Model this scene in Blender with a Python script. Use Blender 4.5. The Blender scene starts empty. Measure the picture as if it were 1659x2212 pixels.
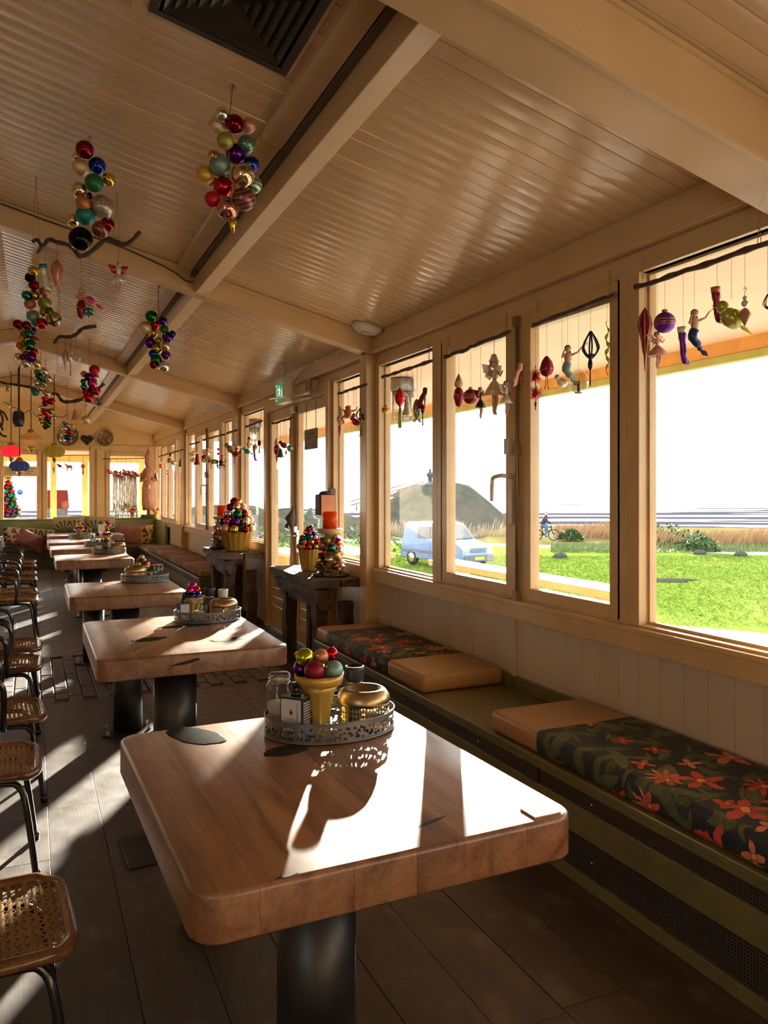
import bpy, bmesh, math, random
from mathutils import Vector, Matrix, Quaternion
random.seed(7)
SC = bpy.context.scene
COL = SC.collection
# ---------------------------------------------------------------- camera
FPX, CXP, HYP, EYE = 1700.0, 829.5, 1060.0, 1.65      # focal length, centre column, horizon row in a 1659 x 2212 frame
TH = math.atan((CXP - 70) / FPX)
SN, CS = math.sin(TH), math.cos(TH)
cd = bpy.data.cameras.new('camera')
cd.sensor_fit = 'HORIZONTAL'; cd.sensor_width = 36; cd.lens = FPX / 1659 * 36
cd.shift_y = -(1106 - HYP) / 1659
cd.clip_start = 0.05; cd.clip_end = 9000
cam = bpy.data.objects.new('camera', cd); COL.objects.link(cam)
cam.location = (0, 0, EYE); cam.rotation_euler = (math.pi / 2, 0, -TH)
SC.camera = cam
# ---------------------------------------------------------------- world, sun, exposure
SUN_AZ, SUN_EL, SUN_E, SKY = math.radians(28.5), math.radians(11.4), 60.0, 5.0
w = bpy.data.worlds.new('world'); SC.world = w; w.use_nodes = True
nt = w.node_tree; nt.nodes.clear()
o_ = nt.nodes.new('ShaderNodeOutputWorld'); b_ = nt.nodes.new('ShaderNodeBackground')
tc = nt.nodes.new('ShaderNodeTexCoord'); sp = nt.nodes.new('ShaderNodeSeparateXYZ')
nt.links.new(tc.outputs['Generated'], sp.inputs[0])
r_ = nt.nodes.new('ShaderNodeValToRGB'); nt.links.new(sp.outputs[2], r_.inputs[0])
cr = r_.color_ramp
cr.elements[0].position = 0.0; cr.elements[0].color = (1.0, .97, .93, 1)
cr.elements[1].position = 1.0; cr.elements[1].color = (.50, .66, 1.0, 1)
e = cr.elements.new(.12); e.color = (.95, .97, 1.0, 1)
e = cr.elements.new(.45); e.color = (.72, .84, 1.0, 1)
nz_ = nt.nodes.new('ShaderNodeTexNoise'); nz_.inputs['Scale'].default_value = 3.2; nz_.inputs['Detail'].default_value = 6
mp_ = nt.nodes.new('ShaderNodeMapping'); mp_.inputs['Scale'].default_value = (1, 1, 3.5)
nt.links.new(tc.outputs['Generated'], mp_.inputs[0]); nt.links.new(mp_.outputs[0], nz_.inputs[0])
r2 = nt.nodes.new('ShaderNodeValToRGB'); nt.links.new(nz_.outputs[0], r2.inputs[0])
r2.color_ramp.elements[0].position = .42; r2.color_ramp.elements[1].position = .58
mx = nt.nodes.new('ShaderNodeMix'); mx.data_type = 'RGBA'
nt.links.new(r2.outputs[0], mx.inputs[0]); nt.links.new(r_.outputs[0], mx.inputs[6]); mx.inputs[7].default_value = (1, .98, .95, 1)
nt.links.new(mx.outputs[2], b_.inputs[0]); b_.inputs[1].default_value = SKY
nt.links.new(b_.outputs[0], o_.inputs[0])
sl = bpy.data.lights.new('sun', 'SUN'); sl.energy = SUN_E; sl.angle = math.radians(.9); sl.color = (1, .90, .76)
sun = bpy.data.objects.new('sun', sl); COL.objects.link(sun)
sd = Vector((math.sin(SUN_AZ) * math.cos(SUN_EL), math.cos(SUN_AZ) * math.cos(SUN_EL), math.sin(SUN_EL)))
sun.rotation_euler = sd.to_track_quat('Z', 'Y').to_euler(); sun.location = sd * 60
SC.view_settings.view_transform = 'Standard'; SC.view_settings.look = 'None'
SC.view_settings.gamma = 1; SC.view_settings.use_curve_mapping = False
SC.view_settings.exposure = 0.18
cy = SC.cycles
cy.use_denoising = True; cy.max_bounces = 9; cy.diffuse_bounces = 5; cy.glossy_bounces = 4; cy.transmission_bounces = 6
cy.transparent_max_bounces = 24; cy.caustics_reflective = False; cy.caustics_refractive = False
cy.sample_clamp_indirect = 6; cy.sample_clamp_direct = 0; cy.use_adaptive_sampling = True; cy.adaptive_threshold = .02

# ---------------------------------------------------------------- where a measured image point lies in the room
def ray(px, py):
    xr = (px - CXP) / FPX
    return (SN + CS * xr, CS - SN * xr, (HYP - py) / FPX)
def on_x(px, py, X):
    r = ray(px, py); d = X / r[0]; return Vector((X, r[1] * d, EYE + r[2] * d))
def on_y(px, py, Y):
    r = ray(px, py); d = Y / r[1]; return Vector((r[0] * d, Y, EYE + r[2] * d))
def on_z(px, py, Z):
    r = ray(px, py); d = (Z - EYE) / r[2]; return Vector((r[0] * d, r[1] * d, Z))
def on_d(px, py, d):
    r = ray(px, py); return Vector((r[0] * d, r[1] * d, EYE + r[2] * d))
def depth(v): return v[0] * SN + v[1] * CS
WALLX, ENDY, RIDGEX, CEIL0 = 2.67, 19.15, -.22, 2.95
def ceil_z(x): return CEIL0 + .25 * (WALLX - x) if x > RIDGEX else CEIL0 + .25 * (WALLX - RIDGEX) - .25 * (RIDGEX - x)
def on_ceil(px, py):
    r = ray(px, py); d = (CEIL0 + .25 * WALLX - EYE) / (r[2] + .25 * r[0]); return Vector((r[0] * d, r[1] * d, EYE + r[2] * d))

# ---------------------------------------------------------------- node helpers
class X_:
    def __init__(s, nt, k): s.nt, s.k = nt, k
    def op(s, o, f, flip=False):
        n = s.nt.nodes.new('ShaderNodeMath'); n.operation = f
        for i, v in enumerate((o, s) if flip else (s, o)):
            if v is None: continue
            if isinstance(v, X_): s.nt.links.new(v.k, n.inputs[i])
            else: n.inputs[i].default_value = v
        return X_(s.nt, n.outputs[0])
    def __add__(s, o): return s.op(o, 'ADD')
    def __sub__(s, o): return s.op(o, 'SUBTRACT')
    def __rsub__(s, o): return s.op(o, 'SUBTRACT', True)
    def __mul__(s, o): return s.op(o, 'MULTIPLY')
    def __truediv__(s, o): return s.op(o, 'DIVIDE')
    __radd__, __rmul__ = __add__, __mul__
    def lt(s, o): return s.op(o, 'LESS_THAN')
    def gt(s, o): return s.op(o, 'GREATER_THAN')
    def mx(s, o): return s.op(o, 'MAXIMUM')
    def mn(s, o): return s.op(o, 'MINIMUM')
    def f(s, name): return s.op(None, name)
    def ramp(s, *st):
        n = s.nt.nodes.new('ShaderNodeValToRGB'); s.nt.links.new(s.k, n.inputs[0])
        el = n.color_ramp.elements
        while len(el) < len(st): el.new(.5)
        for e, (p, c) in zip(el, st):
            e.position = p; e.color = (*c, 1) if isinstance(c, tuple) else (c, c, c, 1)
        return X_(s.nt, n.outputs[0])
def mixc(f, a, b):
    nt = f.nt; n = nt.nodes.new('ShaderNodeMix'); n.data_type = 'RGBA'; nt.links.new(f.k, n.inputs[0])
    for i, v in ((6, a), (7, b)):
        if isinstance(v, X_): nt.links.new(v.k, n.inputs[i])
        else: n.inputs[i].default_value = (*v, 1)
    return X_(nt, n.outputs[2])
def coords(nt):
    t = nt.nodes.new('ShaderNodeTexCoord'); s = nt.nodes.new('ShaderNodeSeparateXYZ'); nt.links.new(t.outputs['Object'], s.inputs[0])
    return [X_(nt, s.outputs[i]) for i in range(3)]
def vec(nt, *v):
    n = nt.nodes.new('ShaderNodeCombineXYZ')
    for i, a in enumerate(v):
        if isinstance(a, X_): nt.links.new(a.k, n.inputs[i])
        else: n.inputs[i].default_value = a
    return X_(nt, n.outputs[0])
def noise(nt, v, scale, det=3, dist=0):
    n = nt.nodes.new('ShaderNodeTexNoise'); nt.links.new(v.k, n.inputs['Vector'])
    n.inputs['Scale'].default_value = scale; n.inputs['Detail'].default_value = det; n.inputs['Distortion'].default_value = dist
    return X_(nt, n.outputs[0])
def rnd_obj(nt):
    n = nt.nodes.new('ShaderNodeObjectInfo'); return X_(nt, n.outputs['Random'])
def newmat(name, rough=.5, metal=0, spec=.5):
    m = bpy.data.materials.new(name); m.use_nodes = True
    nt = m.node_tree; b = nt.nodes['Principled BSDF']
    b.inputs['Roughness'].default_value = rough; b.inputs['Metallic'].default_value = metal; b.inputs['Specular IOR Level'].default_value = spec
    return m, nt, b
def setc(nt, b, c, k='Base Color'):
    if isinstance(c, X_): nt.links.new(c.k, b.inputs[k])
    else: b.inputs[k].default_value = (*c, 1) if isinstance(c, tuple) else c
def bump(nt, b, h, s=.3, dist=.01):
    n = nt.nodes.new('ShaderNodeBump'); n.inputs['Strength'].default_value = s; n.inputs['Distance'].default_value = dist
    nt.links.new(h.k, n.inputs['Height']); nt.links.new(n.outputs[0], b.inputs['Normal'])
def tint(c, f): return tuple(min(1, max(0, v * f)) for v in c)
MATS = {}
def M(name, c, rough=.5, metal=0, var=.12, vs=6, bs=0, bsc=40, rv=0, coat=0, emit=0, spec=.5, rough_var=0):
    """paint-like material: colour c with a soft mottling, optional fine bump, optional difference between objects"""
    if name in MATS: return MATS[name]
    m, nt, b = newmat(name, rough, metal, spec)
    x, y, z = coords(nt); v = vec(nt, x, y, z)
    n = noise(nt, v, vs, 4)
    col = mixc(n.ramp((.3, 0), (.7, 1)), tint(c, 1 - var), tint(c, 1 + var))
    if rv: col = mixc(rnd_obj(nt), mixc(n, tint(c, 1 - rv - var), tint(c, 1 - rv + var)), mixc(n, tint(c, 1 + rv - var), tint(c, 1 + rv + var)))
    setc(nt, b, col)
    if rough_var: setc(nt, b, noise(nt, v, vs * 2.3, 5) * rough_var * 2 + (rough - rough_var), 'Roughness')
    if bs: bump(nt, b, noise(nt, v, bsc, 3), bs)
    if coat: b.inputs['Coat Weight'].default_value = coat; b.inputs['Coat Roughness'].default_value = .12
    if emit: setc(nt, b, c, 'Emission Color'); b.inputs['Emission Strength'].default_value = emit
    MATS[name] = m; return m
def wood(name, c1, c2, rough=.4, axis=1, sc=1.0, bs=.15, rv=.12, coat=0, wear=None, coat_rough=.16):
    m, nt, b = newmat(name, rough)
    x, y, z = coords(nt); r = rnd_obj(nt)
    k = [9.0, 9.0, 9.0]; k[axis] = .9
    off = r * 37.0
    v = vec(nt, x * (k[0] * sc) + off, y * (k[1] * sc) + off, z * (k[2] * sc) + off)
    g = noise(nt, v, 1.6, 5, 1.4)
    fine = noise(nt, vec(nt, x * k[0] * sc * 9, y * k[1] * sc * 9, z * k[2] * sc * 9), 2.0, 3)
    col = mixc((g * .7 + fine * .3).ramp((.32, 0), (.66, 1)), c1, c2)
    if rv:
        h = nt.nodes.new('ShaderNodeHueSaturation'); nt.links.new(col.k, h.inputs['Color'])
        nt.links.new((r * (2 * rv) + (1 - rv)).k, h.inputs['Value']); col = X_(nt, h.outputs[0])
    if wear: col = mixc(noise(nt, vec(nt, x, y, z), 5, 5).ramp((.55, 0), (.72, 1)) * .5, col, wear)
    setc(nt, b, col)
    setc(nt, b, noise(nt, vec(nt, x, y, z), 7, 4) * (rough * .6) + rough * .7, 'Roughness')
    bump(nt, b, g * .6 + fine * .4, bs, .004)
    if coat: b.inputs['Coat Weight'].default_value = coat; b.inputs['Coat Roughness'].default_value = coat_rough
    MATS[name] = m; return m
def pane_mat(name, tintc=(1, 1, 1), refl=1.0, rough=0.0):
    """thin sheet of glass: lets light straight through, mirrors by angle"""
    m = bpy.data.materials.new(name); m.use_nodes = True; nt = m.node_tree; nt.nodes.clear()
    o = nt.nodes.new('ShaderNodeOutputMaterial'); mx = nt.nodes.new('ShaderNodeMixShader')
    t = nt.nodes.new('ShaderNodeBsdfTransparent'); t.inputs[0].default_value = (*tintc, 1)
    g = nt.nodes.new('ShaderNodeBsdfGlossy'); g.inputs['Roughness'].default_value = rough
    ge = nt.nodes.new('ShaderNodeNewGeometry'); dp = nt.nodes.new('ShaderNodeVectorMath'); dp.operation = 'DOT_PRODUCT'
    nt.links.new(ge.outputs['Incoming'], dp.inputs[0]); nt.links.new(ge.outputs['Normal'], dp.inputs[1])
    k = 1 - X_(nt, dp.outputs['Value']).f('ABSOLUTE')
    f = (k * k * k * k * k * .96 + .04) * (.6 * refl)
    nt.links.new(f.k, mx.inputs[0]); nt.links.new(t.outputs[0], mx.inputs[1]); nt.links.new(g.outputs[0], mx.inputs[2]); nt.links.new(mx.outputs[0], o.inputs[0])
    MATS[name] = m; return m
def holed(m, nt, b, mask):
    """real openings: where mask is 1 the sheet is not there"""
    o = next(n for n in nt.nodes if n.type == 'OUTPUT_MATERIAL')
    mx = nt.nodes.new('ShaderNodeMixShader'); t = nt.nodes.new('ShaderNodeBsdfTransparent')
    nt.links.new(mask.k, mx.inputs[0]); nt.links.new(b.outputs[0], mx.inputs[1]); nt.links.new(t.outputs[0], mx.inputs[2]); nt.links.new(mx.outputs[0], o.inputs[0])

# ---------------------------------------------------------------- mesh builder
class MB:
    def __init__(s): s.v, s.f, s.sm, s.mi, s.cur = [], [], [], [], 0
    def add(s, vs, fs, smooth=False):
        n = len(s.v); s.v += [tuple(p) for p in vs]
        for f in fs: s.f.append([i + n for i in f]); s.sm.append(smooth); s.mi.append(s.cur)
        return s
    def box(s, x0, x1, y0, y1, z0, z1, rot=None, piv=None):
        vs = [Vector((x, y, z)) for z in (z0, z1) for y in (y0, y1) for x in (x0, x1)]
        if rot is not None:
            p = Vector(piv) if piv is not None else Vector(((x0 + x1) / 2, (y0 + y1) / 2, (z0 + z1) / 2))
            vs = [rot @ (q - p) + p for q in vs]
        return s.add(vs, [(0, 2, 3, 1), (4, 5, 7, 6), (0, 1, 5, 4), (2, 6, 7, 3), (0, 4, 6, 2), (1, 3, 7, 5)])
    def prism(s, pts, ax, a, b, smooth=False):
        """closed outline pts (2-D) swept along axis ax from a to b"""
        def P(p, t): q = list(p); q.insert(ax, t); return q
        n = len(pts); vs = [P(p, a) for p in pts] + [P(p, b) for p in pts]
        s.add(vs, [(i, (i + 1) % n, n + (i + 1) % n, n + i) for i in range(n)], smooth)
        m = len(s.v) - 2 * n
        s.f.append([m + i for i in reversed(range(n))]); s.f.append([m + n + i for i in range(n)]); s.sm += [False, False]; s.mi += [s.cur] * 2
        return s
    def tube(s, pts, r, n=8, caps=True, closed=False):
        pts = [Vector(p) for p in pts]; R = r if isinstance(r, (list, tuple)) else [r] * len(pts)
        L = len(pts); rings = []; up = None
        for i, p in enumerate(pts):
            a = pts[i - 1] if i or closed else pts[i]; b = pts[(i + 1) % L] if i < L - 1 or closed else pts[i]
            t = (b - a)
            t = t.normalized() if t.length > 1e-9 else Vector((0, 0, 1))
            if up is None: up = Vector((0, 0, 1)) if abs(t.z) < .9 else Vector((1, 0, 0))
            u = up - t * up.dot(t)
            u = u.normalized() if u.length > 1e-6 else t.orthogonal().normalized()
            up = u; w = t.cross(u)
            rings.append([p + (u * math.cos(k * 2 * math.pi / n) + w * math.sin(k * 2 * math.pi / n)) * R[i] for k in range(n)])
        vs = [q for rg in rings for q in rg]; fs = []
        for i in range(L if closed else L - 1):
            j = (i + 1) % L
            for k in range(n): fs.append((i * n + k, i * n + (k + 1) % n, j * n + (k + 1) % n, j * n + k))
        m = len(s.v); s.add(vs, fs, True)
        if caps and not closed:
            s.f.append([m + k for k in reversed(range(n))]); s.f.append([m + (L - 1) * n + k for k in range(n)]); s.sm += [False, False]; s.mi += [s.cur] * 2
        return s
    def lathe(s, prof, n=20, c=(0, 0, 0), smooth=True, sx=1, sy=1, wob=None):
        vs, fs = [], []
        for i, (r, z) in enumerate(prof):
            for k in range(n):
                a = k * 2 * math.pi / n; q = r * (wob(a, i) if wob else 1)
                vs.append((c[0] + q * math.cos(a) * sx, c[1] + q * math.sin(a) * sy, c[2] + z))
        for i in range(len(prof) - 1):
            for k in range(n): fs.append((i * n + k, i * n + (k + 1) % n, (i + 1) * n + (k + 1) % n, (i + 1) * n + k))
        m = len(s.v); s.add(vs, fs, smooth)
        for i, rev in ((0, True), (len(prof) - 1, False)):
            if prof[i][0] > 1e-5:
                q = [m + i * n + k for k in range(n)]
                s.f.append(q[::-1] if rev else q); s.sm.append(False); s.mi.append(s.cur)
        return s
    def ball(s, c, r, n=14, m=9, sc=(1, 1, 1), rot=None):
        prof = [(math.sin(math.pi * i / m), -math.cos(math.pi * i / m)) for i in range(m + 1)]
        vs, fs = [], []
        for i, (q, z) in enumerate(prof):
            for k in range(n):
                a = k * 2 * math.pi / n; p = Vector((q * math.cos(a) * r * sc[0], q * math.sin(a) * r * sc[1], z * r * sc[2]))
                if rot is not None: p = rot @ p
                vs.append(p + Vector(c))
        for i in range(m):
            for k in range(n):
                a, b, d, e = i * n + k, i * n + (k + 1) % n, (i + 1) * n + (k + 1) % n, (i + 1) * n + k
                fs.append((a, d, e) if i == 0 else (a, b, e) if i == m - 1 else (a, b, d, e))
        return s.add(vs, fs, True)
    def blade(s, a, b, w, up=(0, 0, 1), bend=0):
        """a thin flat leaf or feather from a to b"""
        a, b = Vector(a), Vector(b); t = (b - a); u = Vector(up).cross(t)
        u = (u.normalized() if u.length > 1e-6 else t.orthogonal().normalized()) * w / 2
        m = (a + b) / 2 + Vector((0, 0, bend))
        return s.add([a - u * .3, a + u * .3, m - u, m + u, b], [(0, 1, 3, 2), (2, 3, 4)], True)
    def mesh(s, name):
        me = bpy.data.meshes.new(name); me.from_pydata(s.v, [], s.f)
        me.polygons.foreach_set('use_smooth', s.sm); me.polygons.foreach_set('material_index', s.mi); me.update()
        return me
    def build(s, name, mat, parent=None, loc=(0, 0, 0), rot=None, bevel=0, seg=2, fix=False):
        me = s.mesh(name)
        if fix:
            bm = bmesh.new(); bm.from_mesh(me); bmesh.ops.remove_doubles(bm, verts=bm.verts, dist=1e-5); bmesh.ops.recalc_face_normals(bm, faces=bm.faces); bm.to_mesh(me); bm.free()
        return link(name, me, mat, parent, loc, rot, bevel, seg)
def link(name, me, mat, parent=None, loc=(0, 0, 0), rot=None, bevel=0, seg=2):
    o = bpy.data.objects.new(name, me); COL.objects.link(o)
    if me is not None and mat is not None and not me.materials:
        for m in (mat if isinstance(mat, (list, tuple)) else [mat]): me.materials.append(m)
    o.parent = parent; o.location = loc
    if rot is not None: o.rotation_euler = rot
    if bevel:
        b = o.modifiers.new('bevel', 'BEVEL'); b.width = bevel; b.segments = seg; b.limit_method = 'ANGLE'; b.angle_limit = math.radians(40)
        b.harden_normals = False
    return o
def tag(o, label, cat, group=None, kind=None):
    o['label'] = label; o['category'] = cat
    if group: o['group'] = group
    if kind: o['kind'] = kind
    return o
def thing(name, label, cat, loc=(0, 0, 0), rz=0, group=None, kind=None):
    o = bpy.data.objects.new(name, None); COL.objects.link(o); o.location = loc; o.rotation_euler = (0, 0, rz); o.empty_display_size = .05
    return tag(o, label, cat, group, kind)
def dup(root, loc, rz=None, label=None):
    r = root.copy(); COL.objects.link(r); r.location = loc
    if rz is not None: r.rotation_euler = (0, 0, rz)
    if label: r['label'] = label
    for ch in list(root.children):
        c = ch.copy(); COL.objects.link(c); c.parent = r
        for g in list(ch.children):
            d = g.copy(); COL.objects.link(d); d.parent = c
    return r
def struct(name, label, cat='structure', loc=(0, 0, 0)): return thing(name, label, cat, loc, kind='structure')
def stuff(o): o['kind'] = 'stuff'; return o
def smooth_path(pts, k=4):
    P = [Vector(p) for p in pts]; out = []
    for i in range(len(P) - 1):
        a, b, c, d = P[max(i - 1, 0)], P[i], P[i + 1], P[min(i + 2, len(P) - 1)]
        for j in range(k):
            t = j / k
            out.append(.5 * ((2 * b) + (c - a) * t + (2 * a - 5 * b + 4 * c - d) * t * t + (3 * b - a - 3 * c + d) * t ** 3))
    return out + [P[-1]]
def rot_to(v): return Vector(v).to_track_quat('Z', 'Y').to_matrix()
def rough_box(mb, x0, x1, y0, y1, z0, z1, n=(6, 3, 2), amp=.008, seed=0):
    """a weathered timber: a box in small steps with uneven faces"""
    rs = random.Random(seed); idx = {}; vs, fs = [], []
    def V(i, j, k):
        if (i, j, k) not in idx:
            idx[(i, j, k)] = len(vs)
            vs.append((x0 + (x1 - x0) * i / n[0] + rs.uniform(-amp, amp), y0 + (y1 - y0) * j / n[1] + rs.uniform(-amp, amp), z0 + (z1 - z0) * k / n[2] + rs.uniform(-amp, amp) * .6))
        return idx[(i, j, k)]
    a, b, c = n
    for i in range(a):
        for j in range(b):
            fs.append((V(i, j, 0), V(i, j + 1, 0), V(i + 1, j + 1, 0), V(i + 1, j, 0))); fs.append((V(i, j, c), V(i + 1, j, c), V(i + 1, j + 1, c), V(i, j + 1, c)))
    for i in range(a):
        for k in range(c):
            fs.append((V(i, 0, k), V(i + 1, 0, k), V(i + 1, 0, k + 1), V(i, 0, k + 1))); fs.append((V(i, b, k), V(i, b, k + 1), V(i + 1, b, k + 1), V(i + 1, b, k)))
    for j in range(b):
        for k in range(c):
            fs.append((V(0, j, k), V(0, j, k + 1), V(0, j + 1, k + 1), V(0, j + 1, k))); fs.append((V(a, j, k), V(a, j + 1, k), V(a, j + 1, k + 1), V(a, j, k + 1)))
    return mb.add(vs, fs)
def pillow_mb(sx, sy, sz, n=10, pinch=.06):
    """a soft cushion: thick in the middle, thin along its edges, corners drawn out"""
    mb = MB(); vs, fs = [], []
    for side in (1, -1):
        for i in range(n + 1):
            for j in range(n + 1):
                u, v = 2 * i / n - 1, 2 * j / n - 1
                h = ((1 - u ** 4) * (1 - v ** 4)) ** .55
                k = 1 - pinch * (1 - abs(u * v)) * (max(abs(u), abs(v)))
                vs.append((u * sx / 2 * (1 - pinch * (1 - v * v) * abs(u)) , v * sy / 2 * (1 - pinch * (1 - u * u) * abs(v)), side * h * sz / 2))
    q = (n + 1) ** 2
    for s_ in (0, 1):
        for i in range(n):
            for j in range(n):
                a = s_ * q + i * (n + 1) + j; f = (a, a + n + 1, a + n + 2, a + 1)
                fs.append(f if s_ == 0 else f[::-1])
    return mb.add(vs, fs, True)
def soft_box(sx, sy, sz, r=.025, seg=3):
    bm = bmesh.new(); bmesh.ops.create_cube(bm, size=1); bmesh.ops.scale(bm, vec=(sx, sy, sz), verts=bm.verts)
    bmesh.ops.translate(bm, vec=(0, 0, sz / 2), verts=bm.verts)
    bmesh.ops.bevel(bm, geom=bm.edges[:], offset=r, segments=seg, profile=.5, affect='EDGES')
    for f in bm.faces: f.smooth = True
    me = bpy.data.meshes.new('soft_box'); bm.to_mesh(me); bm.free(); return me
def circle(n, r=1): return [(r * math.cos(2 * math.pi * i / n), r * math.sin(2 * math.pi * i / n)) for i in range(n)]
# ---------------------------------------------------------------- materials of the building
CEIL = M('cream gloss paint', (.62, .45, .275), .21, 0, .05, 3, .05, 60, rv=.05, coat=.4, rough_var=.06)
BEAM = M('cream beam paint', (.60, .42, .23), .34, 0, .06, 4, .06, 50)
OCHRE = M('ochre frame paint', (.56, .385, .185), .30, 0, .08, 5, .08, 45)
BOARD = M('pale wainscot paint', (.52, .43, .32), .35, 0, .08, 6, .1, 40, rv=.05)
WALLP = M('cream wall paint', (.62, .45, .25), .5, 0, .05, 3)
OLIVE = M('olive bench paint', (.15, .135, .055), .38, 0, .12, 5, .1, 40)
SAGE = M('sage bench back', (.20, .21, .09), .4, 0, .1, 4)
FLOORM = wood('worn grey floorboard', (.046, .034, .028), (.076, .057, .047), .48, 1, .8, .2, .13, wear=(.20, .165, .14))
BRICK = M('dark paving brick', (.085, .060, .055), .55, 0, .3, 14, .5, 60, rv=.25)
GROUT = M('sandy joint', (.05, .042, .036), .9)
GLASS = pane_mat('window glass', (.97, .985, .97), 1.0)
BLACKM = M('black gloss tube', (.012, .011, .011), .22, 0, .1, 5, spec=.6)
STEEL = M('dark steel', (.055, .052, .052), .42, .7, .25, 5, .1, 20)
GREYM = M('grey zinc sheet', (.20, .205, .21), .42, .75, .15, 12)
WHITEP = M('white plastic', (.72, .70, .66), .4, 0, .03)
SILVERM = M('satin metal', (.70, .68, .64), .25, 1, .05)
GOLDM = M('antique gold metal', (.62, .44, .16), .28, 1, .12, 12)
TWIG = M('brown twig bark', (.075, .042, .028), .75, 0, .3, 30, .4, 80)
STRING = M('dark thread', (.10, .075, .05), .8, 0)
CHAINM = M('brass chain', (.35, .25, .10), .4, .8)
IRON = M('black iron', (.03, .027, .024), .5, .5)

# ---------------------------------------------------------------- floor
fl = MB().box(-3.4, 2.78, -4.1, 19.3, -.2, -.014).build('floor', GROUT)
tag(fl, 'worn grey wooden floor of wide boards with a brick strip by the door', 'floor', None, 'structure')
rs = random.Random(3)
def plank_mesh(w, l, t=.02, g=.003):
    mb = MB(); w2, l2 = w / 2 - g / 2, l / 2 - g / 2; c = .0005
    mb.prism([(-w2, -t), (w2, -t), (w2, -c), (w2 - c, 0), (-w2 + c, 0), (-w2, -c)], 1, -l2, l2)
    return mb
meshes = {}
BY0, BY1 = 6.62, 8.50
for k in range(-14, 9):
    xc = .073 + .245 * k + .1225
    offs = 4.43 if k == 0 else 4.43 + rs.uniform(-1.1, 1.1)
    cuts = [offs + 2.45 * i for i in range(-4, 8)]
    cuts = [-4.05] + [c for c in cuts if -3.6 < c < 18.7] + [19.15]
    for a, b in zip(cuts, cuts[1:]):
        segs = [(a, b)]
        if xc > -.75: segs = [(a, min(b, BY0)), (max(a, BY1), b)]
        for p, q in segs:
            if q - p < .12: continue
            key = round(q - p, 3)
            if key not in meshes: meshes[key] = plank_mesh(.245, q - p).mesh('plank')
            link('plank', meshes[key], FLOORM, fl, (xc, (p + q) / 2, rs.uniform(-.0015, .0005)))
bm_ = MB(); bm_.prism([(-.047, -.02), (.047, -.02), (.047, -.005), (.041, .001), (-.041, .001), (-.047, -.005)], 1, -.097, .097)
bme = bm_.mesh('brick')
for i in range(28):
    for j in range(9):
        x = -.70 + .102 * i; y = BY0 + .06 + .1 + .205 * j + (.1 if i % 2 else 0) - .05
        if y + .1 > BY1 + .02: continue
        link('brick', bme, BRICK, fl, (x, y, rs.uniform(-.004, .001)), (rs.uniform(-.02, .02), rs.uniform(-.03, .03), rs.uniform(-.02, .02)))
for x0 in (-.75, .25, 1.25):
    for y in (BY0 + .018, BY1 - .018): MB().box(-.49, .49, -.017, .017, -.02, .001).build('edge_board', FLOORM, fl, (x0 + .5, y, 0))

# ---------------------------------------------------------------- ceiling: narrow varnished boards on both slopes, under a roof slab
slope = math.atan(.25)
rf = MB()
zr = ceil_z(RIDGEX)
rf.prism([(RIDGEX, zr + .02), (2.84, ceil_z(2.84) + .02), (2.84, ceil_z(2.84) + .16), (RIDGEX, zr + .17), (-3.5, ceil_z(-3.5) + .16), (-3.5, ceil_z(-3.5) + .02)], 1, -4.1, 19.35)
ceil_o = rf.build('ceiling', WALLP, fix=True)
tag(ceil_o, 'glossy cream boarded ceiling sloping down to the windows', 'ceiling', None, 'structure')
PW = .0955
Lr = (2.80 - RIDGEX) / math.cos(slope)
def ceil_plank(L):
    n = 6; top = []
    for i in range(n + 1):
        u = i / n * 2 - 1; top.append((u * (PW / 2 - .003), .0010 * (u * u) - .0004 * math.cos(u * 3)))
    out = [(-PW / 2, .009)] + top + [(PW / 2, .009), (PW / 2, .016), (-PW / 2, .016)]
    m = len(out); vs = [(0, p[0], p[1]) for p in out] + [(L, p[0], p[1]) for p in out]
    mb = MB()
    mb.add(vs, [(i, i + 1, m + i + 1, m + i) for i in range(1, n + 1)], True)
    mb.add(vs, [(i, (i + 1) % m, m + (i + 1) % m, m + i) for i in (0, n + 1, n + 2, n + 3, n + 4)])
    return mb.mesh('ceiling_board')
cpm = ceil_plank(Lr)
y = .2; i = 0
while y < ENDY - .02:
    if i % 12 == 11: y += .006
    link('ceiling_board', cpm, CEIL, ceil_o, (RIDGEX, y + PW / 2, zr - .001 + rs.uniform(-.0012, .0012)), (rs.uniform(-.012, .012), slope, 0))
    y += PW + .0005; i += 1
lm = MB(); src = [v.co.copy() for v in cpm.vertices]; sf = [list(p.vertices) for p in cpm.polygons]; ml = Matrix.Translation((RIDGEX, 0, zr - .001)) @ Matrix.Rotation(-slope, 4, 'Y') @ Matrix.Scale(-1, 4, (1, 0, 0)); yy = .2
while yy < ENDY - .02: lm.add([ml @ v + Vector((0, yy + PW / 2, 0)) for v in src], [f[::-1] for f in sf], True); yy += PW + .0005
stuff(lm.build('left_slope_boards', CEIL, ceil_o))
MB().prism([(RIDGEX, zr + .012), (-3.45, ceil_z(-3.45) + .012), (-3.45, ceil_z(-3.45) + .019), (RIDGEX, zr + .019)], 1, -4.05, 19.15).build('left_slope_panel', CEIL, ceil_o, fix=True)
MB().prism([(RIDGEX, zr), (2.8, ceil_z(2.8)), (2.8, ceil_z(2.8) + .01), (RIDGEX, zr + .01)], 1, -4.05, .2).build('rear_slope_panel', CEIL, ceil_o, fix=True)
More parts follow.
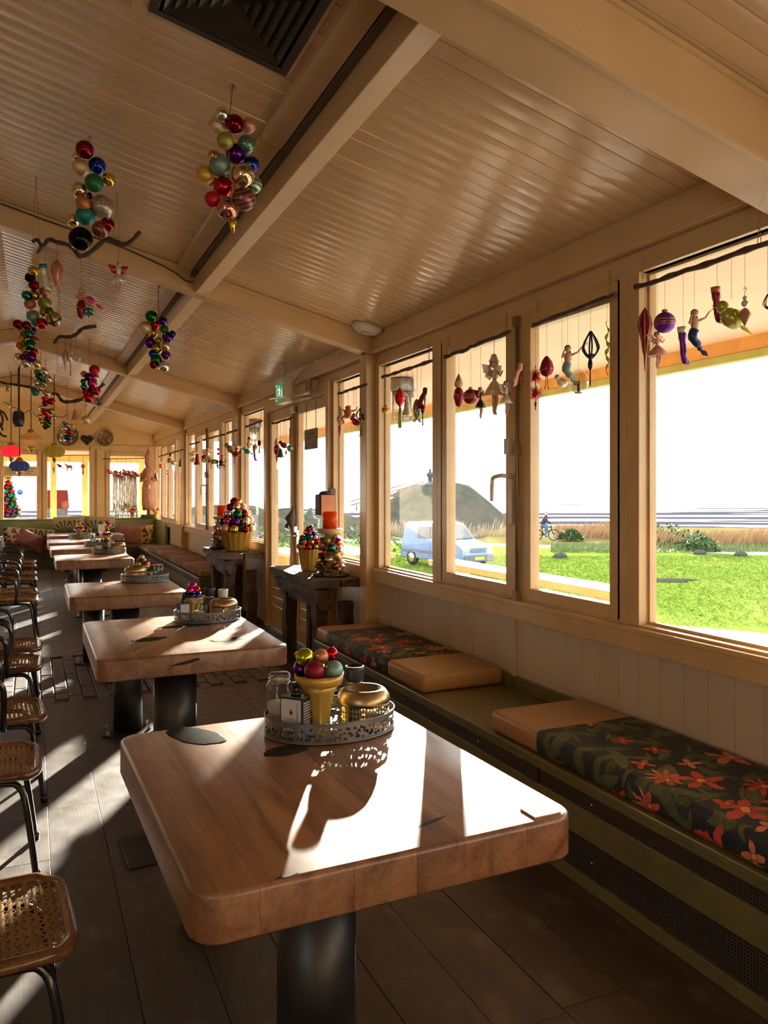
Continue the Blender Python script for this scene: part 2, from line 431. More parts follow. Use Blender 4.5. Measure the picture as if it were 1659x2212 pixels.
# crossbeams, purlin and the trim boards beside it
BEAMS = [(1.96, 2.19, .24), (6.10, 6.24, .165), (10.83, 10.97, .165), (15.12, 15.26, .165)]
for n_, (a, b, h) in enumerate(BEAMS):
    o = MB().prism([(RIDGEX, zr - h), (2.72, ceil_z(2.72) - h), (2.72, ceil_z(2.72) - .004), (RIDGEX, zr - .004), (-3.4, ceil_z(-3.4) - .004), (-3.4, ceil_z(-3.4) - h)], 1, a, b).build('beam', BEAM, None, fix=True, bevel=.004)
    tag(o, ['cream crossbeam nearest, above the closest windows', 'cream crossbeam ending at the post before the glazed door', 'cream crossbeam ending at the post beyond the glazed door', 'cream crossbeam nearest the end wall'][n_], 'beam', None, 'structure')
    if n_ in (1, 2, 3):
        MB().prism([(RIDGEX, zr - .032), (2.66, ceil_z(2.66) - .032), (2.66, ceil_z(2.66) - .003), (RIDGEX, zr - .003)], 1, a - .03, a - .002).build('cove_strip', BEAM, o, fix=True)
    if n_ == 0:
        for dy, dz in ((a - .012, -.01), (a - .02, -.235)): MB().prism([(RIDGEX, zr + dz - .02), (2.66, ceil_z(2.66) + dz - .02), (2.66, ceil_z(2.66) + dz), (RIDGEX, zr + dz)], 1, dy, a + .004).build('cove_strip', BEAM, o, fix=True)
PX0, PX1, PZ = 1.14, 1.245, 3.165
for (a, b) in ((-4.05, 1.96), (2.19, 6.10), (6.24, 10.83), (10.97, 15.12), (15.26, 19.15)):
    o = MB().box(PX0, PX1, a, b, PZ, ceil_z(PX1) - .003).build('purlin', BEAM, bevel=.004)
    tag(o, {-4.05: 'cream purlin length behind the nearest crossbeam', 2.19: 'cream purlin length nearest, running from first to second crossbeam', 6.24: 'cream purlin length between second and third crossbeam', 10.97: 'cream purlin length between third and fourth crossbeam', 15.26: 'short cream purlin length reaching the end wall'}[a], 'beam', None, 'structure')
    if a > 0: MB().box(PX0 - .035, PX0 - .001, a, b, ceil_z(PX0) - .045, ceil_z(PX0) - .02).build('shaded_duct', M('duct gap shade', (.10, .07, .045), .6), o)  # dark strip paints the shadow gap where the duct runs beside the purlin
for nm, (a, b, z) in enumerate(((2.2, 3.68, .022), (3.70, 6.08, .012), (6.26, 10.8, .02), (10.99, 15.1, .02), (15.28, 19.1, .02))):
    x0, x1 = 1.0, 1.10
    o = MB().prism([(x0, ceil_z(x0) - z - .02), (x1, ceil_z(x1) - z - .02), (x1, ceil_z(x1) - .002), (x0, ceil_z(x0) - .002)], 1, a, b).build('trim_%d' % (nm + 1), BEAM, fix=True, bevel=.003)
    tag(o, 'cream cover board along the purlin, %s' % ['near length under the air vent', 'second length from the vent', 'length beyond the second crossbeam', 'length beyond the third crossbeam', 'length at the end wall'][nm], 'trim', None, 'structure')

# ---------------------------------------------------------------- right wall: wainscot, sill, posts, windows, head
wr = MB().box(2.70, 2.76, -4.05, 7.2, -.05, .89).box(2.70, 2.76, 9.42, 19.2, -.05, .89).box(2.72, 2.76, -4.05, 19.2, 2.70, 3.0).build('wall_right', BOARD)
tag(wr, 'pale boarded wall below the long row of sea windows', 'wall', None, 'structure')
bw = .143
wb = MB(); g = .0022
wb.prism([(-.022, -bw / 2 + g), (-.022, bw / 2 - g), (-.012, bw / 2 + .001), (0, bw / 2 + .001), (0, -bw / 2 - .001), (-.012, -bw / 2 - .001)], 2, 0, .885)
wbm = wb.mesh('board')
y = .9
while y < 7.1: link('board', wbm, BOARD, wr, (2.70, y, 0), (0, 0, rs.uniform(-.01, .01))); y += bw
fb = MB(); y = 9.5
while y < 19.1: fb.box(2.682, 2.70, y + .003, y + bw - .003, 0, .885); y += bw
stuff(fb.build('far_boards', BOARD, wr))
MB().box(2.66, 2.70, 4.02, 4.06, .45, .885).build('cover_strip', BOARD, wr, bevel=.003)
POSTS = [-2.5, 1.90, 6.17, 10.9, 15.19]
pl_ = ['behind the nearest window', 'right of the widest near window', 'between the near windows and the console by the door', 'beyond the glazed door', 'nearest the end wall']
for p_, q_ in zip(POSTS, pl_):
    o = MB().box(2.56, 2.72, p_ - .075, p_ + .075, -.02, 2.80).build('pillar', OCHRE, bevel=.005)
    tag(o, 'cream square post in the window wall, ' + q_, 'post', None, 'structure')
segs = [(-4.0, -2.58), (-2.42, 1.82), (1.98, 6.09), (6.25, 7.16), (9.46, 10.82), (10.98, 15.11), (15.27, 19.1)]
k_ = 6
for a, b in segs:
    o = MB().box(2.615, 2.77, a, b, .885, .985).box(2.60, 2.77, a, b, .975, 1.0).build('trim_%d' % k_, OCHRE, bevel=.004); k_ += 1
    tag(o, 'ochre windowsill board %s' % {-4.0: 'behind the camera', -2.42: 'beside the camera', 1.98: 'under the near windows', 6.25: 'behind the near console', 9.46: 'behind the far console', 10.98: 'under the third bay of windows', 15.27: 'under the farthest windows'}[a], 'sill', None, 'structure')
for a, b in [(-4.0, 1.95), (2.2, 6.09), (6.25, 10.82), (10.98, 15.11), (15.27, 19.1)]:
    o = MB().box(2.655, 2.72, a, b, 2.69, 2.80).box(2.60, 2.72, a, b, 2.80, 2.835).box(2.615, 2.72, a, b, 2.835, 2.975).build('trim_%d' % k_, BEAM, bevel=.004); k_ += 1
    tag(o, 'cream cornice boards over %s' % {-4.0: 'the windows beside the camera', 2.2: 'the near windows', 6.25: 'the glazed door', 10.98: 'the third bay of windows', 15.27: 'the farthest windows'}[a], 'cornice', None, 'structure')
WN = [0]; HANDLEM = M('pale handle metal', (.66, .63, .58), .35, .15, .03)
def frame_boxes(mb, y0, y1, z0, z1, x0, x1, js, je, hd, sl):
    mb.box(x0, x1, y0, y0 + js, z0, z1).box(x0, x1, y1 - je, y1, z0, z1).box(x0, x1, y0 + js, y1 - je, z1 - hd, z1).box(x0, x1, y0 + js, y1 - je, z0, z0 + sl)
def window(y0, y1, label, sash=None, z0=1.0, z1=2.72):
    WN[0] += 1
    t = struct('window_%d' % WN[0], label, 'window', (0, (y0 + y1) / 2, 0)); c = (y0 + y1) / 2
    a, b = y0 - c, y1 - c
    m = MB(); frame_boxes(m, a, b, z0, z1, 2.635, 2.745, .004 if sash == 'far' else .075, .004 if sash == 'near' else .075, .03, .012); m.build('frame', OCHRE, t, bevel=.003)
    if not sash:
        m = MB(); frame_boxes(m, a + .075, b - .075, z0 + .012, z1 - .03, 2.69, 2.712, .014, .014, .012, .012); m.build('glazing_bead', OCHRE, t)
        MB().box(2.714, 2.717, a + .07, b - .07, z0 + .01, z1 - .025).build('pane', GLASS, t)
    else:
        js, je = (.13, .08) if sash == 'far' else (.08, .13)
        m = MB(); frame_boxes(m, a + (.0 if sash == 'far' else .055), b - (.055 if sash == 'far' else 0), z0 + .012, z1 - .03, 2.635, 2.70, js, je, .10, .07); m.build('sash', OCHRE, t, bevel=.004)
        MB().box(2.668, 2.672, a + .06, b - .06, z0 + .05, z1 - .1).build('pane', GLASS, t)
    return t
def pair(y0, mid, y1, la, lb, detail=True):
    t = window(mid, y1, la, 'far'); u = window(y0, mid, lb, 'near')
    if detail:
        c = mid - (mid + y1) / 2
        m = MB(); m.box(2.618, 2.635, c + .035, c + .075, 1.45, 1.72); m.build('handle_plate', HANDLEM, t, bevel=.003)
        m = MB(); m.tube(smooth_path([(2.635, c + .055, 1.735), (2.57, c + .055, 1.74), (2.565, c + .08, 1.74), (2.565, c + .155, 1.73), (2.565, c + .17, 1.70), (2.565, c + .175, 1.585)], 4), .013, 8); m.build('handle', HANDLEM, t)
        MB().box(2.605, 2.635, c + .05, c + .105, 1.87, 1.965).build('lock', WHITEP, t, bevel=.004)
        m = MB(); m.tube([(2.62, c - .015, 1.02), (2.62, c - .015, 2.68)], .011, 8); 
        for z in (1.0, 1.86, 2.62): m.box(2.60, 2.64, c - .035, c + .005, z, z + .06)
        m.build('espagnolette', M('brown bar', (.22, .15, .08), .4, .3), t)
B1 = (1.98, 3.0, 3.95, 4.97, 6.08)
window(B1[3], B1[4], 'narrow fixed window with the porch lantern showing, right of the post by the door')
pair(B1[1], B1[2], B1[3], 'casement with the mound behind it, carrying the lever handle', 'casement with the cyclist behind it, right of the lever handle')
window(B1[0], B1[1], 'large fixed window nearest, showing the reeds and sea')
window(6.26, 7.16, 'narrow fixed window behind the near console')
window(9.46, 10.81, 'narrow fixed window behind the far console')
for nm, a in (('third', 11.0), ('farthest', 15.28)):
    L = (15.1 if nm == 'third' else 19.08) - a
    window(a + .75 * L, a + L, 'far end fixed window of the %s bay' % nm); window(a, a + .25 * L, 'near end fixed window of the %s bay' % nm)
    pair(a + .25 * L, a + .5 * L, a + .75 * L, 'far casement of the %s bay' % nm, 'near casement of the %s bay' % nm, nm == 'third')
for a in (-2.4, -1.3, -.25, .8): window(a, a + 1.02, 'window beside the camera starting %s' % {-2.4: 'at the rear post', -1.3: 'second from the rear post', -.25: 'third from the rear post', .8: 'fourth from the rear post'}[a])

# glazed double door
dr = struct('door_1', 'glazed ochre double door with boarded lower panels and hanging wooden sign', 'door', (0, 8.3, 0))
m = MB(); m.box(2.60, 2.76, -1.16, -1.08, 0, 2.72).box(2.60, 2.76, 1.06, 1.16, 0, 2.72).box(2.60, 2.76, -1.08, 1.06, 2.60, 2.72); m.build('door_frame', OCHRE, dr, bevel=.004)
for a, b, q in ((-1.08, 0.0, 'r'), (0.0, 1.06, 'l')):
    m = MB(); m.box(2.64, 2.70, a, a + .11, .01, 2.60).box(2.64, 2.70, b - .11, b, .01, 2.60).box(2.64, 2.70, a + .11, b - .11, 2.48, 2.60).box(2.64, 2.70, a + .11, b - .11, .60, .70).box(2.64, 2.70, a + .11, b - .11, .01, .16)
    lf = m.build('door_leaf', OCHRE, dr, bevel=.004)
    for z in (.16, .27, .38, .49): MB().box(2.655, 2.685, a + .112, b - .112, z + .002, z + .108).build('panel_board', OCHRE, lf, bevel=.004)
    MB().box(2.668, 2.673, a + .105, b - .105, .695, 2.485).build('pane', GLASS, lf)
    MB().box(2.625, 2.64, a + .11, b - .11, .695, .71).build('drip_bead', OCHRE, lf)
m = MB(); m.box(2.625, 2.645, -.11, -.07, .98, 1.22).box(2.60, 2.63, -.105, -.075, 1.2, 1.26).tube([(2.63, -.09, 1.16), (2.575, -.09, 1.16), (2.57, -.075, 1.16), (2.57, .06, 1.15)], .011, 8); m.build('door_handle', SILVERM, dr)
m = MB(); m.box(2.60, 2.645, .03, .075, .02, 2.58); m.build('astragal', OCHRE, dr, bevel=.004)
MB().box(2.592, 2.5955, .036, .068, 2.12, 2.34).build('red_sticker', M('red sticker', (.42, .05, .03), .5), dr)
m = MB().box(2.595, 2.63, -.06, .03, 2.50, 2.58); m.build('top_bolt', SILVERM, dr, bevel=.004)

# ---------------------------------------------------------------- left, rear and end walls
wl = MB()
for a, b, z0, z1 in ((-4.05, 19.2, -.05, 1.05), (-4.05, 19.2, 2.3, 3.0), (-4.05, -3.6, 1.05, 2.3), (-1.2, 19.2, 1.05, 2.3)): wl.box(-3.42, -3.30, a, b, z0, z1)
wl = wl.build('wall_left', WALLP)
for a, b in ((-3.6, -1.2),): MB().box(-3.37, -3.365, a, b, 1.05, 2.3).build('pane', GLASS, wl)  # unseen window, added to let fill light in from the left
tag(wl, 'cream wall across the room, mostly out of sight', 'wall', None, 'structure')
wb_ = MB().prism([(-3.42, -.05), (2.82, -.05), (2.82, 2.95), (RIDGEX, 3.75), (-3.42, 2.95)], 1, -4.15, -4.05).build('wall_rear', WALLP, fix=True)
tag(wb_, 'cream rear wall behind the camera', 'wall', None, 'structure')
we = MB()
HO = [(-3.1, -.80, .95, 2.47), (-.60, .11, .95, 2.47), (.28, 1.21, .95, 2.58), (1.61, 2.47, 1.02, 2.47)]
we.prism([(-3.42, 2.58), (2.72, 2.58), (2.72, 2.95), (RIDGEX, 3.68), (-3.42, 2.9)], 1, ENDY, ENDY + .12)
we.box(-3.42, 2.72, ENDY, ENDY + .12, -.05, .95)
xs = [-3.42] + [v for h in HO for v in h[:2]] + [2.72]
for a, b in zip(xs[::2], xs[1::2]): we.box(a, b, ENDY, ENDY + .12, .95, 2.58)
for h in HO:
    if h[3] < 2.58: we.box(h[0], h[1], ENDY, ENDY + .12, h[3], 2.58)
    if h[2] > .95: we.box(h[0], h[1], ENDY, ENDY + .12, .95, h[2])
we = we.build('wall_end', M('warm end wall paint', (.62, .44, .22), .45, 0, .06, 3), fix=True)
tag(we, 'cream gable end wall with windows and plates above the far bench', 'wall', None, 'structure')
for h, q in zip(HO, ('hidden leftmost', 'left one behind the blue lantern', 'middle one behind the olive lantern', 'right one with the shiny strip curtain')):
    WN[0] += 1
    t = struct('window_%d' % WN[0], 'end wall window, ' + q, 'window', ((h[0] + h[1]) / 2, ENDY, 0)); c = (h[1] - h[0]) / 2
    m = MB(); m.box(-c - .07, -c + .025, -.03, .14, h[2] - .07, h[3] + .07).box(c - .025, c + .07, -.03, .14, h[2] - .07, h[3] + .07).box(-c, c, -.03, .14, h[3] - .02, h[3] + .07).box(-c, c, -.03, .14, h[2] - .07, h[2] + .02)
    m.build('frame', OCHRE, t, bevel=.004); MB().box(-c, c, .06, .065, h[2], h[3]).build('pane', GLASS, t)
o = MB().box(-3.3, 2.7, ENDY - .03, ENDY, 2.655, 2.70).box(-3.3, 2.7, ENDY - .02, ENDY, 2.58, 2.66).build('trim_%d' % k_, OCHRE, bevel=.003)
tag(o, 'ochre rail across the end wall above its windows', 'trim', None, 'structure')
o = MB().box(1.34, 1.50, ENDY - .05, ENDY, 0, 2.60).build('trim_%d' % (k_ + 1), OCHRE, bevel=.004); tag(o, 'ochre upright between the two right end windows', 'trim', None, 'structure')

# porch outside: soffit, fascia, deck
PEACH = M('peach soffit paint', (.60, .43, .30), .5, 0, .05, 3)
po = MB().prism([(2.765, 2.84), (5.22, 2.88), (5.22, 3.05), (2.765, 3.05)], 1, -6, 19.3).build('porch_roof', PEACH, fix=True)
tag(po, 'peach porch soffit outside the windows', 'porch roof', None, 'structure')
fa = MB().box(5.20, 5.25, -6, 19.3, 2.76, 3.04).build('porch_fascia', M('orange fascia paint', (.56, .29, .075), .5), po)
MB().box(5.19, 5.27, -6, 19.3, 2.70, 2.76).build('gutter_edge', M('yellow green edge', (.34, .34, .10), .5), po)
pd = MB().box(2.78, 4.95, -6, 19.3, -.3, -.06).build('terrace', M('pale terrace paving', (.28, .25, .22), .8, 0, .15, 3, .3, 30, spec=.1))
tag(pd, 'pale terrace strip just outside the windows', 'terrace', None, 'structure')
# ---------------------------------------------------------------- tables
TABLEW = wood('varnished hardwood', (.125, .046, .016), (.33, .145, .058), .40, 1, .55, .06, .16, coat=.5, coat_rough=.27)
ENDG = TABLEW
KNOT = M('dark filled knot', (.035, .029, .020), .75, 0, .35, 18, .1, 40, spec=.03)
def slab(Wd, L, t, rc=.075, rb=.014):
    bm = bmesh.new(); n = 6; out = []
    for cx, cy, a0 in ((Wd / 2 - rc, L / 2 - rc, 0), (-Wd / 2 + rc, L / 2 - rc, 90), (-Wd / 2 + rc, -L / 2 + rc, 180), (Wd / 2 - rc, -L / 2 + rc, 270)):
        for i in range(n + 1):
            a = math.radians(a0 + 90 * i / n); out.append((cx + rc * math.cos(a), cy + rc * math.sin(a)))
    def ring(ins, z):
        r2 = rc - ins; res = []
        for cx, cy, a0 in ((Wd / 2 - rc, L / 2 - rc, 0), (-Wd / 2 + rc, L / 2 - rc, 90), (-Wd / 2 + rc, -L / 2 + rc, 180), (Wd / 2 - rc, -L / 2 + rc, 270)):
            for i in range(n + 1):
                a = math.radians(a0 + 90 * i / n); res.append(bm.verts.new((cx + r2 * math.cos(a), cy + r2 * math.sin(a), z)))
        return res
    zs = [(.006, 0), (0, .006)] + [(rb * (1 - math.cos(a)), t - rb + rb * math.sin(a)) for a in (0, math.pi / 6, math.pi / 3, math.pi / 2)]
    rs_ = [ring(i, z) for i, z in zs]
    for a, b in zip(rs_, rs_[1:]):
        k = len(a)
        for i in range(k): bm.faces.new((a[i], a[(i + 1) % k], b[(i + 1) % k], b[i]))
    bm.faces.new(rs_[0][::-1]); bm.faces.new(rs_[-1])
    return bm
def table(x0, x1, y0, y1, label, seed, cols, nb=6, zt=.75, t=.118, group=None):
    rs = random.Random(seed)
    Wd, L = x1 - x0, y1 - y0
    T = thing('table', label, 'table', ((x0 + x1) / 2, (y0 + y1) / 2, 0), 0, 'solid wood tables along the window bench')
    cuts = [-Wd / 2] + [(-Wd / 2 + Wd * (i + rs.uniform(-.22, .22)) / nb) for i in range(1, nb)] + [Wd / 2]
    full = slab(Wd, L, t)
    for i in range(nb):
        bm = full.copy()
        for xc, s_ in ((cuts[i], -1), (cuts[i + 1], 1)):
            if abs(xc) > Wd / 2 - 1e-4: continue
            r = bmesh.ops.bisect_plane(bm, geom=bm.verts[:] + bm.edges[:] + bm.faces[:], plane_co=(xc - s_ * .0004, 0, 0), plane_no=(s_, 0, 0), clear_outer=True)
            ed = [e for e in r['geom_cut'] if isinstance(e, bmesh.types.BMEdge)]
            if ed: bmesh.ops.contextual_create(bm, geom=ed)
        bmesh.ops.triangulate(bm, faces=[f for f in bm.faces if len(f.verts) > 6])
        me = bpy.data.meshes.new('tabletop_board'); bm.to_mesh(me); bm.free()
        for p in me.polygons: p.use_smooth = True
        me.set_sharp_from_angle(angle=math.radians(32))
        link('tabletop_board', me, TABLEW, T, (0, 0, zt - t))
    full.free()
    for (cx, cy, r, *pf) in cols:
        c = MB().lathe([(r, .012), (r, zt - t - .012)], 28); c.build('column', STEEL, T, (cx - (x0 + x1) / 2, cy - (y0 + y1) / 2, 0))
        MB().box(-.16, .16, -.16, .16, zt - t - .012, zt - t).build('top_plate', STEEL, T, (cx - (x0 + x1) / 2, cy - (y0 + y1) / 2, 0))
        a = r * (pf[0] if pf else 1.75); q = a * .55
        bp = MB().prism([(a, -q), (a, q), (q, a), (-q, a), (-a, q), (-a, -q), (-q, -a), (q, -a)], 2, 0, .014).build('base_plate', STEEL, T, (cx - (x0 + x1) / 2, cy - (y0 + y1) / 2, 0))
        for sx in (-1, 1):
            for sy in (-1, 1): MB().lathe([(.016, .014), (.016, .026), (.009, .026), (.009, .04), (0, .04)], 6, smooth=False).build('bolt', SILVERM, bp, (sx * (a * .78), sy * a * .42, 0))
    return T
def knot(T, x, y, rx, ry, rz=0, seed=0):
    rs = random.Random(seed); w = [1 + rs.uniform(-.07, .07) for _ in range(28)]
    ln = T.location
    MB().lathe([(0, -.002), (1, -.002), (1, .0007), (.9, .0010), (0, .0010)], 28, sx=rx, sy=ry, wob=lambda a, i: w[int(round(a / (2 * math.pi) * 28)) % 28]).build('knot_filling', KNOT, T, (x - ln.x, y - ln.y, .75), (0, 0, rz))
T1 = table(.305, 1.375, 1.765, 3.06, 'nearest solid wood table with rounded corners, its right half glaring in sun', 1, [(.70, 2.05, .108), (.64, 2.99, .085, 1.25)])
MB().box(.41 - .835, .74 - .835, 3.60 - 2.425, 3.93 - 2.425, 0, .014).box(.62 - .835, .72 - .835, 2.9 - 2.425, 3.61 - 2.425, 0, .012).build('foot_plate', STEEL, T1, bevel=.004)
k1 = on_z(430, 1586, .75); knot(T1, k1.x, k1.y, .075, .145, .45, 4)
k1 = on_z(612, 1622, .75); knot(T1, k1.x + .02, k1.y, .09, .05, .2, 5)
def cleft(T, p, ln, rz, w=.006):
    MB().prism([(-ln, 0), (-ln * .4, w), (ln * .3, w * .7), (ln, 0), (ln * .2, -w * .8), (-ln * .5, -w * .5)], 2, -.002, .0008).build('split', M('dark split', (.018, .010, .006), .7), T, (p.x - T.location.x, p.y - T.location.y, .75), (0, 0, rz))
cleft(T1, on_z(925, 1778, .75), .055, .3, .010); cleft(T1, on_z(600, 1892, .75), .03, .1, .008)
T2 = table(.31, 1.37, 4.41, 5.79, 'second table from the camera, with dark oval knots in its top', 2, [(.75, 4.63, .121), (.60, 5.66, .098)])
k1 = on_z(322, 1381, .75); knot(T2, k1.x, k1.y, .11, .06, .3, 6)
k1 = on_z(492, 1381, .75); knot(T2, k1.x, k1.y, .11, .06, .1, 7)
k1 = on_z(392, 1353, .75); knot(T2, k1.x + .02, k1.y, .18, .05, 0, 8)
MB().prism([(-.09, -.012), (-.03, .004), (.07, .024), (.085, .012), (.0, -.008)], 1, -.004, .0015).build('front_crack', M('dark split', (.018, .010, .006), .7), T2, (on_y(400, 1440, 4.41).x - T2.location.x, 4.408 - T2.location.y, .70))
T3 = table(.28, 1.27, 7.09, 8.24, 'third table from the camera, standing on the brick strip', 3, [(.755, 7.32, .121), (.54, 8.10, .098)])
T4 = table(.27, 1.24, 10.87, 11.93, 'fourth table from the camera, beyond the glazed door', 4, [(.72, 11.1, .121), (.68, 11.75, .098)])
T5 = table(.25, 1.24, 12.88, 13.95, 'fifth table from the camera, between the far chairs and benches', 5, [(.72, 13.1, .121), (.70, 13.75, .098)])
T6 = table(.24, 1.24, 14.60, 15.75, 'sixth table from the camera, second from the end bench', 6, [(.72, 14.8, .121), (.70, 15.5, .098)])
T7 = table(.27, 1.72, 16.90, 17.95, 'wide farthest table in front of the end bench', 7, [(.72, 17.2, .121), (1.3, 17.2, .10)], 8)
# small card on the nearest table
T1.rotation_euler.z = .03
c1 = Vector((1.302, 1.838, .75))
t = thing('card', 'small cream card lying at the sunny right corner of the nearest table', 'card', (c1.x, c1.y, .7508), .03)
MB().box(-.045, .045, -.035, .035, 0, .004).build('sheet', M('cream card', (.70, .52, .28), .6, 0, .03), t)
m = MB()
for i in range(4): m.box(-.03 + .004 * i, .02 - .006 * i, .022 - .008 * i, .024 - .008 * i, .004, .0043)
m.build('print', M('dark print', (.08, .05, .03), .6), t)

# ---------------------------------------------------------------- cane chairs
RIM = wood('chair rim wood', (.10, .036, .012), (.23, .095, .03), .28, 1, 1.0, .05, .1, coat=.4)
CANE = M('honey cane', (.36, .20, .07), .38, 0, .22, 30, .15, 120)
def rrect(sx, sy, r, n=5, z=0, front_drop=0):
    out = []
    for cx, cy, a0 in ((sx / 2 - r, sy / 2 - r, 0), (-sx / 2 + r, sy / 2 - r, 90), (-sx / 2 + r, -sy / 2 + r, 180), (sx / 2 - r, -sy / 2 + r, 270)):
        for i in range(n + 1):
            a = math.radians(a0 + 90 * i / n); x = cx + r * math.cos(a); out.append((x, cy + r * math.sin(a), z - (front_drop if x > sx / 2 - .05 else 0)))
    return out
def make_chair(loc, label):
    T = thing('cane_chair', label, 'chair', loc, 0, 'black tube chairs with cane seats')
    MB().tube(rrect(.44, .46, .09, 6, .452, .008), .019, 10, closed=True).build('seat_rim', RIM, T)
    m = MB(); nx, ny = 18, 18
    for i in range(nx):
        x = -.185 + .37 * i / (nx - 1); e = .212 - (max(0, abs(x) - .13) * .5)
        pts = []
        for j in range(ny * 2 + 1):
            y = -e + 2 * e * j / (ny * 2); pts.append((x, y, .452 + .0032 * math.cos(math.pi * (j + i)) - .010 * (1 - (y / e) ** 2)))
        vs = [q for p in pts for q in ((p[0] - .0056, p[1], p[2]), (p[0], p[1], p[2] + .0016), (p[0] + .0056, p[1], p[2]))]
        m.add(vs, [f for j in range(len(pts) - 1) for f in ((3 * j, 3 * j + 1, 3 * j + 4, 3 * j + 3), (3 * j + 1, 3 * j + 2, 3 * j + 5, 3 * j + 4))], True)
    for j in range(ny):
        y = -.195 + .39 * j / (ny - 1); pts = []
        e = .202 - (max(0, abs(y) - .14) * .5)
        for i in range(nx * 2 + 1):
            x = -e + 2 * e * i / (nx * 2); pts.append((x, y, .452 + .0032 * math.cos(math.pi * (i + j + 1)) - .010 * (1 - (y / .21) ** 2)))
        vs = [q for p in pts for q in ((p[0], p[1] - .0066, p[2]), (p[0], p[1], p[2] + .0016), (p[0], p[1] + .0066, p[2]))]
        m.add(vs, [f for i in range(len(pts) - 1) for f in ((3 * i, 3 * i + 3, 3 * i + 4, 3 * i + 1), (3 * i + 1, 3 * i + 4, 3 * i + 5, 3 * i + 2))], True)
    m.build('cane_seat', CANE, T)
    for s in (-1, 1):
        y = .165 * s; yo = .205 * s
        p = [(-.25, yo, .0), (-.215, y * 1.15, .30), (-.19, y, .385), (-.13, y, .405), (.08, y, .405), (.145, y, .385), (.175, y * 1.12, .30), (.215, yo, 0)]
        MB().tube(smooth_path(p, 4), .0135, 10).build('leg_frame', BLACKM, T)
        for x in (-.25, .215): MB().lathe([(.017, 0), (.018, .03), (.0135, .034)], 10).build('foot_cap', BLACKM, T, (x, yo, 0))
        a = [(.02, .235 * s, .41), (.02, .262 * s, .50), (.02, .268 * s, .62), (-.01, .268 * s, .675), (-.08, .265 * s, .70), (-.18, .25 * s, .705), (-.265, .215 * s, .70)]
        MB().tube(smooth_path(a, 4), .0145, 10).build('armrest', BLACKM, T)
    MB().box(-.02, .02, -.24, .24, .415, .432).box(-.17, -.14, -.17, .17, .40, .43).tube([(.02, -.24, .42), (.02, .24, .42)], .012, 8).build('seat_bar', BLACKM, T)
    for s in (-1, 1): MB().tube(smooth_path([(-.19, .165 * s, .40), (-.23, .19 * s, .46), (-.265, .205 * s, .66), (-.29, .20 * s, .84), (-.295, .16 * s, .875), (-.296, 0, .885)], 4), .0135, 10).build('back_post', BLACKM, T)
    m = MB()
    for i in range(13):
        yy = -.18 + .36 * i / 12; m.tube([(-.272, yy, .62), (-.283, yy, .74), (-.29, yy, .85)], .006, 6)
    for z, x in ((.62, -.268), (.85, -.292)): m.tube([(x, -.2, z), (x - .012, 0, z), (x, .2, z)], .011, 8)
    m.build('backrest', CANE, T)
    MB().lathe([(.03, .388), (.03, .40), (.012, .402), (.012, .43)], 12).build('seat_bolt', BLACKM, T)
    return T
CH = [(-.13, 2.42, 'nearest cane chair, sun spots showing through its seat'), (-.20, 3.87, 'second cane chair from the camera, its rim glinting'), (-.17, 4.74, 'third cane chair, level with the near end of the second table'),
      (-.17, 6.03, 'fourth cane chair, beside the far end of the second table'), (-.17, 6.73, 'fifth cane chair, on the near edge of the brick strip'), (-.17, 9.66, 'sixth cane chair, first one past the brick strip'),
      (-.17, 10.35, 'seventh cane chair, between third and fourth tables'), (-.17, 11.75, 'eighth cane chair, beside the fourth table'), (-.17, 12.55, 'ninth cane chair, just past the fourth table'),
      (-.17, 13.75, 'tenth cane chair, beside the fifth table'), (-.17, 14.55, 'eleventh and farthest cane chair, by the mauve pillow')]
ch0 = make_chair((CH[0][0], CH[0][1], 0), CH[0][2])
ch0.rotation_euler.z = .06
for x, y, l in CH[1:]: dup(ch0, (x, y, 0), rs.uniform(-.06, .06), l)

# ---------------------------------------------------------------- benches
m_, nt, b = newmat('perforated dark grille', .5, .3)
x, y, z = coords(nt)
def fract(e): return e.f('FRACT')
u = fract(y / .0125); v = fract(z / .0125)
hole = ((u - .5) * (u - .5) + (v - .5) * (v - .5)).lt(.085)
setc(nt, b, (.07, .058, .045)); holed(m_, nt, b, hole); GRILLE = m_
def bench(name, y0, y1, label, x0=2.09, x1=2.69, bar=()):
    T = thing(name, label, 'bench', (x0, (y0 + y1) / 2, 0)); a, b = -(y1 - y0) / 2, (y1 - y0) / 2; d = x1 - x0
    MB().box(-.012, d, a, b, .42, .45).build('seat_board', OLIVE, T, bevel=.006)
    MB().box(d - .03, d, a, b, .45, .53).build('back_rail', OLIVE, T, bevel=.004)
    MB().box(0, .02, a, b, .395, .42).build('front_rail', OLIVE, T, bevel=.003)
    MB().box(0, .02, a, b, .205, .325).build('front_panel', OLIVE, T, bevel=.003)
    MB().box(-.004, .02, a, b, 0, .055).build('plinth', OLIVE, T, bevel=.003)
    MB().box(.008, .010, a, b, .32, .40).build('upper_grille', GRILLE, T)
    MB().box(.008, .010, a, b, .05, .21).build('lower_grille', GRILLE, T)
    MB().box(d - .1, d - .08, a, b, .05, .42).build('back_board', M('bench inside', (.03, .025, .018), .9), T)
    for q in (a, b): MB().box(.012, d, q - (.02 if q > 0 else 0), q + (.02 if q < 0 else 0), 0, .42).build('end_board', OLIVE, T)
    for yy in bar: MB().box(-.003, .012, yy - (y0 + y1) / 2 - .05, yy - (y0 + y1) / 2 + .05, .325, .395).build('grille_block', M('dark block', (.035, .022, .014), .5), T)
    for yy in (2.6, 3.5, 4.4):
        if y0 < yy < y1:
            for z in (.36, .12): MB().ball((0, 0, 0), .006, 8, 6).build('screw', SILVERM, T, (.006, yy - (y0 + y1) / 2, z))
    return T
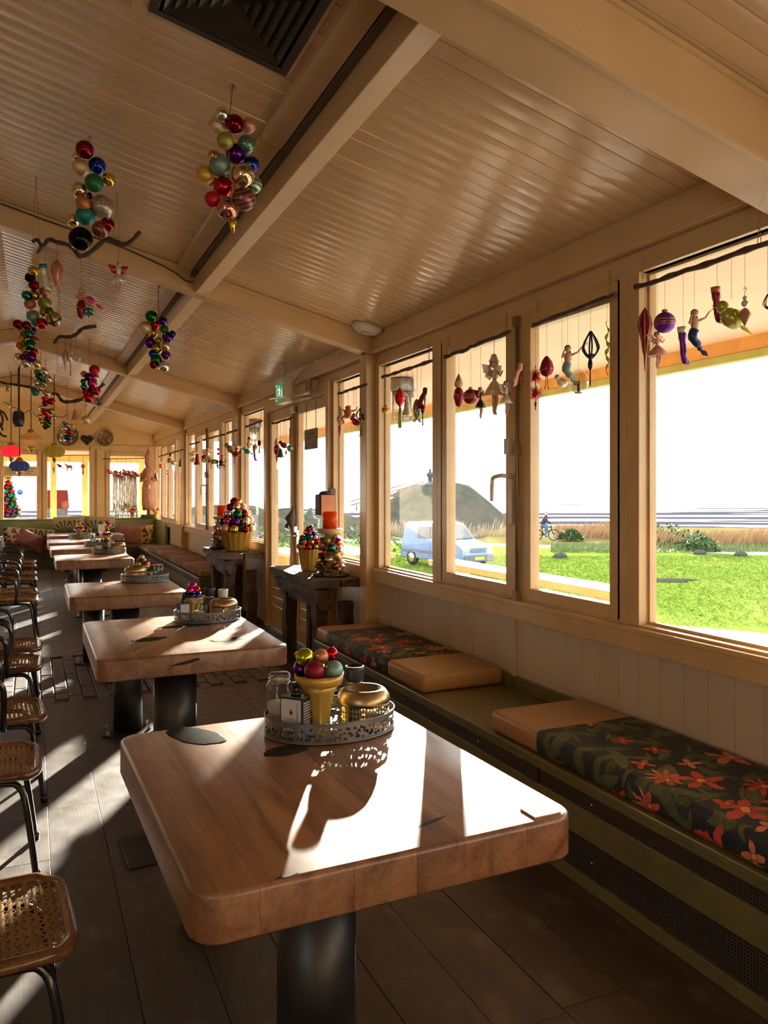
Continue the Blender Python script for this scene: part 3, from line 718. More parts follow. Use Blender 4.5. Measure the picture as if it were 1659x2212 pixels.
bench('window_bench', .3, 6.05, 'olive built-in bench with perforated front under the near windows', bar=(3.02,))
bench('window_bench', 10.9, 17.2, 'olive built-in bench under the windows beyond the glazed door')
# floral cloth: navy ground with leaves and blossoms printed on it
def floral(name, sc=1.0, dull=0.0, ux=(0, 1)):
    m, nt, b = newmat(name, .62)
    x, y, z = coords(nt)
    X0, Y0 = (y, x + z * -1.0)
    def cells(scale, seed, rnd=.85):
        n = nt.nodes.new('ShaderNodeTexVoronoi'); n.voronoi_dimensions = '2D'; n.inputs['Scale'].default_value = 1.0; n.inputs['Randomness'].default_value = rnd
        wx = noise(nt, vec(nt, x, y, z), 14, 2) - .5
        p = vec(nt, X0 * scale + seed + wx * .22, Y0 * scale + seed * 1.7 + wx * .2, 0); nt.links.new(p.k, n.inputs['Vector'])
        s1 = nt.nodes.new('ShaderNodeSeparateXYZ'); s2 = nt.nodes.new('ShaderNodeSeparateXYZ'); s3 = nt.nodes.new('ShaderNodeSeparateColor')
        nt.links.new(p.k, s1.inputs[0]); nt.links.new(n.outputs['Position'], s2.inputs[0]); nt.links.new(n.outputs['Color'], s3.inputs[0])
        lx = X_(nt, s1.outputs[0]) - X_(nt, s2.outputs[0]); ly = X_(nt, s1.outputs[1]) - X_(nt, s2.outputs[1])
        return lx, ly, [X_(nt, o) for o in s3.outputs[:3]]
    col = mixc(noise(nt, vec(nt, x, y, z), 9, 4).ramp((.4, 0), (.6, 1)), (.006, .010, .022), (.013, .020, .022))
    for scale, seed, hw, c1, c2 in ((6.5 * sc, 3.1, .16, (.030, .060, .024), (.075, .11, .040)), (4.2 * sc, 8.7, .15, (.045, .075, .032), (.13, .15, .06)), (8 * sc, 15.3, .09, (.07, .075, .025), (.13, .12, .035))):
        lx, ly, r = cells(scale, seed)
        a = r[0] * 6.283; c, s = a.f('COSINE'), a.f('SINE')
        p, q = lx * c + ly * s, ly * c - lx * s
        k = p / .52
        leaf = (q.f('ABSOLUTE')).lt((1 - k * k) * hw)
        vein = (q.f('ABSOLUTE').lt(.014)).mx(((p * 26 - q.f('ABSOLUTE') * 20).f('SINE')).gt(.86))
        lc = mixc(r[1], c1, c2); lc = mixc(vein * .5, lc, (.14, .15, .06))
        col = mixc(leaf * r[2].gt(.12), col, lc)
    for scale, seed, R, n, keep in ((2.9 * sc, 21.4, .34, 5, .44), (3.4 * sc, 33.9, .32, 9, .56), (4.6 * sc, 47.2, .27, 4, .56)):
        lx, ly, r = cells(scale, seed)
        th = ly.op(lx, 'ARCTAN2') + r[0] * 6.283; rad = (lx * lx + ly * ly).f('SQRT')
        edge = ((th * n).f('COSINE') * .34 + .66 + (th * (n * 5)).f('SINE') * .03) * R
        fl = rad.lt(edge) * r[1].gt(keep)
        base = r[2].ramp((0, (.50, .035, .025)), (.3, (.62, .085, .035)), (.5, (.72, .26, .17)), (.7, (.58, .05, .06)), (.88, (.72, .36, .10)))
        shade = mixc((rad / R).ramp((0, .75), (.35, .1), (.8, 0), (1, .45)), base, (.20, .012, .03)); shade = mixc(((th * (n * 5)).f('SINE') * .5 + .5) * (rad / R).ramp((.1, .5), (.8, .12)), shade, (.30, .02, .02)); shade = mixc(((th * n).f('COSINE')).lt(-.55) * .45, shade, (.12, .008, .02))
        shade = mixc(rad.lt(R * .16), shade, (.75, .42, .10))
        col = mixc(fl, col, shade)
    if dull: col = mixc(noise(nt, vec(nt, x, y, z), 3) * 0 + dull, col, (.10, .07, .045))
    setc(nt, b, col); bump(nt, b, noise(nt, vec(nt, x, y, z), 300, 2), .12, .002)
    b.inputs['Sheen Weight'].default_value = .0
    return m
FLORAL = floral('tropical flower cloth', 1.15)
TAN = M('tan vinyl', (.40, .235, .105), .42, 0, .06, 5, .08, 120)
def cushion(y0, y1, f0, f1, label, x0=2.095, x1=2.655, h=.105, mats=None, group='seat cushions on the near bench'):
    fm, tm = mats or (FLORAL, TAN)
    T = thing('seat_cushion', label, 'cushion', ((x0 + x1) / 2, (y0 + y1) / 2, .4515), rs.uniform(-.008, .008), group)
    link('foam_body', soft_box(x1 - x0, y1 - y0, h, .026), tm, T, bevel=0)
    link('flower_cover', soft_box(x1 - x0 + .008, f1 - f0, h + .006, .028), fm, T, (0, (f0 + f1) / 2 - (y0 + y1) / 2, -.0005))
    return T
cushion(1.2, 3.38, 1.3, 3.0, 'long near bench cushion with bold flower cover and tan end')
cushion(4.14, 6.02, 4.62, 5.78, 'bench cushion by the far post, flower cover between tan ends')
STRIPEF = M('faded striped cloth', (.16, .085, .06), .8, 0, .55, 16)
TAN2 = M('tan piped edge', (.33, .20, .095), .6, 0, .1, 8)
for a, b, l in ((10.95, 12.1, 'worn striped cushion next to the far console'), (12.2, 13.4, 'second worn striped cushion past the far console'), (13.5, 14.7, 'third worn striped cushion past the far console'), (14.8, 16.4, 'last worn striped cushion before the corner bench')):
    cushion(a, b, a + .08, b - .08, l, 2.11, 2.64, .10, (STRIPEF, TAN2), 'striped cushions on the far bench')
# corner bench round the end of the room
T = thing('corner_bench', 'sage green high-backed bench round the far end of the room', 'bench', (.3, 18.5, 0))
MB().box(-2.2, 2.35, -.35, .35, .40, .45).box(1.79, 2.35, -1.3, -.35, .40, .45).build('seat_board', OLIVE, T, bevel=.006)
MB().box(-2.2, 1.79, -.35, -.32, 0, .40).box(1.77, 1.80, -1.3, -.33, 0, .40).build('front_panel', M('dark bench front', (.045, .042, .034), .55), T)
MB().box(-2.2, 2.36, .40, .52, .40, 1.0).build('back_panel', SAGE, T, bevel=.01)
MB().box(2.28, 2.345, -1.28, .40, .40, .95).build('side_panel', SAGE, T, bevel=.01)
MB().box(-2.2, 2.36, .38, .60, 1.0, 1.03).build('top_ledge', SAGE, T, bevel=.006)
MB().box(-1.15, -1.0, -1.6, .4, .40, 1.0).build('left_return', SAGE, T, bevel=.01)
o = MB().box(-.8, .2, 0, .8, 0, .10).build('seat_pad', STRIPEF, None, (.0, 18.15, .452), bevel=.02); tag(o, 'dark seat pad on the end bench, left of the tables', 'cushion')
# end bench pillows
def spots(name, base, ink, sc):
    m, nt, b = newmat(name, .8); x, y, z = coords(nt); v = vec(nt, x, y, z)
    n = nt.nodes.new('ShaderNodeTexVoronoi'); n.feature = 'F1'; n.inputs['Scale'].default_value = sc; nt.links.new((vec(nt, x + noise(nt, v, 18) * .04, y, z)).k, n.inputs['Vector'])
    d = X_(nt, n.outputs['Distance']); k = d.gt(.22) * d.lt(.50) * noise(nt, v, 22, 2).gt(.42)
    setc(nt, b, mixc(k, mixc(d.lt(.22), base, tint(base, .55)), ink)); return m
LEOP = spots('leopard cloth', (.50, .36, .22), (.020, .012, .008), 13)
MAUVE = M('mauve velvet', (.26, .105, .10), .8, 0, .25, 9, .5, 26)
def palmcloth(name):
    m, nt, b = newmat(name, .8); x, y, z = coords(nt)
    th = (y + .2).op(x.f('ABSOLUTE') - .10, 'ARCTAN2'); rad = ((y + .2) * (y + .2) + (x.f('ABSOLUTE') - .10) * (x.f('ABSOLUTE') - .10)).f('SQRT')
    k = ((th * 17).f('SINE').gt(.05)) * rad.gt(.05) * rad.lt(.27)
    setc(nt, b, mixc(k, (.34, .26, .12), (.045, .065, .030))); return m
PALMC = palmcloth('palm leaf cloth')
def pillow(px, py, wpx, hpx, Y, mat, label, tilt=0, yaw=0):
    p = on_y(px, py, Y); k = depth(p) / FPX
    o = pillow_mb(wpx * k, hpx * k, .17).build('pillow', mat, None, p); o.rotation_euler = (math.radians(78), tilt, yaw)
    return tag(o, label, 'pillow', 'loose pillows on the end bench')
pillow(29, 1158, 44, 40, 17.8, LEOP, 'leopard print pillow on the left of the end bench', .05, .5)
pillow(68, 1168, 62, 36, 17.4, MAUVE, 'mauve velvet pillow leaning in front of the left leopard pillow', .45, .2)
pillow(88, 1152, 58, 20, 18.55, PALMC, 'low buff pillow behind the left mauve pillow', .1, 0)
pillow(150, 1132, 64, 34, 18.6, PALMC, 'palm leaf pillow, left of the pair behind the far table', -.04, 0)
pillow(216, 1132, 64, 34, 18.6, PALMC, 'palm leaf pillow, right of the pair behind the far table', .05, 0)
pillow(278, 1155, 52, 44, 18.3, MAUVE, 'mauve velvet pillow on the right of the end bench', .04, -.15)
pillow(316, 1156, 30, 46, 18.5, LEOP, 'leopard print pillow in the right corner of the end bench', 0, -.35)

# ---------------------------------------------------------------- rustic console tables by the door
OLDW = wood('weathered timber', (.024, .012, .006), (.085, .046, .024), .75, 1, .8, .9, .2, wear=(.10, .065, .042))
def console(loc, L, d, label, seed):
    T = thing('rustic_console', label, 'console table', loc); rs = random.Random(seed)
    for i, (a, b) in enumerate(((0, .47), (.5, 1.0))):
        for j, (p, q) in enumerate(((0, .52), (.53, 1.0))):
            y0, y1 = -L / 2 + L * p, -L / 2 + L * q
            m = MB(); rough_box(m, a * d - (.03 if j == 0 and i == 0 else 0), b * d, y0 + rs.uniform(0, .015), y1 - rs.uniform(0, .015), .82, .89 + rs.uniform(-.004, .002), (3, 7, 2), .007, seed * 10 + i * 2 + j); m.build('top_plank', OLDW, T, fix=True)
    m = MB(); rough_box(m, .02, .10, -L / 2 + .02, L / 2 - .12, .70, .80, (2, 9, 2), .008, seed + 50); m.build('front_rail', OLDW, T, fix=True)
    m = MB(); rough_box(m, .08, .17, -L / 2 + .1, L / 2 - .08, .62, .82, (2, 9, 3), .010, seed + 60); m.build('apron', OLDW, T, fix=True)
    for k, (x, y) in enumerate(((.12, -L / 2 + .25), (.12, L / 2 - .3), (d - .1, -L / 2 + .25), (d - .1, L / 2 - .3))):
        m = MB(); rough_box(m, x - .055, x + .055, y - .06, y + .06, 0, .66, (2, 2, 6), .010, seed + 70 + k); m.build('leg', OLDW, T, fix=True)
    m = MB(); m.tube(smooth_path([(.1, -L / 2 + .5, .70), (.12, -L / 2 + .4, .5), (.1, -L / 2 + .31, .38)], 3), [.03] * 6 + [.02], 7); m.build('knee_brace', OLDW, T)
    return T
console((2.19, 7.02, 0), 1.44, .46, 'rustic timber console right of the door, holding the orange candle stand', 1)
console((2.10, 10.05, 0), 1.30, .50, 'rustic timber console left of the door, holding the gold basket', 2)
# ---------------------------------------------------------------- baubles
BC = dict(red=(.55, .012, .02), wine=(.22, .006, .02), gold=(.66, .42, .07), champ=(.70, .52, .30), silver=(.70, .68, .62), green=(.015, .16, .05), teal=(.02, .24, .24), sage=(.20, .32, .26),
          blue=(.015, .05, .40), navy=(.02, .035, .13), purple=(.13, .012, .25), pink=(.60, .02, .22), copper=(.50, .19, .08), rose=(.56, .25, .20), olive=(.34, .33, .06), lime=(.42, .45, .03), black=(.012, .010, .010), white=(.75, .70, .60), orange=(.62, .20, .03))
def bauble_mat(k):
    n = 'bauble ' + k
    if n in MATS: return MATS[n]
    if k in ('stripe', 'blacknet', 'tealnet', 'greenwhite', 'silverspeck'):
        m, nt, b = newmat(n, .3, .6); x, y, z = coords(nt)
        if k == 'stripe': c = (z * 2.6 + x * .6 + .5).f('FRACT').ramp((0, (.02, .03, .12)), (.2, (.30, .02, .03)), (.4, (.45, .30, .05)), (.6, (.03, .10, .08)), (.8, (.25, .04, .10)))
        elif k == 'blacknet':
            th = y.op(x, 'ARCTAN2'); c = mixc(((th * 2.0).f('SINE').f('ABSOLUTE').lt(.22)).mx(z.f('ABSOLUTE').lt(.10)), (.45, .34, .16), (.01, .01, .01))
        elif k == 'tealnet':
            th = y.op(x, 'ARCTAN2'); c = mixc((th * 6).f('SINE').f('ABSOLUTE').lt(.3).mx((z * 12).f('SINE').f('ABSOLUTE').lt(.3)), (.03, .18, .20), (.40, .33, .08))
        elif k == 'greenwhite': c = mixc((z * 12).f('SINE').gt(0), (.10, .28, .12), (.6, .58, .48))
        else: c = mixc(noise(nt, vec(nt, x, y, z), 16, 4).ramp((.46, 0), (.54, 1)), (.16, .13, .12), (.62, .56, .46))
        setc(nt, b, c); MATS[n] = m; return m
    matte = k.endswith('_m'); c = BC[k[:-2] if matte else k]
    m = M(n, c, .42 if matte else .09, .55 if matte else .9, .06, 2, .12 if matte else 0, 140); return m
BMESH = {}
def bauble(parent, c, r, k, name='bauble', rot=None):
    if k not in BMESH:
        mb = MB(); mb.ball((0, 0, 0), 1, 20, 12); mb.cur = 1; mb.lathe([(.20, .96), (.20, 1.12), (.12, 1.14), (.0, 1.14)], 8)
        me = mb.mesh(name); me.materials.append(bauble_mat(k)); me.materials.append(GOLDM); BMESH[k] = me
    o = bpy.data.objects.new(name, BMESH[k]); COL.objects.link(o); o.parent = parent; o.location = c; o.scale = (r, r, r)
    o.rotation_euler = rot or (random.uniform(-1.2, 1.2), random.uniform(-1.2, 1.2), random.uniform(0, 6)); return o
def cluster(d, balls, label, hook=None, extra=None):
    """a hanging bunch of baubles wired together: measured centres and radii at distance d"""
    xs = [b[0] for b in balls]; top = min(balls, key=lambda b: b[1])
    base = on_d(sum(xs) / len(xs), top[1] - top[2] * .4, d)
    base = on_d(base and sum(xs) / len(xs), top[1], d)
    T = thing('bauble_cluster', label, 'bauble cluster', base, 0, 'bauble bunches hung from the ceiling')
    rs = random.Random(len(balls) + int(base.x * 100))
    for i, (px, py, r, k) in enumerate(balls):
        dd = d + (-.045, .03, -.01, .05)[i % 4] * (1 if d > 5 else .8)
        if i >= len(balls) - 3: dd = d - .04
        p = on_d(px, py, dd); bauble(T, p - base, r * dd / FPX * 1.02, k)
    lo = max(balls, key=lambda b: b[1]); pl = on_d(lo[0], lo[1], d + .01) - base
    zc = ceil_z(base.x) - base.z
    if hook: hp = on_ceil(*hook) - base
    else: hp = Vector((0, 0, zc))
    MB().tube([hp, (0, 0, 0), pl * .5 + Vector((0, 0, 0)), pl], .0025, 6).build('hanging_wire', CHAINM, T)
    m = MB(); m.tube([hp + Vector((.012 * math.cos(a), 0, -.015 + .012 * math.sin(a))) for a in [i * .5 for i in range(-2, 9)]] , .002, 5); m.build('hook', CHAINM, T)
    if extra:
        px, py, h = extra; p = on_d(px, py, d - .03) - base; k = d / FPX
        MB().lathe([(0, -h * k), (.006, -h * k * .8), (.014, -h * k * .2), (.018, h * k * .25), (.014, h * k * .7), (.004, h * k)], 14, wob=lambda a, i: 1 + .16 * math.sin(a * 6 + i * 1.5)).build('cone_bauble', bauble_mat('gold'), T, p)
    return T
A = [(480, 247, 16, 'silver'), (471, 273, 19, 'champ_m'), (507, 268, 20, 'wine'), (537, 271, 16, 'rose_m'), (487, 304, 18, 'olive_m'), (532, 312, 19, 'tealnet'), (462, 337, 13, 'gold'), (510, 333, 22, 'purple'), (475, 357, 23, 'sage_m'), (543, 355, 17, 'blue'), (443, 378, 19, 'gold_m'), (458, 392, 12, 'champ'), (525, 378, 25, 'champ'), (548, 400, 18, 'greenwhite'), (482, 404, 21, 'red'), (459, 431, 17, 'red_m'), (527, 430, 25, 'stripe'), (491, 451, 24, 'rose')]
cluster(3.4, A, 'large bauble bunch ending in a gold cone, nearest the air vent', (503, 182), (503, 487, 18))
B = [(183, 323, 19, 'wine'), (166, 338, 9, 'champ'), (174, 363, 18, 'champ_m'), (210, 358, 18, 'blue'), (203, 395, 19, 'green_m'), (235, 388, 14, 'gold'), (172, 411, 17, 'champ'), (190, 425, 10, 'purple'), (180, 440, 16, 'copper_m'), (221, 447, 25, 'silverspeck'), (184, 466, 20, 'teal_m'), (158, 476, 14, 'champ'), (232, 485, 15, 'wine'), (218, 496, 18, 'stripe'), (174, 516, 25, 'black')]
cluster(4.2, B, 'bauble bunch with a big black ball at its foot, before the upper driftwood', (193, 294))
C_ = [(327, 684, 13, 'green'), (352, 694, 10, 'purple'), (313, 708, 14, 'champ_m'), (335, 701, 11, 'red'), (355, 711, 9, 'green_m'), (331, 719, 10, 'gold'), (362, 729, 12, 'purple'), (324, 740, 12, 'purple'), (372, 722, 8, 'navy'), (343, 736, 8, 'lime'), (357, 747, 10, 'champ'), (339, 753, 12, 'gold'), (330, 764, 9, 'blue'), (358, 767, 10, 'purple'), (337, 777, 12, 'green'), (332, 788, 9, 'wine'), (354, 791, 12, 'silver')]
cluster(6.6, C_, 'bauble bunch hanging just beside the purlin beyond the second crossbeam')
D_ = [(72, 585, 11, 'gold'), (65, 600, 11, 'black'), (73, 616, 11, 'wine'), (97, 630, 11, 'copper_m'), (57, 638, 10, 'teal'), (74, 638, 11, 'gold'), (65, 657, 12, 'copper_m'), (97, 655, 14, 'olive_m'), (71, 683, 13, 'sage_m'), (94, 675, 9, 'gold'), (106, 672, 9, 'green_m'), (90, 699, 12, 'red'), (77, 697, 9, 'teal'), (116, 690, 16, 'blacknet')]
cluster(6.9, D_, 'bauble bunch behind the upper branch with a black netted ball at its foot')
E_ = [(38, 700, 10, 'wine'), (57, 703, 10, 'wine'), (45, 716, 7, 'gold'), (70, 715, 9, 'purple'), (61, 721, 10, 'green'), (49, 732, 10, 'gold'), (74, 735, 9, 'stripe'), (44, 747, 9, 'orange'), (63, 745, 11, 'green'), (54, 757, 9, 'gold'), (74, 760, 8, 'red'), (40, 770, 8, 'silver'), (66, 771, 12, 'purple'), (50, 772, 8, 'wine'), (56, 785, 10, 'silver'), (79, 786, 9, 'champ')]
cluster(8.4, E_, 'leftmost bauble bunch, two wine red balls at its top')
F_ = [(95, 802, 8, 'silver'), (81, 805, 8, 'sage'), (84, 813, 8, 'green'), (103, 818, 9, 'champ'), (78, 827, 7, 'silver'), (93, 828, 9, 'sage'), (86, 838, 8, 'champ'), (76, 847, 9, 'teal_m'), (100, 850, 8, 'champ')]
cluster(10, F_, 'pale green and champagne bauble bunch with a teal ball at its foot')
G_ = [(204, 799, 11, 'red_m'), (181, 808, 7, 'gold'), (191, 814, 9, 'purple'), (206, 816, 8, 'champ'), (180, 824, 6, 'green'), (199, 828, 10, 'pink'), (181, 836, 7, 'teal'), (198, 845, 10, 'wine'), (208, 845, 9, 'red'), (184, 848, 7, 'red'), (191, 859, 11, 'red')]
cluster(9.4, G_, 'red and pink bauble bunch beside the lowest driftwood branch')
H_ = [(97, 861, 7, 'red'), (111, 867, 8, 'red'), (98, 871, 7, 'wine'), (91, 880, 7, 'silver'), (97, 890, 8, 'red'), (110, 888, 7, 'olive'), (86, 900, 6, 'champ'), (103, 905, 8, 'wine'), (90, 910, 6, 'gold'), (103, 917, 8, 'green'), (98, 922, 6, 'wine')]
cluster(11.5, H_, 'small red and silver bauble bunch above the brown lantern')
I_ = [(140, 925, 6, 'silver'), (150, 932, 7, 'red'), (138, 938, 6, 'champ'), (147, 945, 7, 'blue'), (136, 950, 6, 'white'), (156, 920, 5, 'gold')]
cluster(13.2, I_, 'small bauble bunch with one blue ball in front of the left wall plate')

# ---------------------------------------------------------------- driftwood branches with their hangings
def hang(mb, p, q, r=.0014): mb.tube([p, q], r, 5)
def branch(d, pts, r, label, ups):
    P = [on_d(x, y, d) for x, y in pts]; b = P[len(P) // 2]
    T = thing('driftwood_branch', label, 'branch', b, 0, 'driftwood branches hung on chains')
    sp_ = smooth_path([p - b for p in P], 4); n = len(sp_)
    MB().tube(sp_, [r * (1.0 - .35 * abs(i / n - .6) + .12 * math.sin(i * 1.9)) for i in range(n)], 8).build('stem', TWIG, T)
    m = MB()
    for x, y in ups:
        p = on_d(x, y, d) - b
        for s in (-.02, .02): m.tube([(p.x + s, p.y, p.z - .01), (p.x, p.y, ceil_z(b.x + p.x) - b.z)], .0016, 5)
    m.build('chain', CHAINM, T)
    return T
br = branch(4.9, [(70, 523), (80, 518), (92, 531), (106, 517), (120, 522), (150, 530), (165, 545), (173, 553), (195, 545), (230, 517), (250, 523), (270, 528), (285, 520), (303, 500)], .015, 'upper driftwood branch carrying shells and a white bird', [(78, 520), (252, 524)])
MB().tube([on_d(92, 531, 4.9) - br.location, on_d(80, 547, 4.9) - br.location], [.012, .006], 7).build('side_twig', TWIG, br)
branch(7.4, [(117, 742), (128, 728), (150, 728), (165, 722), (180, 709), (207, 705)], .019, 'middle driftwood branch hung with glass drops', [(127, 728), (195, 707)])
branch(9.9, [(112, 850), (124, 852), (134, 866), (150, 868), (178, 862), (205, 845), (225, 829)], .022, 'lowest driftwood branch above the wall plates', [(124, 852), (215, 840)])
branch(12.4, [(-14, 820), (10, 828), (40, 832), (72, 838), (108, 848)], .022, 'thin far branch at the left with a stuffed grey fish', [(20, 828), (90, 843)])

# ---------------------------------------------------------------- generic small ornaments
def mo(c, rough=.25, metal=.4):
    if c.endswith('_m'): c, rough, metal = c[:-2], .6, .1
    return M('orn %s %.2f' % (c, rough), BC[c], rough, metal, .15, 30)
SKIN = M('figure skin', (.55, .32, .20), .5); HAIRB = M('figure hair', (.12, .06, .03), .6)
CLEAR = pane_mat('clear blown glass', (.84, .88, .86), 2.6, .02)
def orn(kind, px, ytop, ybot, X, label, c='red', c2='gold', wpx=None, ystr=None, cat='ornament', at=None, group='ornaments strung in the windows'):
    """one hung ornament. Its height comes from the measured top and foot, at the plane X (the window) or distance at."""
    yb = ybot
    base = on_x(px, ybot, X) if at is None else on_d(px, ybot, at)
    k = depth(base) / FPX; h = (ybot - ytop) * k; w = (wpx or (ybot - ytop) * .5) * k; r = w / 2
    T = thing({'ball': 'glass_ball', 'fairy': 'fairy_figure', 'shoe': 'shoe_ornament', 'stocking': 'boot_ornament', 'bird': 'bird_ornament', 'mermaid': 'mermaid_figure', 'feather': 'feather_drop', 'bell': 'bell_ornament', 'finial': 'drop_ornament', 'tear': 'openwork_drop', 'icicle': 'glass_icicle', 'crystal': 'crystal_drop', 'thistle': 'thistle_ornament', 'terrarium': 'glass_globe', 'frog': 'frog_figure', 'elf': 'elf_figure', 'tassel': 'tassel_ornament', 'fish': 'fish_ornament', 'horse': 'horse_ornament'}[kind], label, cat, base, 0, group)
    C1, C2 = mo(c), mo(c2)
    zt = h
    def part(n, mb, m, **kw): return mb.build(n, m, T, **kw)
    if kind == 'ball':
        part('globe', MB().ball((0, 0, r), r, 22, 14), C1)
        part('cap', MB().lathe([(r * .28, r * 1.94), (r * .28, r * 2.2), (r * .16, r * 2.24), (0, r * 2.24)], 12), C2)
        m = MB()
        for q in (.75, 1.0, 1.25): m.lathe([(r * math.sqrt(max(.01, 1 - (q - 1) ** 2)) * 1.012, r * q - .002), (r * math.sqrt(max(.01, 1 - (q - 1) ** 2)) * 1.012, r * q + .002)], 22)
        part('band', m, C2); zt = r * 2.24
    elif kind == 'finial':
        part('body', MB().lathe([(0, 0), (.06 * r, .04 * h), (.22 * r, .3 * h), (.5 * r, .5 * h), (r, .74 * h), (.8 * r, .86 * h), (.35 * r, .95 * h), (.1 * r, h), (0, h)], 16), C1)
        m = MB()
        for i in range(8):
            a = i * math.pi / 4; m.tube([(q * r * 1.05 * math.cos(a), q * r * 1.05 * math.sin(a), z * h) for q, z in ((.24, .3), (.52, .5), (1, .74), (.8, .86), (.3, .96))], r * .07, 5)
        part('rib', m, C2)
    elif kind == 'fairy':
        part('skirt', MB().lathe([(r * .95, .34 * h), (r * .7, .46 * h), (r * .28, .6 * h), (.05 * r, .62 * h)], 18, wob=lambda a, i: 1 + .14 * math.sin(a * 7) * (i < 2)), C1)
        part('torso', MB().lathe([(r * .24, .56 * h), (r * .2, .64 * h), (r * .3, .75 * h), (r * .24, .8 * h), (r * .09, .83 * h), (0, .835 * h)], 12, sy=.7), C1)
        part('head', MB().ball((0, 0, .91 * h), .075 * h, 12, 9), SKIN); part('hair', MB().ball((0, .02 * h, .925 * h), .078 * h, 12, 8), HAIRB)
        for s in (-1, 1):
            part('leg', MB().tube([(s * r * .15, 0, .5 * h), (s * r * .17, -.01, .25 * h), (s * r * .1, 0, .06 * h), (s * r * .1, -.035 * h, .0)], [.035 * h, .03 * h, .02 * h, .016 * h], 8), SKIN)
            part('arm', MB().tube([(s * r * .26, 0, .78 * h), (s * r * .55, -.03 * h, .70 * h), (s * r * .75, -.05 * h, .8 * h)], [.022 * h, .02 * h, .014 * h], 7), SKIN)
            m = MB()
            for q, l in ((.35, 1.0), (-.1, .7)): m.blade((s * r * .1, .05 * h, .74 * h), (s * r * (1.1 * l), .09 * h, .74 * h + q * .5 * h), .2 * h, (0, 1, 0))
            part('wing', m, C2)
    elif kind == 'mermaid':
        part('tail', MB().tube(smooth_path([(0, 0, .5 * h), (-.15 * r, 0, .34 * h), (.35 * r, 0, .2 * h), (.6 * r, 0, .08 * h)], 4), [.10 * h] * 5 + [.08 * h] * 4 + [.05 * h] * 3 + [.02 * h], 10), C1)
        part('fin', MB().blade((.55 * r, 0, .1 * h), (1.15 * r, .02, .2 * h), .14 * h, (0, 1, 0)).blade((.55 * r, 0, .1 * h), (1.0 * r, -.02, -.04 * h), .14 * h, (0, 1, 0)), C1)
        part('torso', MB().lathe([(.1 * h, .46 * h), (.075 * h, .56 * h), (.10 * h, .68 * h), (.07 * h, .74 * h), (.03 * h, .77 * h), (0, .775 * h)], 12, sy=.75), SKIN)
        part('head', MB().ball((0, 0, .85 * h), .075 * h, 12, 9), SKIN); part('hair', MB().ball((.02 * h, .02 * h, .87 * h), .082 * h, 12, 8).tube([(.03 * h, .04 * h, .86 * h), (.10 * h, .05 * h, .7 * h), (.12 * h, .04 * h, .58 * h)], [.06 * h, .05 * h, .02 * h], 8), HAIRB)
        part('arm', MB().tube([(.09 * h, 0, .7 * h), (.28 * h, -.03 * h, .78 * h), (.4 * h, -.02 * h, .92 * h)], [.03 * h, .024 * h, .018 * h], 7), SKIN)
        part('arm', MB().tube([(-.09 * h, 0, .7 * h), (-.2 * h, -.06 * h, .62 * h), (-.16 * h, -.09 * h, .8 * h)], [.03 * h, .024 * h, .018 * h], 7), SKIN)
        m = MB().tube([(.4 * h, -.02 * h, .92 * h), (.52 * h, -.02 * h, 1.0 * h)], .01 * h, 6)
        for i in range(5): m.blade((.55 * h, -.02 * h, 1.02 * h), (.55 * h + .1 * h * math.cos(i * 1.257), -.02 * h, 1.02 * h + .1 * h * math.sin(i * 1.257)), .05 * h, (0, 1, 0))
        part('wand', m, C2)
    elif kind in ('shoe',):
        part('sole', MB().tube(smooth_path([(-.75 * r, 0, .02 * h), (-.35 * r, 0, .05 * h), (.0, 0, .3 * h), (.35 * r, 0, .62 * h), (.62 * r, 0, .68 * h)], 4), [.1 * h] * 6 + [.075 * h] * 6 + [.09 * h] * 5, 8), C1)
        part('heel', MB().tube([(.6 * r, 0, .62 * h), (.62 * r, 0, .0)], [.07 * h, .022 * h], 8), C2)
        part('upper', MB().tube(smooth_path([(.66 * r, 0, .95 * h), (.6 * r, 0, .7 * h), (.1 * r, 0, .52 * h), (-.35 * r, 0, .22 * h), (-.75 * r, 0, .1 * h)], 4), [.05 * h] + [.11 * h] * 5 + [.09 * h] * 7 + [.12 * h] * 3 + [.05 * h], 10), C1)
    elif kind == 'stocking':
        part('shaft', MB().tube(smooth_path([(-.25 * r, 0, h), (-.15 * r, 0, .72 * h), (.0, 0, .42 * h), (.1 * r, 0, .2 * h), (.45 * r, 0, .09 * h), (.9 * r, 0, .10 * h)], 4), [.5 * r] * 5 + [.40 * r] * 6 + [.36 * r] * 5 + [.28 * r] * 4 + [.1 * r], 12), C1)
        part('cuff', MB().tube([(-.28 * r, 0, 1.02 * h), (-.22 * r, 0, .86 * h)], [.56 * r, .54 * r], 14), C2)
        part('toe', MB().ball((.78 * r, 0, .11 * h), .24 * r, 10, 8), C2)
    elif kind == 'bird':
        part('body', MB().ball((0, 0, .45 * h), .3 * h, 14, 10, (1.25, .8, .9), Matrix.Rotation(.5, 3, 'Y')), C1); part('head', MB().ball((-.34 * h, 0, .74 * h), .17 * h, 12, 8), C1)
        part('beak', MB().lathe([(.05 * h, 0), (0, .16 * h)], 8), C2, loc=(-.48 * h, 0, .72 * h), rot=(0, -1.7, 0))
        m = MB()
        for i in range(5): m.blade((.25 * h, 0, .35 * h), (.7 * h, (i - 2) * .06 * h, .1 * h + (i - 2) * .04 * h), .12 * h, (0, 1, 0))
        part('tail', m, C2)
        for s in (-1, 1): part('wing', MB().ball((.05 * h, s * .22 * h, .48 * h), .2 * h, 10, 7, (1.3, .3, .7), Matrix.Rotation(.6, 3, 'Y')), C2)
    elif kind == 'feather':
        rs = random.Random(int(px)); part('stem', MB().tube([(0, 0, 0), (0, 0, h)], r * .05, 6), C2)
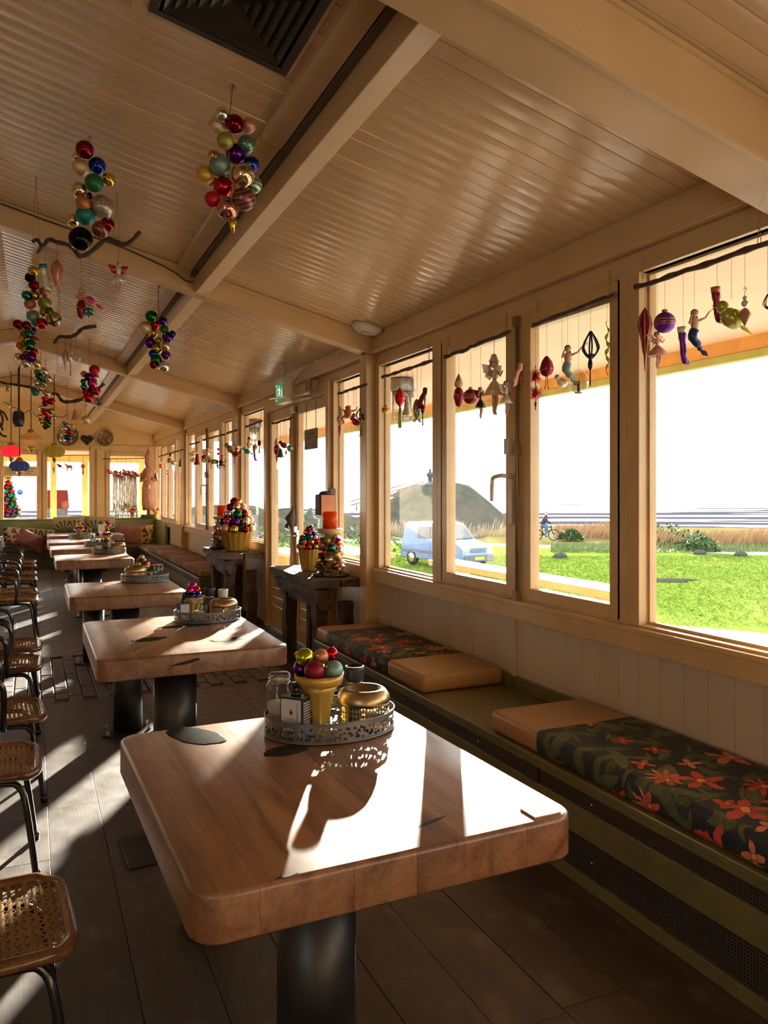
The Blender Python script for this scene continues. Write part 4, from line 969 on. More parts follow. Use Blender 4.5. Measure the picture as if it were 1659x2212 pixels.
        for q in (.34, .72): part('bead', MB().ball((0, 0, q * h), r * .3, 12, 8), C1)
        part('tip', MB().lathe([(0, 0), (r * .1, .1 * h), (r * .14, .16 * h), (0, .2 * h)], 8), C2)
        m = MB()
        for z0 in (.40, .78):
            for i in range(300):
                a = rs.uniform(0, 6.283); l = r * rs.uniform(.6, 1.15); z = z0 * h + rs.uniform(-.05, .05) * h
                m.blade((0, 0, z), (l * math.cos(a), l * math.sin(a), z + rs.uniform(-.16, .12) * h), r * .07, (0, 0, 1), rs.uniform(-.02, .02) * h)
        stuff(part('plume', m, M('down ' + c, BC[c], .8)))
    elif kind == 'tear':
        prof = [(0, 0), (.5, .12), (.95, .32), (1, .45), (.7, .68), (.3, .88), (.06, 1)]
        for i in range(6):
            a = i * math.pi / 3; part('rib', MB().tube(smooth_path([(q * r * math.cos(a), q * r * math.sin(a), z * h) for q, z in prof], 3), r * .11, 7), C1)
        part('foot', MB().lathe([(0, -.02 * h), (.5 * r, .08 * h), (.62 * r, .16 * h), (.2 * r, .2 * h), (0, .2 * h)], 14), C1)
    elif kind == 'icicle':
        m = MB(); n = 40
        m.tube([(r * .3 * math.cos(i * .55), r * .3 * math.sin(i * .55), h * i / n) for i in range(n + 1)], [max(.002, r * .5 * (math.sin(math.pi * min(1, i / n * .9 + .06)) * (.65 + .35 * math.sin(i * 1.15)))) for i in range(n + 1)], 8); part('twist', m, C1)
    elif kind == 'crystal':
        part('stone', MB().lathe([(0, 0), (r, .32 * h), (.55 * r, .45 * h), (0, .5 * h)], 8, smooth=False), C1); part('bead', MB().ball((0, 0, .6 * h), .09 * h, 10, 7).ball((0, 0, .74 * h), .06 * h, 8, 6), C2)
        m = MB(); m.tube([(0, 0, .76 * h), (0, 0, .86 * h)] + [(.07 * h * (1 - t / 14) * math.sin(t * .7), 0, .98 * h - .07 * h * (1 - t / 14) * math.cos(t * .7)) for t in range(12)], .0018, 5); part('spiral_hook', m, SILVERM)
    elif kind == 'thistle':
        m = MB(); m.lathe([(0, .35 * h), (.7 * r, .42 * h), (r, .6 * h), (.8 * r, .82 * h), (.3 * r, .96 * h), (0, h)], 16, wob=lambda a, i: 1 + .13 * math.sin(a * 8 + i)); part('bud', m, C1)
        for s in (-1, 1): part('leg', MB().tube([(s * .15 * r, 0, .4 * h), (s * .2 * r, 0, .1 * h), (s * .35 * r, 0, 0)], [.06 * r, .06 * r, .1 * r], 6), C2)
    elif kind == 'bell':
        part('bell', MB().lathe([(r, 0), (.92 * r, .08 * h), (.66 * r, .3 * h), (.5 * r, .65 * h), (.36 * r, .82 * h), (.1 * r, .88 * h), (0, .88 * h)], 20), C1); part('clapper', MB().ball((0, 0, -.02 * h), .16 * r, 10, 7), C2)
        part('loop', MB().tube([(.1 * h * math.cos(a * .5), 0, .93 * h + .07 * h * math.sin(a * .5)) for a in range(13)], .012 * h, 6), C2)
    elif kind == 'terrarium':
        part('globe', MB().lathe([(.35 * r, 0), (.8 * r, .12 * h), (r, .42 * h), (.86 * r, .74 * h), (.4 * r, .95 * h), (.1 * r, h)], 24), CLEAR); part('candle', MB().lathe([(.14 * r, .06 * h), (.14 * r, .5 * h), (.02 * r, .54 * h), (.02 * r, .6 * h), (0, .6 * h)], 10), C1)
        part('base', MB().lathe([(.42 * r, 0), (.42 * r, .06 * h), (0, .06 * h)], 16), C2)
    elif kind == 'frog':
        part('body', MB().ball((0, 0, .6 * h), .25 * h, 12, 9, (.9, .8, 1.1)), C1); part('head', MB().ball((0, 0, .88 * h), .14 * h, 12, 8, (1.2, .9, .8)), C1)
        for s in (-1, 1):
            part('leg', MB().tube([(s * .14 * h, 0, .45 * h), (s * .38 * h, -.05 * h, .32 * h), (s * .22 * h, 0, .12 * h), (s * .34 * h, -.06 * h, 0)], [.08 * h, .06 * h, .045 * h, .02 * h], 8), C1)
            part('arm', MB().tube([(s * .2 * h, 0, .72 * h), (s * .42 * h, -.05 * h, .78 * h), (s * .5 * h, -.05 * h, .95 * h)], [.05 * h, .04 * h, .025 * h], 7), C1); part('eye', MB().ball((s * .09 * h, -.06 * h, .97 * h), .045 * h, 8, 6), C2)
    elif kind == 'elf':
        part('body', MB().lathe([(0, 0), (.5 * r, .06 * h), (.9 * r, .28 * h), (.7 * r, .5 * h), (.35 * r, .58 * h), (0, .6 * h)], 14), C1); part('head', MB().ball((0, 0, .68 * h), .13 * h, 12, 9), SKIN)
        part('hat', MB().lathe([(.52 * r, .72 * h), (.58 * r, .76 * h), (.4 * r, .86 * h), (.1 * r, .97 * h), (0, h)], 14), C2)
        for s in (-1, 1): part('arm', MB().tube([(s * .55 * r, 0, .48 * h), (s * .95 * r, -.3 * r, .36 * h), (s * .5 * r, -.7 * r, .34 * h)], [.16 * r, .14 * r, .1 * r], 7), C2)
    elif kind == 'tassel':
        rs = random.Random(int(px)); part('bulb', MB().lathe([(.3 * r, .55 * h), (.9 * r, .66 * h), (r, .78 * h), (.7 * r, .9 * h), (.2 * r, h), (0, h)], 18, wob=lambda a, i: 1 + .07 * math.cos(a * 8)), C1); m = MB()
        for i in range(26):
            a = rs.uniform(0, 6.283); q = r * .38 * math.sqrt(rs.random()); m.tube([(q * .5 * math.cos(a), q * .5 * math.sin(a), .52 * h), (q * math.cos(a), q * math.sin(a), rs.uniform(0, .05) * h)], r * .05, 4)
        stuff(part('tassel', m, C2)); part('knot', MB().ball((0, 0, .54 * h), .3 * r, 10, 7), C2)
    elif kind == 'fish':
        part('body', MB().ball((0, 0, .5 * h), .5 * h, 14, 10, (.36, .26, .86)), C1); part('tail', MB().blade((0, 0, .12 * h), (-.22 * h, 0, -.06 * h), .14 * h, (0, 1, 0)).blade((0, 0, .12 * h), (.22 * h, 0, -.06 * h), .14 * h, (0, 1, 0)), C2)
        part('fin', MB().blade((.15 * h, 0, .6 * h), (.36 * h, 0, .42 * h), .14 * h, (0, 1, 0)), C2)
    elif kind == 'horse':
        part('body', MB().ball((0, 0, .55 * h), .22 * h, 12, 8, (1.6, .8, .9)), C1); part('neck', MB().tube([(-.25 * h, 0, .6 * h), (-.42 * h, 0, .85 * h), (-.58 * h, 0, .82 * h)], [.13 * h, .09 * h, .06 * h], 8), C1)
        for x, q in ((-.26, -.1), (-.2, .08), (.24, -.08), (.3, .12)): part('leg', MB().tube([(x * h, q * h, .45 * h), (x * h - .05 * h, q * h, .2 * h), (x * h + .02 * h, q * h, 0)], [.06 * h, .04 * h, .03 * h], 6), C1)
        part('tail', MB().tube([(.36 * h, 0, .6 * h), (.5 * h, 0, .5 * h), (.5 * h, 0, .25 * h)], [.03 * h, .05 * h, .01 * h], 6), C2)
    if ystr is not None:
        top = (on_x(px, ystr, X) if at is None else on_d(px, ystr, at)).z - base.z
        part('string', MB().tube([(0, 0, zt * .97), (0, 0, top)], .0009 * max(1, depth(base) / 4), 4), STRING)
    return T
# ---------------------------------------------------------------- things on the tables
def perforated(name, c, A, mode, z0, z1, metal=.7, rough=.4, R=.2):
    m, nt, b = newmat(name, rough, metal); x, y, z = coords(nt)
    th = (y / A).op(x, 'ARCTAN2') * R
    if mode == 'organic':
        n = nt.nodes.new('ShaderNodeTexVoronoi'); n.voronoi_dimensions = '2D'; n.inputs['Scale'].default_value = 1; n.inputs['Randomness'].default_value = .75
        nt.links.new(vec(nt, th / .0165, z / .0150, 0).k, n.inputs['Vector']); mask = X_(nt, n.outputs['Distance']).lt(.37)
    else:
        u = (th / .0125).f('FRACT') - .5; v = (z / .0165).f('FRACT') - .5
        mask = (u.f('ABSOLUTE') * 1.0 + v.f('ABSOLUTE')).lt(.43)
    mask = mask * z.gt(z0) * z.lt(z1)
    setc(nt, b, mixc(noise(nt, vec(nt, x, y, z), 30, 4), tint(c, .75), tint(c, 1.2))); holed(m, nt, b, mask); return m
TRAYM = perforated('pierced zinc', (.17, .175, .18), .76, 'organic', .012, .058, .75, .42, .22)
HOLDM = perforated('pierced brass', (.50, .40, .22), 1, 'diamond', .016, .098, 1, .3, .095)
BRASS = M('aged brass', (.40, .30, .15), .34, 1, .15, 14)
GOLDV = M('mustard gold vase', (.50, .31, .06), .3, .25, .1, 8)
FLAMEM = M('candle flame', (1, .45, .10), .5, 0, 0, emit=6)
WAX = M('candle wax', (.72, .62, .45), .5)
JARG = pane_mat('jar glass', (.90, .93, .91), 1.6, .03)
SALT = M('pale jar filling', (.62, .60, .55), .8, 0, .1, 20)
TINM = M('black tin', (.020, .020, .022), .35, .3); TINL = M('lilac white label', (.55, .54, .60), .5, 0, .03)
def tray(loc, label, s=1.0, rz=0):
    T = thing('serving_tray', label, 'tray', loc, rz, 'oval pierced trays on the tables'); a, b_ = .25 * s, .19 * s; n = 64
    m = MB(); m.lathe([(1, .002), (1, .072)], n, sx=a, sy=b_); m.f = [f for f in m.f if len(f) == 4]; m.sm = [True] * len(m.f); m.mi = [0] * len(m.f)
    m.build('pierced_gallery', TRAYM, T)
    MB().tube([(a * math.cos(i * 2 * math.pi / n), b_ * math.sin(i * 2 * math.pi / n), .072) for i in range(n)], .0028, 6, closed=True).build('rim_wire', GREYM, T)
    MB().tube([(a * math.cos(i * 2 * math.pi / n), b_ * math.sin(i * 2 * math.pi / n), .004) for i in range(n)], .0035, 6, closed=True).build('foot_wire', GREYM, T)
    MB().lathe([(0, .001), (.985, .001), (.985, .004), (0, .004)], 40, sx=a, sy=b_).build('tray_floor', GREYM, T); return T
def sundae(loc, balls, label, s=1.0, hz=1.0):
    T = thing('bauble_sundae', label, 'decoration', loc, 0, 'golden cups filled with baubles'); up = .125 * (hz - 1) * s
    pr = [(.0, 0), (.040, 0), (.040, .008), (.036, .02), (.038, .06), (.050, .105), (.064, .125)]
    MB().lathe([(r * s, z * s * hz) for r, z in pr], 24, wob=lambda a, i: 1 + .045 * math.cos(a * 10) * (i > 1)).build('cone_cup', GOLDV, T)
    m = MB(); n = 40; vs = []
    pr2 = [(.050, .118), (.074, .124), (.082, .140), (.084, .160), (.079, .160), (.070, .140), (.0, .130)]
    m.lathe([(r * s, z * s + up) for r, z in pr2], n, wob=lambda a, i: 1 + .03 * math.cos(a * 6) * (2 <= i <= 4)).build('wavy_bowl', GOLDV, T)
    for (x, y, z, r, k) in balls: bauble(T, (x * s, y * s, z * s + up), r * s, k)
    return T
SB1 = [(-.046, .02, .215, .0315, 'lime'), (.012, .02, .212, .027, 'copper_m'), (.056, .035, .215, .0235, 'red'), (-.030, -.035, .178, .035, 'wine_m'), (.040, -.03, .173, .0335, 'sage_m'), (.064, .02, .165, .026, 'blue'), (-.05, .045, .17, .028, 'purple'), (.01, .05, .17, .028, 'gold')]
def sb(cols, seed):
    rs = random.Random(seed); out = []
    for i, k in enumerate(cols):
        a = i * 2.4 + seed; lv = 0 if i < 5 else 1 if i < 8 else 2
        R = (.052, .030, 0)[lv]; out.append((R * math.cos(a), R * math.sin(a), (.168, .205, .238)[lv], rs.uniform(.026, .033), k))
    return out
def clip_jar(loc, label, s=1.0):
    T = thing('clip_jar', label, 'jar', loc)
    MB().lathe([(r * s, z * s) for r, z in ((.040, 0), (.046, .01), (.047, .09), (.044, .125), (.034, .148), (.034, .160))], 24).build('glass_body', JARG, T)
    MB().lathe([(r * s, z * s) for r, z in ((0, .006), (.042, .006), (.043, .085), (0, .088))], 20).build('filling', SALT, T)
    MB().lathe([(r * s, z * s) for r, z in ((.037, .165), (.039, .170), (.038, .180), (.030, .188), (0, .189))], 24).build('glass_lid', JARG, T)
    m = MB()
    for z in (.157, .170): m.tube([(.0365 * s * math.cos(i * .35), .0365 * s * math.sin(i * .35), z * s) for i in range(18)], .0013, 5, closed=True)
    m.tube([(-.036 * s, -.01, .157 * s), (-.050 * s, -.012, .150 * s), (-.052 * s, -.01, .135 * s), (-.046 * s, -.008, .15 * s), (-.036 * s, 0, .17 * s)], .0014, 5); m.build('wire_clip', SILVERM, T); return T
def oil_tin(loc, label, rz=0, s=1.0, text=True):
    T = thing('oil_tin', label, 'tin', loc, rz)
    MB().box(-.042 * s, .042 * s, -.03 * s, .03 * s, 0, .135 * s).build('tin_body', TINM, T, bevel=.003)
    m = MB(); frame_boxes(m, -.0, .0, 0, 0, 0, 0, 0, 0, 0, 0); m = MB(); m.tube([(x * s, y * s, .135 * s) for x, y in rrect(.084, .06, .006, 3) and [(p[0], p[1]) for p in rrect(.084, .06, .006, 3)]], .0016, 5, closed=True); m.build('tin_rim', GREYM, T)
    MB().box(-.037 * s, .036 * s, -.0306 * s, -.030 * s, .004, .128 * s).build('front_label', TINL, T)
    m = MB()
    for i in range(13): m.box(.0422 * s, .0426 * s, -.024 * s, (.024 - .004 * (i % 3)) * s, (.012 + .0085 * i) * s, (.0165 + .0085 * i) * s)
    m.build('side_text', M('pale print', (.36, .36, .38), .6), T)
    MB().lathe([(.016 * s, .135 * s), (.016 * s, .147 * s), (.014 * s, .147 * s), (.014 * s, .168 * s), (.018 * s, .170 * s), (.016 * s, .176 * s), (0, .176 * s)], 16).build('pour_cap', BLACKM, T)
    if text:
        cu = bpy.data.curves.new('lettering', 'FONT'); cu.body = 'RISERVA'; cu.size = .0105; cu.align_x = 'CENTER'; cu.space_character = 1.45; cu.extrude = .0001
        fo = bpy.data.objects.new('font_source', cu); COL.objects.link(fo); me = bpy.data.meshes.new_from_object(fo.evaluated_get(bpy.context.evaluated_depsgraph_get()))
        bpy.data.objects.remove(fo); me.name = 'lettering'; me.materials.clear()
        link('lettering', me, M('dark print', (.08, .05, .03), .6), T, (-.001, -.0309 * s, .062 * s), (math.pi / 2, 0, 0))
        m = MB(); m.lathe([(0, 0), (.006, 0), (.0068, .006), (.006, .012), (0, .012)], 12, sy=.06, c=(0, -.031 * s, .080 * s)).box(-.0055, .0055, -.0314 * s, -.0308 * s, .0935 * s, .0955 * s)
        m.build('crest', M('dark red print', (.10, .03, .03), .5), T)
        MB().ball((-.008, -.0312 * s, .024), .008, 10, 6, (1, .05, .8)).ball((.008, -.0312 * s, .026), .008, 10, 6, (1, .05, .8)).build('olive_print', M('dark print', (.08, .05, .03), .6), T)
        MB().box(.024, .0265, -.0312 * s, -.0308 * s, .004, .128).build('gold_stripe', GOLDM, T)
    return T
def mill(loc, label, cap=None, s=1.0):
    T = thing('pepper_mill', label, 'mill', loc)
    MB().lathe([(r * s, z * s) for r, z in ((.031, 0), (.032, .01), (.030, .12), (.031, .145))], 22).build('glass_body', JARG, T); MB().lathe([(r * s, z * s) for r, z in ((0, .004), (.027, .004), (.026, .09), (0, .092))], 16).build('peppercorns', M('peppercorns', (.06, .04, .03), .8, 0, .5, 90, .5, 120), T)
    MB().lathe([(.033 * s, .143 * s), (.033 * s, .152 * s)], 20).build('collar', SILVERM, T)
    MB().lathe([(r * s, z * s) for r, z in ((.033, .150), (.035, .158), (.037, .195), (.037, .208), (.033, .210), (.031, .200), (0, .200))], 48, wob=lambda a, i: 1 + (.025 * math.cos(a * 24) if i in (1, 2) else 0)).build('ribbed_cap', cap or M('black ribbed plastic', (.016, .018, .026), .45), T); return T
def candle_holder(loc, label, s=1.0, top=True):
    T = thing('candle_holder', label, 'candle holder', loc, 0, 'pierced brass tea light holders')
    m = MB(); m.lathe([(.095, 0), (.098, .02), (.098, .095)], 48); m.f = [f for f in m.f if len(f) == 4]; m.sm = [True] * len(m.f); m.mi = [0] * len(m.f); o = m.build('pierced_band', HOLDM, T); o.scale = (s, s, s)
    MB().lathe([(r * s, z * s) for r, z in ((.0985, .094), (.101, .108), (.098, .124), (.086, .142), (.072, .150), (.066, .148), (.061, .130), (0, .126))], 40).build('shoulder', BRASS, T)
    MB().lathe([(0, 0), (.096 * s, 0), (.096 * s, .004), (0, .004)], 32).build('foot', GOLDM, T)
    MB().lathe([(0, .006), (.022, .006), (.022, .028), (.004, .028), (0, .028)], 16).build('tea_light', WAX, T); MB().lathe([(0, .03), (.006, .038), (.004, .052), (0, .062)], 10).build('flame', FLAMEM, T); return T
def tumbler(loc, label, s=1.0):
    T = thing('glass_tumbler', label, 'glass', loc)
    MB().lathe([(r * s, z * s) for r, z in ((.030, .004), (.034, .07), (.036, .125))], 24, wob=lambda a, i: 1 + .02 * math.cos(a * 14)).build('glass_wall', JARG, T); MB().lathe([(0, 0), (.030 * s, 0), (.031 * s, .008), (0, .012)], 20).build('glass_base', JARG, T); return T
ZT = .7512; ZI = ZT + .0045
tr = on_d(714, 1578, 3.0); tc_ = Vector((1.03, 2.80, ZT))
tray(tc_, 'oval pierced zinc tray on the nearest table')
def at_set(px, d): p = on_d(px, 1500, d); p.z = ZI; return p
clip_jar(at_set(604, 2.98), 'clip-top glass jar at the left end of the nearest tray', 1.1)
oil_tin(at_set(639, 2.86), 'small black oil tin with a pale label, front left on the nearest tray', -.83, 1.12)
sundae(at_set(690, 2.90), SB1, 'golden cup topped with lime, copper and red baubles on the nearest table', 1.08, 1.36)
mill(at_set(766, 3.08), 'pepper mill with black ribbed cap on the nearest tray')
tumbler(at_set(722, 3.05), 'clear ribbed tumbler behind the golden cup on the nearest tray')
candle_holder(at_set(785, 2.98), 'pierced brass tea light holder at the right of the nearest tray')
def tset(px, py, which, s=.92, names=''):
    c = on_z(px, py, ZT); c.y += .16; 
    tray(c, 'oval pierced tray on the %s table' % which, s); c2 = lambda dx, dy: Vector((c.x + dx, c.y + dy, ZI)); return c2
p = tset(459, 1346, 'second')
oil_tin(p(-.17, -.01), 'pale labelled tin on the second tray', .3, .9, False)
sundae(p(-.09, .08), sb(['wine', 'navy', 'red', 'green', 'blue', 'wine', 'pink', 'red', 'pink'], 2), 'golden cup with pink and dark red baubles on the second table', .95)
clip_jar(p(-.07, -.06), 'clear bottle-shaped jar in front of the pink bauble cup', .8)
mill(p(.03, .07), 'pepper mill with dark cap on the second tray')
mill(p(.12, .06), 'mill with a white cap on the second tray', WHITEP, .93)
candle_holder(p(.10, -.05), 'pierced brass tea light holder on the second tray', .95)
p = tset(318, 1259, 'third')
sundae(p(-.02, .09), sb(['green', 'red', 'wine', 'gold', 'sage', 'red', 'green_m', 'copper', 'champ_m'], 3), 'golden cup with a red and a champagne bauble on the third table', .95)
candle_holder(p(-.10, -.04), 'pierced brass tea light holder on the third tray')
tumbler(p(.09, -.03), 'clear glass at the right of the third tray', 1.25); tumbler(p(.14, .06), 'clear glass behind the other on the third tray', 1.2)
p = tset(238, 1197, 'fourth')
mill(p(-.04, .02), 'pepper mill standing alone on the fourth tray', None, .95); candle_holder(p(.12, -.02), 'pierced brass tea light holder on the fourth tray'); oil_tin(p(-.14, 0), 'yellowish tin on the fourth tray', .2, .9, False)
sundae(p(-.05, .13), sb(['green', 'blue', 'purple', 'teal', 'red', 'white', 'gold', 'navy'], 4), 'golden cup with green and blue baubles on the fourth table', .95)
p = tset(216, 1180, 'fifth')
sundae(p(.12, .06), sb(['purple', 'gold', 'red', 'blue', 'white', 'champ', 'gold', 'pink', 'wine'], 5), 'golden cup with purple baubles on the fifth table'); oil_tin(p(-.10, -.03), 'dark tin on the fifth tray', .1, .95, False); mill(p(-.02, .05), 'pepper mill on the fifth tray')
p = tset(177, 1164, 'sixth')
sundae(p(-.04, .02), sb(['red', 'gold', 'purple', 'green', 'blue', 'orange', 'pink', 'gold', 'copper'], 6), 'golden cup with many coloured baubles on the sixth table', 1.1); clip_jar(p(.14, 0), 'glass jar on the sixth tray')
c = on_z(232, 1153, ZT)
sundae((c.x, c.y + .1, ZT), sb(['wine', 'purple', 'pink', 'blue', 'white', 'red', 'gold', 'purple', 'wine'], 7), 'golden cup with dark red baubles on the farthest table', 1.1)
o = thing('menu_holder', 'small white menu block on the farthest table', 'menu holder', (c.x - .12, c.y, ZT)); MB().box(-.07, .07, -.03, .03, 0, .012).build('foot', WHITEP, o, bevel=.003); MB().box(-.065, .065, -.006, .006, .012, .2).build('menu_card', WHITEP, o)

# ---------------------------------------------------------------- decorations on the two consoles
def pleated_pot(loc, r0, r1, h, balls, label, seed):
    T = thing('bauble_pot', label, 'decoration', loc)
    MB().lathe([(0, 0), (r0, 0), (r0 * 1.02, .01), (r1, h), (r1 * 1.04, h + .006), (r1 * .94, h + .004), (r1 * .8, h * .8), (0, h * .8)], 64, wob=lambda a, i: 1 + .05 * math.cos(a * 16) * (2 <= i <= 4)).build('pleated_pot', GOLDV, T)
    rs = random.Random(seed); i = 0
    for lv, (R, z, n) in enumerate(((r1 * .98, .03, 10), (r1 * .82, .085, 9), (r1 * .62, .14, 7), (r1 * .40, .19, 5), (r1 * .12, .235, 2))):
        for k in range(n):
            a = (k + .5 * (lv % 2)) * 2 * math.pi / n + rs.uniform(-.1, .1); rr = rs.uniform(.026, .037) * r1 / .125
            bauble(T, (R * math.cos(a), R * math.sin(a), h + z * r1 / .125 + rs.uniform(-.01, .01)), rr, balls[i % len(balls)]); i += 1
    MB().lathe([(r1 * .8, h * .9), (r1 * .5, h + .12), (0, h + .22)], 16).build('filler', M('dark moss', (.03, .03, .015), .9), T)
    return T
LEAFG = M('dried gilded leaf', (.30, .21, .09), .5, .3, .3, 30)
def candle_stand(loc, h, label, seed, s=1.0):
    T = thing('candle_stand', label, 'candle stand', loc); rs = random.Random(seed)
    MB().lathe([(0, 0), (.155 * s, 0), (.165 * s, .012), (.15 * s, .016), (0, .016)], 32).build('plate', STEEL, T)
    MB().lathe([(.03 * s, .016), (.035 * s, .05), (.028 * s, .2), (.03 * s, h - .04), (.10 * s, h - .02), (.115 * s, h), (.115 * s, h + .018), (0, h + .02)], 20).build('pedestal', M('pale stoneware', (.45, .34, .18), .5, 0, .1, 9), T)
    cols = ['pink', 'gold', 'wine', 'teal', 'copper', 'rose_m', 'red', 'champ', 'olive_m', 'purple', 'gold_m', 'green']
    for i in range(22):
        a = i * 2.4; z = .06 + (h - .12) * i / 22; R = (.10 - .04 * (z / h)) * s
        bauble(T, (R * math.cos(a), R * math.sin(a), z), rs.uniform(.026, .038) * s, cols[i % 12])
    m = MB()
    for i in range(520):
        a = rs.uniform(0, 6.283); z = .02 + (h - .06) * rs.random() ** 1.25; R = (.12 - .06 * z / h) * s * rs.uniform(.4, 1.05); p = Vector((R * math.cos(a), R * math.sin(a), z))
        m.blade(p, p + Vector((math.cos(a + rs.uniform(-1, 1)) * .045, math.sin(a + rs.uniform(-1, 1)) * .045, rs.uniform(-.035, .04))) * s, .042 * s, (0, 0, 1), .008)
    stuff(m.build('leaf_wreath', LEAFG, T)); return T
def candle_glass(loc, r, h, label):
    T = thing('candle_glass', label, 'candle glass', loc)
    m, nt, b = newmat('orange mosaic glass', .15); x, y, z = coords(nt)
    n = nt.nodes.new('ShaderNodeTexVoronoi'); n.feature = 'DISTANCE_TO_EDGE'; n.inputs['Scale'].default_value = 32; nt.links.new(vec(nt, x, y, z).k, n.inputs['Vector'])
    setc(nt, b, mixc(X_(nt, n.outputs['Distance']).lt(.06), (.75, .13, .015), (.30, .05, .01))); b.inputs['Transmission Weight'].default_value = .0; b.inputs['Subsurface Weight'].default_value = .0
    tl = nt.nodes.new('ShaderNodeBsdfTranslucent'); tl.inputs[0].default_value = (.9, .20, .03, 1); mx = nt.nodes.new('ShaderNodeMixShader'); mx.inputs[0].default_value = .6
    o = next(q for q in nt.nodes if q.type == 'OUTPUT_MATERIAL'); nt.links.new(b.outputs[0], mx.inputs[1]); nt.links.new(tl.outputs[0], mx.inputs[2]); nt.links.new(mx.outputs[0], o.inputs[0])
    if 'om' in MATS: m = MATS['om']
    MATS['om'] = m
    MB().lathe([(0, 0), (r, 0), (r, h), (r * .94, h), (r * .94, .01), (0, .01)], 28).build('mosaic_glass', m, T); MB().lathe([(0, .012), (r * .5, .012), (r * .5, h * .35), (0, h * .35)], 14).build('candle', WAX, T); return T
CZ = .8925
q = on_z(697, 1219, CZ); pleated_pot((2.40, 7.10, CZ), .075, .105, .20, ['navy', 'purple', 'wine', 'green', 'teal', 'rose_m', 'copper', 'red', 'gold', 'pink'], 'pleated gold pot with a pyramid of dark baubles on the near console', 3)
sx_ = Vector((2.43, 6.62, CZ)); candle_stand(sx_, .40, 'candle stand wreathed in baubles and dried leaves on the near console', 4)
candle_glass(sx_ + Vector((0, 0, .421)), .066, .15, 'orange mosaic candle glass on top of the near stand')
pleated_pot((2.36, 9.86, CZ), .13, .205, .235, ['green', 'wine', 'navy', 'pink', 'purple', 'champ', 'rose_m', 'gold', 'wine', 'champ_m', 'copper', 'silver'], 'wide pleated gold basket heaped with baubles on the far console', 5)
sx_ = Vector((2.30, 10.42, CZ)); candle_stand(sx_, .40, 'candle stand wreathed in silver and gold baubles on the far console', 8, 1.05)
candle_glass(sx_ + Vector((0, 0, .421)), .066, .14, 'orange mosaic candle glass on top of the far stand')
o = thing('trinket', 'dark small trinket bowl at the edge of the far console', 'bowl', (2.24, 10.2, CZ)); MB().lathe([(0, 0), (.05, 0), (.085, .03), (.08, .06), (.05, .085), (.03, .12), (0, .13)], 18, wob=lambda a, i: 1 + .08 * math.cos(a * 6)).build('bowl_body', IRON, o); MB().ball((0, 0, .13), .02, 10, 8).build('knob', SILVERM, o)

# ---------------------------------------------------------------- twig rods and the ornaments on the near windows
def rod(p0, p1, X, label, r=.012, hooks=True):
    a, b = on_x(*p0, X), on_x(*p1, X); T = thing('twig_rod', label, 'hanging rod', a, 0, 'twig rods hung across the windows'); v = b - a; n = 14; rs = random.Random(int(p0[0]))
    MB().tube([v * (i / n) + Vector((rs.uniform(-.004, .004), 0, rs.uniform(-.004, .004))) for i in range(n + 1)], [r * (1 + .3 * (i % 4 == 0)) * rs.uniform(.85, 1.1) for i in range(n + 1)], 8).build('twig', TWIG, T)
    if hooks:
        m = MB()
        for t in (.06, .94):
            q = v * t
            for k in range(4): m.tube([q + Vector((.006 * math.cos(i * .9) * (k % 2), .008 * math.cos(i * .9) * ((k + 1) % 2), .022 + .03 * k + .017 * math.sin(i * .9))) for i in range(7)], .0016, 5, closed=True)
        m.build('chain', CHAINM, T)
    return T
XW = 2.56
rod((1374, 622), (1661, 525), XW, 'twig rod across the large nearest window')
rod((1152, 703), (1330, 636), XW, 'twig rod across the cyclist casement'); rod((962, 772), (1104, 716), XW, 'twig rod across the handle casement')
rod((826, 815), (934, 779), XW, 'twig rod across the narrow window left of the casements'); rod((731, 851), (792, 830), XW, 'twig rod across the window behind the near console')
rod((589, 915), (633, 902), XW, 'twig rod across the left door leaf', .013); rod((531, 922), (566, 909), XW, 'twig rod across the window behind the far console', .014)
for p_, q_, l in (((411, 960), (431, 955), 'far end fixed light'), ((440, 950), (486, 938), 'casements'), ((491, 936), (513, 929), 'near end fixed light')): rod(p_, q_, XW, 'twig rod across the %s of the third bay' % l, .014)
for p_, q_, l in (((344, 986), (369, 979), 'far half'), ((371, 978), (396, 971), 'near half')): rod(p_, q_, XW, 'twig rod across the %s of the farthest bay' % l, .014)
orn('finial', 1393, 665, 806, XW, 'tall dark red openwork drop at the left of the large window', 'wine', 'copper', 28, 612)
orn('ball', 1436, 676, 720, XW, 'dark purple banded glass ball in the large window', 'purple', 'copper', 46, 600)
orn('fairy', 1420, 716, 796, XW, 'pink skirted fairy below the purple ball', 'rose_m', 'champ', 44, 610)
orn('stocking', 1476, 708, 790, XW, 'purple laced boot ornament with white front', 'purple', 'white', 34, 590)
orn('mermaid', 1500, 662, 765, XW, 'dark tailed mermaid holding a star wand', 'navy', 'copper', 60, 580)
orn('stocking', 1549, 622, 700, XW, 'dark red velvet boot hanging from a string in the large window', 'wine', 'copper', 36, 565)
orn('bird', 1580, 645, 724, XW, 'green and yellow parrot bouquet ornament', 'olive', 'lime', 66, 560)
orn('crystal', 1609, 622, 706, XW, 'pink crystal drop on a spiral hook', 'rose', 'silver', 26, 545)
orn('tear', 1658, 636, 668, XW, 'small dark drop cut by the right picture edge', 'wine', 'copper', 18, 530)
orn('feather', 1157, 790, 886, XW, 'red feather puff with two beads beside the casement stile', 'red', 'wine', 42, 708)
orn('thistle', 1181, 768, 840, XW, 'dark red thistle bud with two dangling legs', 'wine', 'wine', 28, 695)
orn('mermaid', 1226, 740, 830, XW, 'pale mermaid with a mint tail above the glass globe', 'sage_m', 'silver', 44, 676)
orn('bird', 1214, 806, 842, XW, 'clear glass dove under the pale mermaid', 'silver', 'champ', 28, 680)
